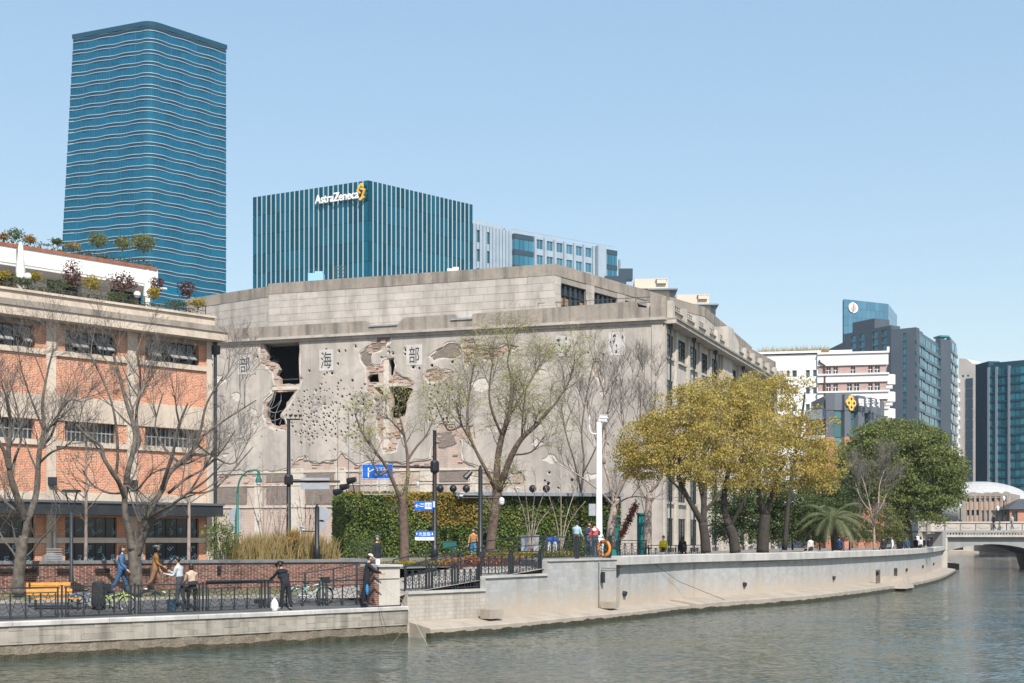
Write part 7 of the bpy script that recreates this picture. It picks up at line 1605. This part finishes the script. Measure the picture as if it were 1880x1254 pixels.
thing_mesh(mb, 'roof_frame', MT['steel'], (q_.x,q_.y,q_.z-.5), 'pale metal grid frame on the ivy wall roof', 'frame')
q_ = P(826,1001,63); mb = MB(); mb.box((q_.x,q_.y,q_.z),(.62,.4,.34)); mb.box((q_.x,q_.y,q_.z+.18),(.66,.44,.03)); mb.box((q_.x-.2,q_.y,q_.z-.3),(.05,.3,.3)); mb.box((q_.x+.2,q_.y,q_.z-.3),(.05,.3,.3)); thing_mesh(mb, 'utility_box', mat('teal_box', (.012,.1,.085), rough=.5), (q_.x,q_.y,q_.z-.45), 'dark teal utility box behind the ramp hedge', 'box')
for k, (px, w_) in enumerate(((968,.7),(982,.45))):
    q_ = P(px, 1000, 76); mb = MB(); mb.box((q_.x,q_.y,2.0),(w_,.4,1.4)); mb.box((q_.x,q_.y,2.72),(w_+.06,.46,.05)); mb.box((q_.x+.1*w_,q_.y-.21,1.95),(.03,.02,1.1)); thing_mesh(mb, 'switch_cabinet', MT['signback'], (q_.x,q_.y,1.3), ('wide','narrow')[k]+' grey switch cabinet behind the willow', 'cabinet')
# teal doors
MT['teal'] = mat('teal_door_paint', (.01,.2,.2), (.012,.17,.17), 1, .45)
for k, (a, b_, c) in enumerate(((1123,1136,950),(1170,1185,945))):
    p0, p1 = P(a,1020,90), P(b_,c,90); e = empty('entrance_door', (p0.x,90,1.3), ('narrow teal door left of the red creeper','teal door between the red creeper and the plane tree')[k], 'door', 'teal doors'); fc = Facade((p0.x,90,0),(1,0)); W_ = p1.x-p0.x
    mb = MB(); fc.box(mb, 0,W_,1.3,p1.z,-.1,0); mb.build('leaf', MT['teal'], e); mb = MB()
    for i in range(5): fc.box(mb, W_*i/4-.02,W_*i/4+.02,1.35,p1.z-.05,.001,.03)
    mb.build('batten', MT['teal'], e); mb = MB(); fc.box(mb, -.06,W_+.1,p1.z,p1.z+.12,-.1,.12); mb.build('lintel', MT['teal'], e)
# life ring on the railing
q_ = P(1109,1007,62.6); mb = MB(); n, mm_ = 24, 8
for i in range(n):
    a = 2*pi*i/n
    for j in range(mm_):
        b_ = 2*pi*j/mm_; rr = .31+.085*cos(b_); mb.v.append((q_.x+rr*cos(a)*.8, q_.y+.085*sin(b_)-.2*cos(a), q_.z+rr*sin(a)*1.1))
for i in range(n):
    for j in range(mm_): a = i*mm_+j; b_ = i*mm_+(j+1)%mm_; c = ((i+1)%n)*mm_+(j+1)%mm_; d = ((i+1)%n)*mm_+j; mb.f.append((a,b_,c,d)); mb.m.append(0)
e = empty('life_ring', (q_.x,q_.y,q_.z-.4), 'orange life ring hanging on the railing', 'life ring'); mb.build('ring', mat('orange_foam', (.75,.26,.04), (.6,.2,.03), 4, .6), e, smooth=True)
mb = MB(); mb.tube(spline([(q_.x,q_.y,q_.z+.42),(q_.x-.05,q_.y,q_.z+.6),(q_.x-.12,q_.y,q_.z+.72)],3), .015, 5); mb.build('rope', MT['canvas'], e)
# bench
MT['slat'] = mat('varnished_bench_slat', (.62,.3,.07), (.5,.23,.05), 6, .5, rnd=.1)
bF = Facade(P(48,1130,43.4), (1,.3)); bF.p.z = 0; zb_ = .13; e = empty('park_bench', bF.at(.7,zb_), 'orange wooden bench with dark iron frame by the river railing', 'bench')
for k in range(4): mb = MB(); bF.box(mb, 0,1.42,zb_+.55+k*.105,zb_+.64+k*.105,-.05-.02*k,-.02-.02*k); mb.build('back_slat', MT['slat'], e)
for k in range(4): mb = MB(); bF.box(mb, .25,1.72,zb_+.42,zb_+.455,-.0+k*.115,.1+k*.115); mb.build('seat_slat', MT['slat'], e)
for u in (.3,1.6):
    mb = MB(); bF.box(mb, u-.03,u+.03,zb_,zb_+.42,.0,.42); mb.build('leg', MT['black'], e); mb = MB(); bF.box(mb, u-.2-.03,u-.2+.03,zb_+.3,zb_+.95,-.09,-.05); mb.build('back_support', MT['black'], e)
# bicycles
def wheel(mb, c, r, u, t=.022, mi=0):
    c = Vector(c); u = Vector(u); pts = [c+(u*cos(a)+Vector((0,0,1))*sin(a))*r for a in [2*pi*i/18 for i in range(19)]]; mb.tube(pts, t, 5, mi, cap=False)
def bicycle(px, Y, zb, col, label, s=1.0, d=(1,.25), basket=False, seed=0):
    o = P(px, 1000, Y); o.z = zb; u = Vector((d[0],d[1],0)).normalized(); n = Vector((u.y,-u.x,0)); A = lambda x, z, y=0: o+u*x*s+n*y+Vector((0,0,z*s))
    e = empty('bicycle', o, label, 'bicycle'); pm = mat('bike_paint%d' % seed, col, rough=.35); R_ = .30
    for x in (-.48,.48):
        mb = MB(); wheel(mb, A(x,R_), R_*s, u); w_ = mb.build('wheel', MT['black'], e); mb = MB()
        for k in range(9): a = pi*k/9; mb.bar(A(x,R_)+(u*cos(a)+Vector((0,0,sin(a))))*R_*s*.95, A(x,R_)-(u*cos(a)+Vector((0,0,sin(a))))*R_*s*.95, .006)
        mb.build('spokes', MT['steel'], w_); mb = MB(); wheel(mb, A(x,R_), R_*s*.9, u, .012); mb.build('rim', MT['steel'], w_)
    mb = MB()
    for a, b_ in (((-.48,R_),(-.05,.28)),((-.05,.28),(-.18,.72)),((-.05,.28),(.34,.66)),((-.16,.6),(.33,.72)),((-.48,R_),(-.16,.6)),((.48,R_),(.32,.86))): mb.tube([A(*a),A(*b_)], .024*s, 6)
    mb.build('frame', pm, e); mb = MB(); mb.ball(A(-.2,.78), (.13,.09,.05), 8, 6); mb.build('saddle', MT['black'], e)
    mb = MB(); mb.tube([A(.25,.95,-.25),A(.33,.9,-.1),A(.33,.9,.1),A(.25,.95,.25)], .014, 6); mb.build('handlebar', MT['black'], e)
    for x in (-.48,.48):
        mb = MB(); pts = [A(x,R_)+(u*cos(a)+Vector((0,0,sin(a))))*(R_+.045)*s for a in [pi*(.15+.7*i/8) for i in range(9)]]; mb.tube(pts, .03, 5); mb.build('mudguard', pm, e)
    mb = MB(); mb.tube([A(-.05,.28,-.07),A(-.05,.28,.07)], .07, 10); mb.build('crank', MT['steel'], e)
    if basket: mb = MB(); c_ = A(.5,.86); mb.box((c_.x,c_.y,c_.z),(.3,.26,.22), atan2(u.y,u.x)); mb.build('basket', MT['black'], e)
    return e
bicycle(210, 44.2, .1, (.36,.46,.12), 'child bicycle with lime and white frame behind the railing', .85, (1,.1), seed=1)
bicycle(168, 44.0, .1, (.09,.15,.3), 'dark blue bicycle partly hidden by a black bag', .95, (1,.35), True, 2)
bicycle(572, 48.4, .16, (.3,.43,.41), 'pale mint bicycle with black basket beside the bent angler', 1.0, (1,.3), True, 3)
q_ = PX(181,43.8,.1); mb = MB(); mb.lathe(q_, [(.2,.18),(.24,.3),(.22,.7),(.2,.98),(.12,1.02)], 9); mb.tube([(q_.x-.15,q_.y,q_.z),(q_.x-.15,q_.y,q_.z+.3)], .03, 5); mb.tube([(q_.x+.15,q_.y,q_.z),(q_.x+.15,q_.y,q_.z+.3)], .03, 5); thing_mesh(mb, 'black_bag', mat('black_cloth', (.014,.015,.018), (.03,.03,.033), 6, .8), q_, 'tall black bag standing between the two bicycles', 'bag')
q_ = PX(315,44.6,.07); mb = MB(); mb.lathe(q_, [(.13,0),(.145,.02),(.15,.36),(.16,.38),(.16,.41),(.12,.43)], 14); thing_mesh(mb, 'waste_bin', mat('dark_blue_bin', (.03,.07,.11), rough=.5), q_, 'small dark blue bin beside the standing man', 'bin')
q_ = pf.at(.18,1.56,-.2); mb = MB(); mb.lathe(q_, [(.085,0),(.1,.2),(.105,.21),(.1,.22)], 12); thing_mesh(mb, 'bait_bucket', MT['canvas'], q_, 'small white bucket on top of the pale pillar', 'bucket')
q_ = PX(504,46.3,.02); mb = MB(); mb.lathe(q_, [(.1,0),(.14,.1),(.13,.25),(.08,.36),(.03,.42),(.06,.47)], 9); thing_mesh(mb, 'plastic_bag', MT['canvas'], q_, 'white plastic bag beside the bent angler', 'bag')
q_ = PX(478,47.5,.1); mb = MB(); mb.box((q_.x,q_.y,.22),(.4,.25,.24)); mb.box((q_.x,q_.y,.35),(.42,.27,.03)); thing_mesh(mb, 'tackle_box', MT['black'], q_, 'dark tackle box on the path left of the bent angler', 'box')
MT['rod'] = mat('fishing_rod', (.45,.4,.34), rough=.4)
for k, (a, b_, lab) in enumerate((((688,1068),(742,1104),'fishing rod pointing down across the pillar'),((688,1066),(760,1130),'fishing rod held lower, reaching past the pillar'),)):
    p0, p1 = P(*a, 48.6), P(*b_, 47.6-k); mb = MB(); mb.tube([p0, p0.lerp(p1,.5)+Vector((0,0,.02)), p1], [.014,.01,.004], 5); thing_mesh(mb, 'fishing_rod', MT['rod'], p0, lab, 'fishing rod', 'rods of the angler in the white cap')
for k, (x0, y0, x1, y1) in enumerate(((742,1104,784,1152),(760,1130,720,1176))):
    p0, p1 = P(x0,y0,47.6-k), P(x1,y1,47); p1.z = ZW; mb = MB(); mb.tube([p0,p1], .004, 3); thing_mesh(mb, 'fishing_line', MT['rod'], p1, ('thin fishing line running right from the rod to the water','thin fishing line falling left to the water')[k], 'fishing line')
mb = MB(); a, b_ = QF.at(QF.px(378,1066)[0],1.06,.05), QF.at(QF.px(500,1066)[0],1.06,.05); mb.tube([a,b_], [.05,.03], 7); thing_mesh(mb, 'rod_case', MT['black'], a, 'long black rod case lying on the railing top', 'rod case')
# bridge lamps
for k, (px, py) in enumerate(((1843,912),(1832,930),(1763,925))):
    zb_ = kz(957.5); Y = 158 if k < 2 else 163; zt_ = zat(py, Y); x = (px-CX)/F*Y; e = empty('bridge_lamp', (x,Y,zb_), ('tall dark lamp with globe head on the bridge','shorter dark lamp beside the tall one on the bridge','dark lamp at the near end of the bridge')[k], 'lamp', 'lamps on the bridge')
    mb = MB(); mb.lathe((x,Y,zb_), [(.22,0),(.2,.2),(.09,.35),(.08,zt_-zb_-.5),(.14,zt_-zb_-.45)], 8); mb.build('post', MT['iron'], e); mb = MB(); mb.lathe((x,Y,zt_-.45), [(.14,0),(.2,.3),(.16,.42),(.03,.55)], 8); mb.build('lantern', MT['canvas'], e)
# ------------------------------------------------------------------ people
SKIN = mat('skin', (.5,.3,.21), rough=.6); EYE = mat('eye_dark', (.02,.015,.012), rough=.3); HAIR = mat('dark_hair', (.012,.01,.009), rough=.5, spec=.5)
_cm = {}
def cloth(c):
    k = tuple(round(x,3) for x in c)
    if k not in _cm: _cm[k] = mat('cloth_%d' % len(_cm), c, tuple(x*.72 for x in c), 7, .9, space='obj')
    return _cm[k]
PEOPLE = []
def person(px, Y, z, face, label, h=1.7, top=(.1,.1,.1), bot=(.05,.05,.06), shoe=(.3,.3,.3), legs=((0,0),(0,0)), arms=((0,10,10),(0,10,10)), lean=0, hair='short', hat=None, hatc=(.5,.5,.5), sit=False, loose=1.0, extra=None, twist=0, nod=0):
    """face: heading in degrees, 0 = away from the camera (+Y), 90 = left; legs (swing, knee); arms (swing, out, elbow)"""
    s = h/1.7; V = []; E = []; Rr = []; T = []
    def add(p, r, parent=None, t=None):
        V.append(Vector(p)); Rr.append(r if hasattr(r,'__len__') else (r,r)); i = len(V)-1
        if parent is not None: E.append((parent,i)); T.append(t)
        return i
    hz_ = .92 if not sit else .5; ln = radians(lean)
    def tor(x, zz, y=0): return Vector((x, y*cos(ln)+zz*sin(ln), hz_+zz*cos(ln)-y*sin(ln)))
    l_ = loose
    pel = add((0,0,hz_), (.15*l_,.12*l_)); wa = add(tor(0,.17), (.135*l_,.105*l_), pel, 2); ch = add(tor(0,.36), (.165*l_,.12*l_), wa, 1); ut = add(tor(0,.49), (.13*l_,.09*l_), ch, 1); nk = add(tor(0,.57), (.055,.055), ut, 1); hb = add(tor(0,.64,.01), (.055,.055), nk, 0)
    for sd, (sw, kb) in zip((-1,1), legs):
        if sit: sw, kb = 84, 80
        a = radians(sw); k_ = radians(sw-kb)
        hp = Vector((sd*.095,0,hz_-.04)); kn = hp+Vector((sd*.015,sin(a)*.43,-cos(a)*.43)); an = kn+Vector((0,sin(k_)*.42,-cos(k_)*.42)); fa = max(-.5,min(.9,k_))
        i = add(hp, .095*l_, pel, 2); j = add(hp.lerp(kn,.45), .083*l_, i, 2); i = add(kn, .066*l_, j, 2); j = add(kn.lerp(an,.4), .06*l_, i, 2); i = add(an, .047*l_, j, 2); j = add(an+Vector((sd*.01,.09*cos(fa),-.035-.05*sin(fa))), (.042,.036), i, 3); add(an+Vector((sd*.02,.17*cos(fa),-.045-.1*sin(fa))), (.035,.026), j, 3)
    for sd, (sw, ou, eb) in zip((-1,1), arms):
        a, o_, eb_ = radians(sw)+ln*0, radians(ou), radians(eb); sh = tor(sd*.175,.46)
        d1 = Vector((sd*sin(o_), sin(a)*cos(o_), -cos(a)*cos(o_))); el = sh+d1*.28; d2 = Vector((sd*sin(o_)*.3, sin(a+eb_)*cos(o_*.3), -cos(a+eb_)*cos(o_*.3))).normalized(); wr = el+d2*.25
        i = add(sh, .068*l_, ut, 1); j = add(sh.lerp(el,.5), .055*l_, i, 1); i = add(el, .047*l_, j, 1); j = add(el.lerp(wr,.5), .042*l_, i, 1); i = add(wr, .03, j, 1); pm = add(wr+d2*.06, (.036,.02), i, 0)
        sx = Vector((sd,0,0)); fw_ = d2.cross(sx).normalized()
        for q_, fl in ((-.03,.075),(-.01,.085),(.01,.08),(.03,.065)):
            k_ = add(wr+d2*.1+fw_*q_, .010, pm, 0); add(wr+d2*(.1+fl*.6)+fw_*q_-sx*.02, .008, k_, 0)
        k_ = add(wr+d2*.05-fw_*.035-sx*.01, .011, pm, 0); add(wr+d2*.085-fw_*.045-sx*.025, .009, k_, 0)
    me = bpy.data.meshes.new('skel'); me.from_pydata([v*s for v in V], E, []); o = bpy.data.objects.new('skel', me); COL.objects.link(o)
    md = o.modifiers.new('skin','SKIN'); md.use_smooth_shade = True; sv = me.skin_vertices[0].data
    for i, r in enumerate(Rr): sv[i].radius = (r[0]*s, r[1]*s); sv[i].use_root = (i == 0)
    ss = o.modifiers.new('sub','SUBSURF'); ss.levels = 1; ss.render_levels = 1
    PEOPLE.append(dict(o=o, V=V, E=E, T=T, s=s, px=px, Y=Y, z=z, face=face, label=label, top=top, bot=bot, shoe=shoe, head=tor(0,.745,.015), lean=ln, hair=hair, hat=hat, hatc=hatc, extra=extra, tor=tor, nod=nod, low=min(v.z for v in V)-.03))
def finish_people():
    dg = bpy.context.evaluated_depsgraph_get(); dg.update()
    for p in PEOPLE: p['me'] = bpy.data.meshes.new_from_object(p['o'].evaluated_get(dg))
    for p in PEOPLE:
        o, s = p['o'], p['s']; bpy.data.objects.remove(o); me = p['me']; n = len(me.polygons)
        c = np.zeros(n*3); me.polygons.foreach_get('center', c); c = c.reshape(-1,3)/s; best = np.full(n,9.); mi = np.zeros(n,int)
        for (a, b_), t in zip(p['E'], p['T']):
            A, B = np.array(p['V'][a]), np.array(p['V'][b_]); d = B-A; L = max(1e-9,(d*d).sum()); tt = np.clip(((c-A)@d)/L,0,1); ds = np.linalg.norm(c-(A+tt[:,None]*d),axis=1); m_ = ds < best; best[m_] = ds[m_]; mi[m_] = t
        hd = p['head']; mb = MB(); lean = p['lean']*.5+p['nod']
        def rotl(q_):
            y, z = q_[1]-hd.y, q_[2]-hd.z; return (q_[0], hd.y+y*cos(lean)+z*sin(lean), hd.z-y*sin(lean)+z*cos(lean))
        def fs_(d):
            k = 1.0
            if d.z < -.1: k -= .16*min(1,(-d.z-.1)*1.3)*(1 if d.y < .2 else .35)
            if d.y > .93 and -.35 < d.z < .12: k += .17*(d.y-.93)/.07
            if abs(d.x) > .93 and abs(d.z) < .3: k += .12
            return k
        mb.ball(hd, (.078,.098,.118), 16, 12, 0, fs_)
        for sd in (-1,1): mb.ball((hd.x+sd*.03,hd.y+.09,hd.z+.012), (.011,.008,.007), 6, 5, 4)
        mb.ball((hd.x,hd.y+.088,hd.z-.058), (.022,.01,.006), 6, 5, 5)
        mb.v = [rotl(q_) for q_ in mb.v]
        mb.v = [(x*s,y*s,z*s) for x, y, z in mb.v]; hm = mb.mesh('head', [SKIN]); hm.polygons.foreach_set('use_smooth',[True]*len(hm.polygons))
        for m_ in (SKIN, cloth(p['top']), cloth(p['bot']), cloth(p['shoe']), EYE, cloth((.35,.12,.1))): me.materials.append(m_)
        me.polygons.foreach_set('material_index', mi.astype(np.int32)); bm = bmesh.new(); bm.from_mesh(me); bm.from_mesh(hm)
        for f in bm.faces: f.smooth = True
        bm.to_mesh(me); bm.free(); bpy.data.meshes.remove(hm)
        me.name = 'body'; base = PX(p['px'], p['Y'], p['z']-p['low']*s); e = empty('person', base, p['label'], 'person', rz=radians(p['face'])); link('body', me, e)
        def part(mb_, name, m_):
            mb_.v = [rotl(q_) for q_ in mb_.v]; mb_.v = [(x*s,y*s,z*s) for x, y, z in mb_.v]; mm = mb_.mesh(name, m_); mm.polygons.foreach_set('use_smooth',[True]*len(mm.polygons)); return link(name, mm, e)
        if p['hair']:
            mb = MB()
            def hs(d): return 1.0 if (d.z > .12 or d.y < -.15 or (d.y < .35 and d.z > -.3)) else .8
            mb.ball((hd.x,hd.y-.012,hd.z+.014), (.092,.108,.125), 16, 12, 0, hs)
            if p['hair'] == 'long': mb.ball((hd.x,hd.y-.075,hd.z-.13), (.1,.06,.24), 12, 9)
            if p['hair'] == 'bob': mb.ball((hd.x,hd.y-.03,hd.z-.05), (.1,.085,.12), 12, 9)
            part(mb, 'hair', HAIR)
        if p['hat']:
            mb = MB(); hm_ = cloth(p['hatc'])
            if p['hat'] == 'cap':
                mb.ball((hd.x,hd.y-.008,hd.z+.045), (.1,.115,.1), 14, 9, 0, lambda d: 1 if d.z > -.1 else .6); mb.ball((hd.x,hd.y+.14,hd.z+.052), (.075,.085,.012), 12, 5)
            elif p['hat'] == 'beret': mb.ball((hd.x+.01,hd.y-.02,hd.z+.085), (.125,.135,.055), 14, 8)
            elif p['hat'] == 'brim': mb.ball((hd.x,hd.y-.005,hd.z+.06), (.098,.112,.09), 14, 9); mb.lathe((hd.x,hd.y,hd.z+.03), [(.17,0),(.165,.015),(.1,.03)], 16)
            part(mb, 'hat', hm_)
        if p['extra']:
            for nm, c_, r_, col_ in p['extra']:
                mb = MB(); mb.ball(c_, r_, 10, 8); mb.v = [(x*s,y*s,z*s) for x, y, z in mb.v]; mm = mb.mesh(nm, cloth(col_)); mm.polygons.foreach_set('use_smooth',[True]*len(mm.polygons)); link(nm, mm, e)
DEN = (.06,.14,.28)
person(222, 46.9, .50, -85, 'woman with long dark hair in denim jacket and wide jeans walking right', 1.66, DEN, (.04,.1,.2), (.05,.05,.05), ((20,6),(-20,14)), ((-12,5,15),(10,5,35)), 3, 'long', loose=1.15, extra=[('shoulder_bag',(.12,.1,1.0),(.09,.13,.11),(.06,.2,.42))])
person(285, 47.7, .55, -80, 'person in mustard sweater, brown trousers and pale beret walking right', 1.62, (.36,.17,.045), (.27,.15,.09), (.7,.7,.68), ((20,10),(-18,25)), ((0,7,30),(16,7,45)), 3, 'bob', 'beret', (.5,.5,.52), loose=1.15)
person(331, 45.2, .12, 78, 'man in pale grey sweater holding a phone behind the railing', 1.68, (.52,.57,.6), (.06,.065,.075), (.3,.3,.3), ((8,4),(-6,6)), ((22,4,80),(28,4,85)), 8, 'short', loose=1.12, extra=[('phone',(-.12,.44,1.12),(.035,.01,.07),(.02,.02,.025)),('jacket_over_arm',(.22,.12,.95),(.13,.12,.24),(.03,.035,.04))], nod=.35)
person(353, 44.9, .08, 30, 'woman with dark hair in beige top and black trousers leaning by the railing', 1.52, (.5,.36,.28), (.03,.032,.036), (.05,.05,.05), ((25,30),(5,10)), ((20,10,40),(15,10,40)), 12, 'bob', loose=1.05, extra=[('shoulder_bag',(-.2,.08,.8),(.13,.1,.13),(.015,.015,.017))])
person(525, 46.6, .04, 45, 'angler in black with a dark brimmed hat bending over the railing', 1.66, (.012,.016,.022), (.018,.02,.026), (.6,.6,.58), ((12,6),(-8,8)), ((45,14,20),(50,12,25)), 30, 'short', 'brim', (.03,.025,.025), loose=1.15, nod=.4)
person(672, 48.6, .12, -75, 'angler in dark jacket and white cap holding fishing rods', 1.72, (.018,.022,.03), (.015,.017,.022), (.05,.05,.05), ((10,8),(-8,4)), ((42,6,30),(48,6,22)), 10, 'short', 'cap', (.68,.62,.56), loose=1.2, nod=.35, extra=[('blue_cloth',(.26,.0,.5),(.05,.06,.2),(.03,.22,.5))])
person(692, 56, .78, -120, 'man in black leather jacket and grey cap standing behind the pillar', 1.74, (.02,.024,.028), (.02,.03,.05), (.05,.05,.05), ((4,2),(-4,2)), ((0,12,8),(0,12,8)), 0, 'short', 'cap', (.12,.14,.18), loose=1.15)
person(869, 70, 1.3, 170, 'woman in tan jacket and blue jeans beside the camera pole', 1.66, (.42,.22,.09), (.05,.2,.36), (.3,.3,.3), ((12,6),(-10,10)), ((-8,10,15),(10,10,20)), 0, 'bob', loose=1.1)
person(895, 71, 1.3, 200, 'person in black half hidden behind the willow trunk', 1.7, (.012,.013,.016), (.02,.02,.025), loose=1.1)
person(1058, 68.5, 1.6, -35, 'person in pale blue patterned jacket at the viewing terrace railing', 1.74, (.35,.5,.58), (.1,.08,.07), (.5,.5,.5), ((4,2),(-6,4)), ((15,12,40),(10,12,30)), 6, 'short', loose=1.25)
person(1080, 68.8, 1.6, -150, 'person in dark floral jacket between two others on the viewing terrace', 1.66, (.03,.04,.09), (.12,.16,.24), (.6,.6,.6), ((4,2),(-4,2)), ((25,10,70),(25,10,70)), 6, 'bob', loose=1.2)
person(1093, 67.8, 1.6, 25, 'person in red, white and navy jacket seen from behind', 1.66, (.6,.09,.07), (.05,.07,.1), (.5,.5,.5), ((3,2),(-3,2)), ((10,10,20),(15,10,40)), 8, 'short', loose=1.25, extra=[('white_shoulder',(-.1,-.08,1.36),(.13,.07,.1),(.75,.74,.72)),('navy_sleeve',(.22,-.02,1.2),(.075,.085,.14),(.03,.08,.14))])
person(1009, 72, 1.6, 20, 'child in blue top near the viewing terrace, left of the pair', 1.12, (.015,.09,.4), (.6,.6,.6), loose=1.1)
person(1019, 72.3, 1.6, -20, 'child in blue top near the viewing terrace, right of the pair', 1.15, (.015,.09,.4), (.5,.5,.52), loose=1.1)
person(1218, 79.5, 1.3, 170, 'seated person in bright yellow jacket behind the flood wall', 1.66, (.75,.6,.02), (.05,.05,.06), sit=True, loose=1.25)
person(1253, 80.5, 1.3, -20, 'seated person in black coat beside the one in yellow', 1.66, (.015,.015,.018), (.02,.02,.025), sit=True, hair='bob', loose=1.3)
for k, (px, Y, c, hr, lab) in enumerate(((1488,88,(.6,.58,.55),'bob','seated person in white by the flood wall below the palm'),(1541,93,(.015,.04,.11),'short','seated person in navy right of the palm'),(1622,103,(.02,.022,.03),'short','seated person in black, left of the one in white, near the bridge end'),(1638,105,(.7,.7,.7),'short','seated person in white hooded top near the bridge end'),(1664,117,(.02,.1,.22),'short','seated person in blue beside the large dark tree'),(1681,124,(.02,.03,.05),'short','seated person in dark clothes right of the large dark tree'),(1690,128,(.65,.65,.66),'bob','seated person in white among the group near the bridge'),(1697,132,(.018,.022,.035),'short','seated person in navy near the end of the flood wall'),(1706,138,(.014,.016,.022),'short','seated person in black nearest the bridge'))):
    person(px, Y, 1.3, (30,-40,10,80,160,-60,20,100,-20)[k], lab, 1.68, c, (.03,.035,.05), sit=True, hair=hr, loose=1.2)
person(1684, 150, 1.3, 150, 'person in white standing below the bridge abutment', 1.72, (.7,.71,.73), (.1,.1,.12), loose=1.15)
person(1825, 153.5, kz(973.6), 100, 'pedestrian in dark clothes crossing the bridge', 1.7, (.03,.035,.05), (.03,.03,.04), legs=((15,5),(-15,10)), loose=1.15)
person(1858, 152.5, kz(973.6), 100, 'pedestrian in white crossing the bridge at its right', 1.66, (.7,.7,.7), (.1,.12,.2), legs=((15,5),(-15,10)), loose=1.15)
finish_people()
# plain benches under the seated people
for k, (px, Y, L_) in enumerate(((1235,80.2,3.4),(1488,88.2,1.6),(1541,93.2,1.6),(1630,104.2,2.4),(1664,117.2,1.6),(1685,126,2.6),(1701,135,2.2))):
    q_ = PX(px, Y+.1, 1.3); e = empty('stone_bench', q_, 'low stone bench under the '+('pair in yellow and black','person in white below the palm','person in navy right of the palm','pair in black and white near the bridge end','person in blue beside the dark tree','pair right of the dark tree','last pair before the bridge')[k], 'bench', 'stone benches behind the flood wall')
    d = (on_curve(px)[2]); r = atan2(d.y,d.x); mb = MB(); mb.box((q_.x,q_.y,1.3+.38),(L_,.42,.08), r); mb.build('seat', MT['cap'], e)
    for s in (-1,1): mb = MB(); mb.box((q_.x+d.x*s*L_*.4,q_.y+d.y*s*L_*.4,1.3+.17),(.12,.38,.34), r); mb.build('leg', MT['cap'], e)
# ------------------------------------------------------------------ thin spring haze
mb = MB(); mb.box((20,235,87),(1100,560,180))
m = bpy.data.materials.new('thin_haze'); m.use_nodes = True; nt = m.node_tree
for n_ in list(nt.nodes):
    if n_.type == 'BSDF_PRINCIPLED': nt.nodes.remove(n_)
v_ = nt.nodes.new('ShaderNodeVolumePrincipled'); v_.inputs['Color'].default_value = (.86,.93,1,1); v_.inputs['Density'].default_value = .00013; v_.inputs['Anisotropy'].default_value = .2
nt.links.new(v_.outputs[0], nt.nodes['Material Output'].inputs['Volume'])
hz_o = mb.build('haze', m, kind='stuff')
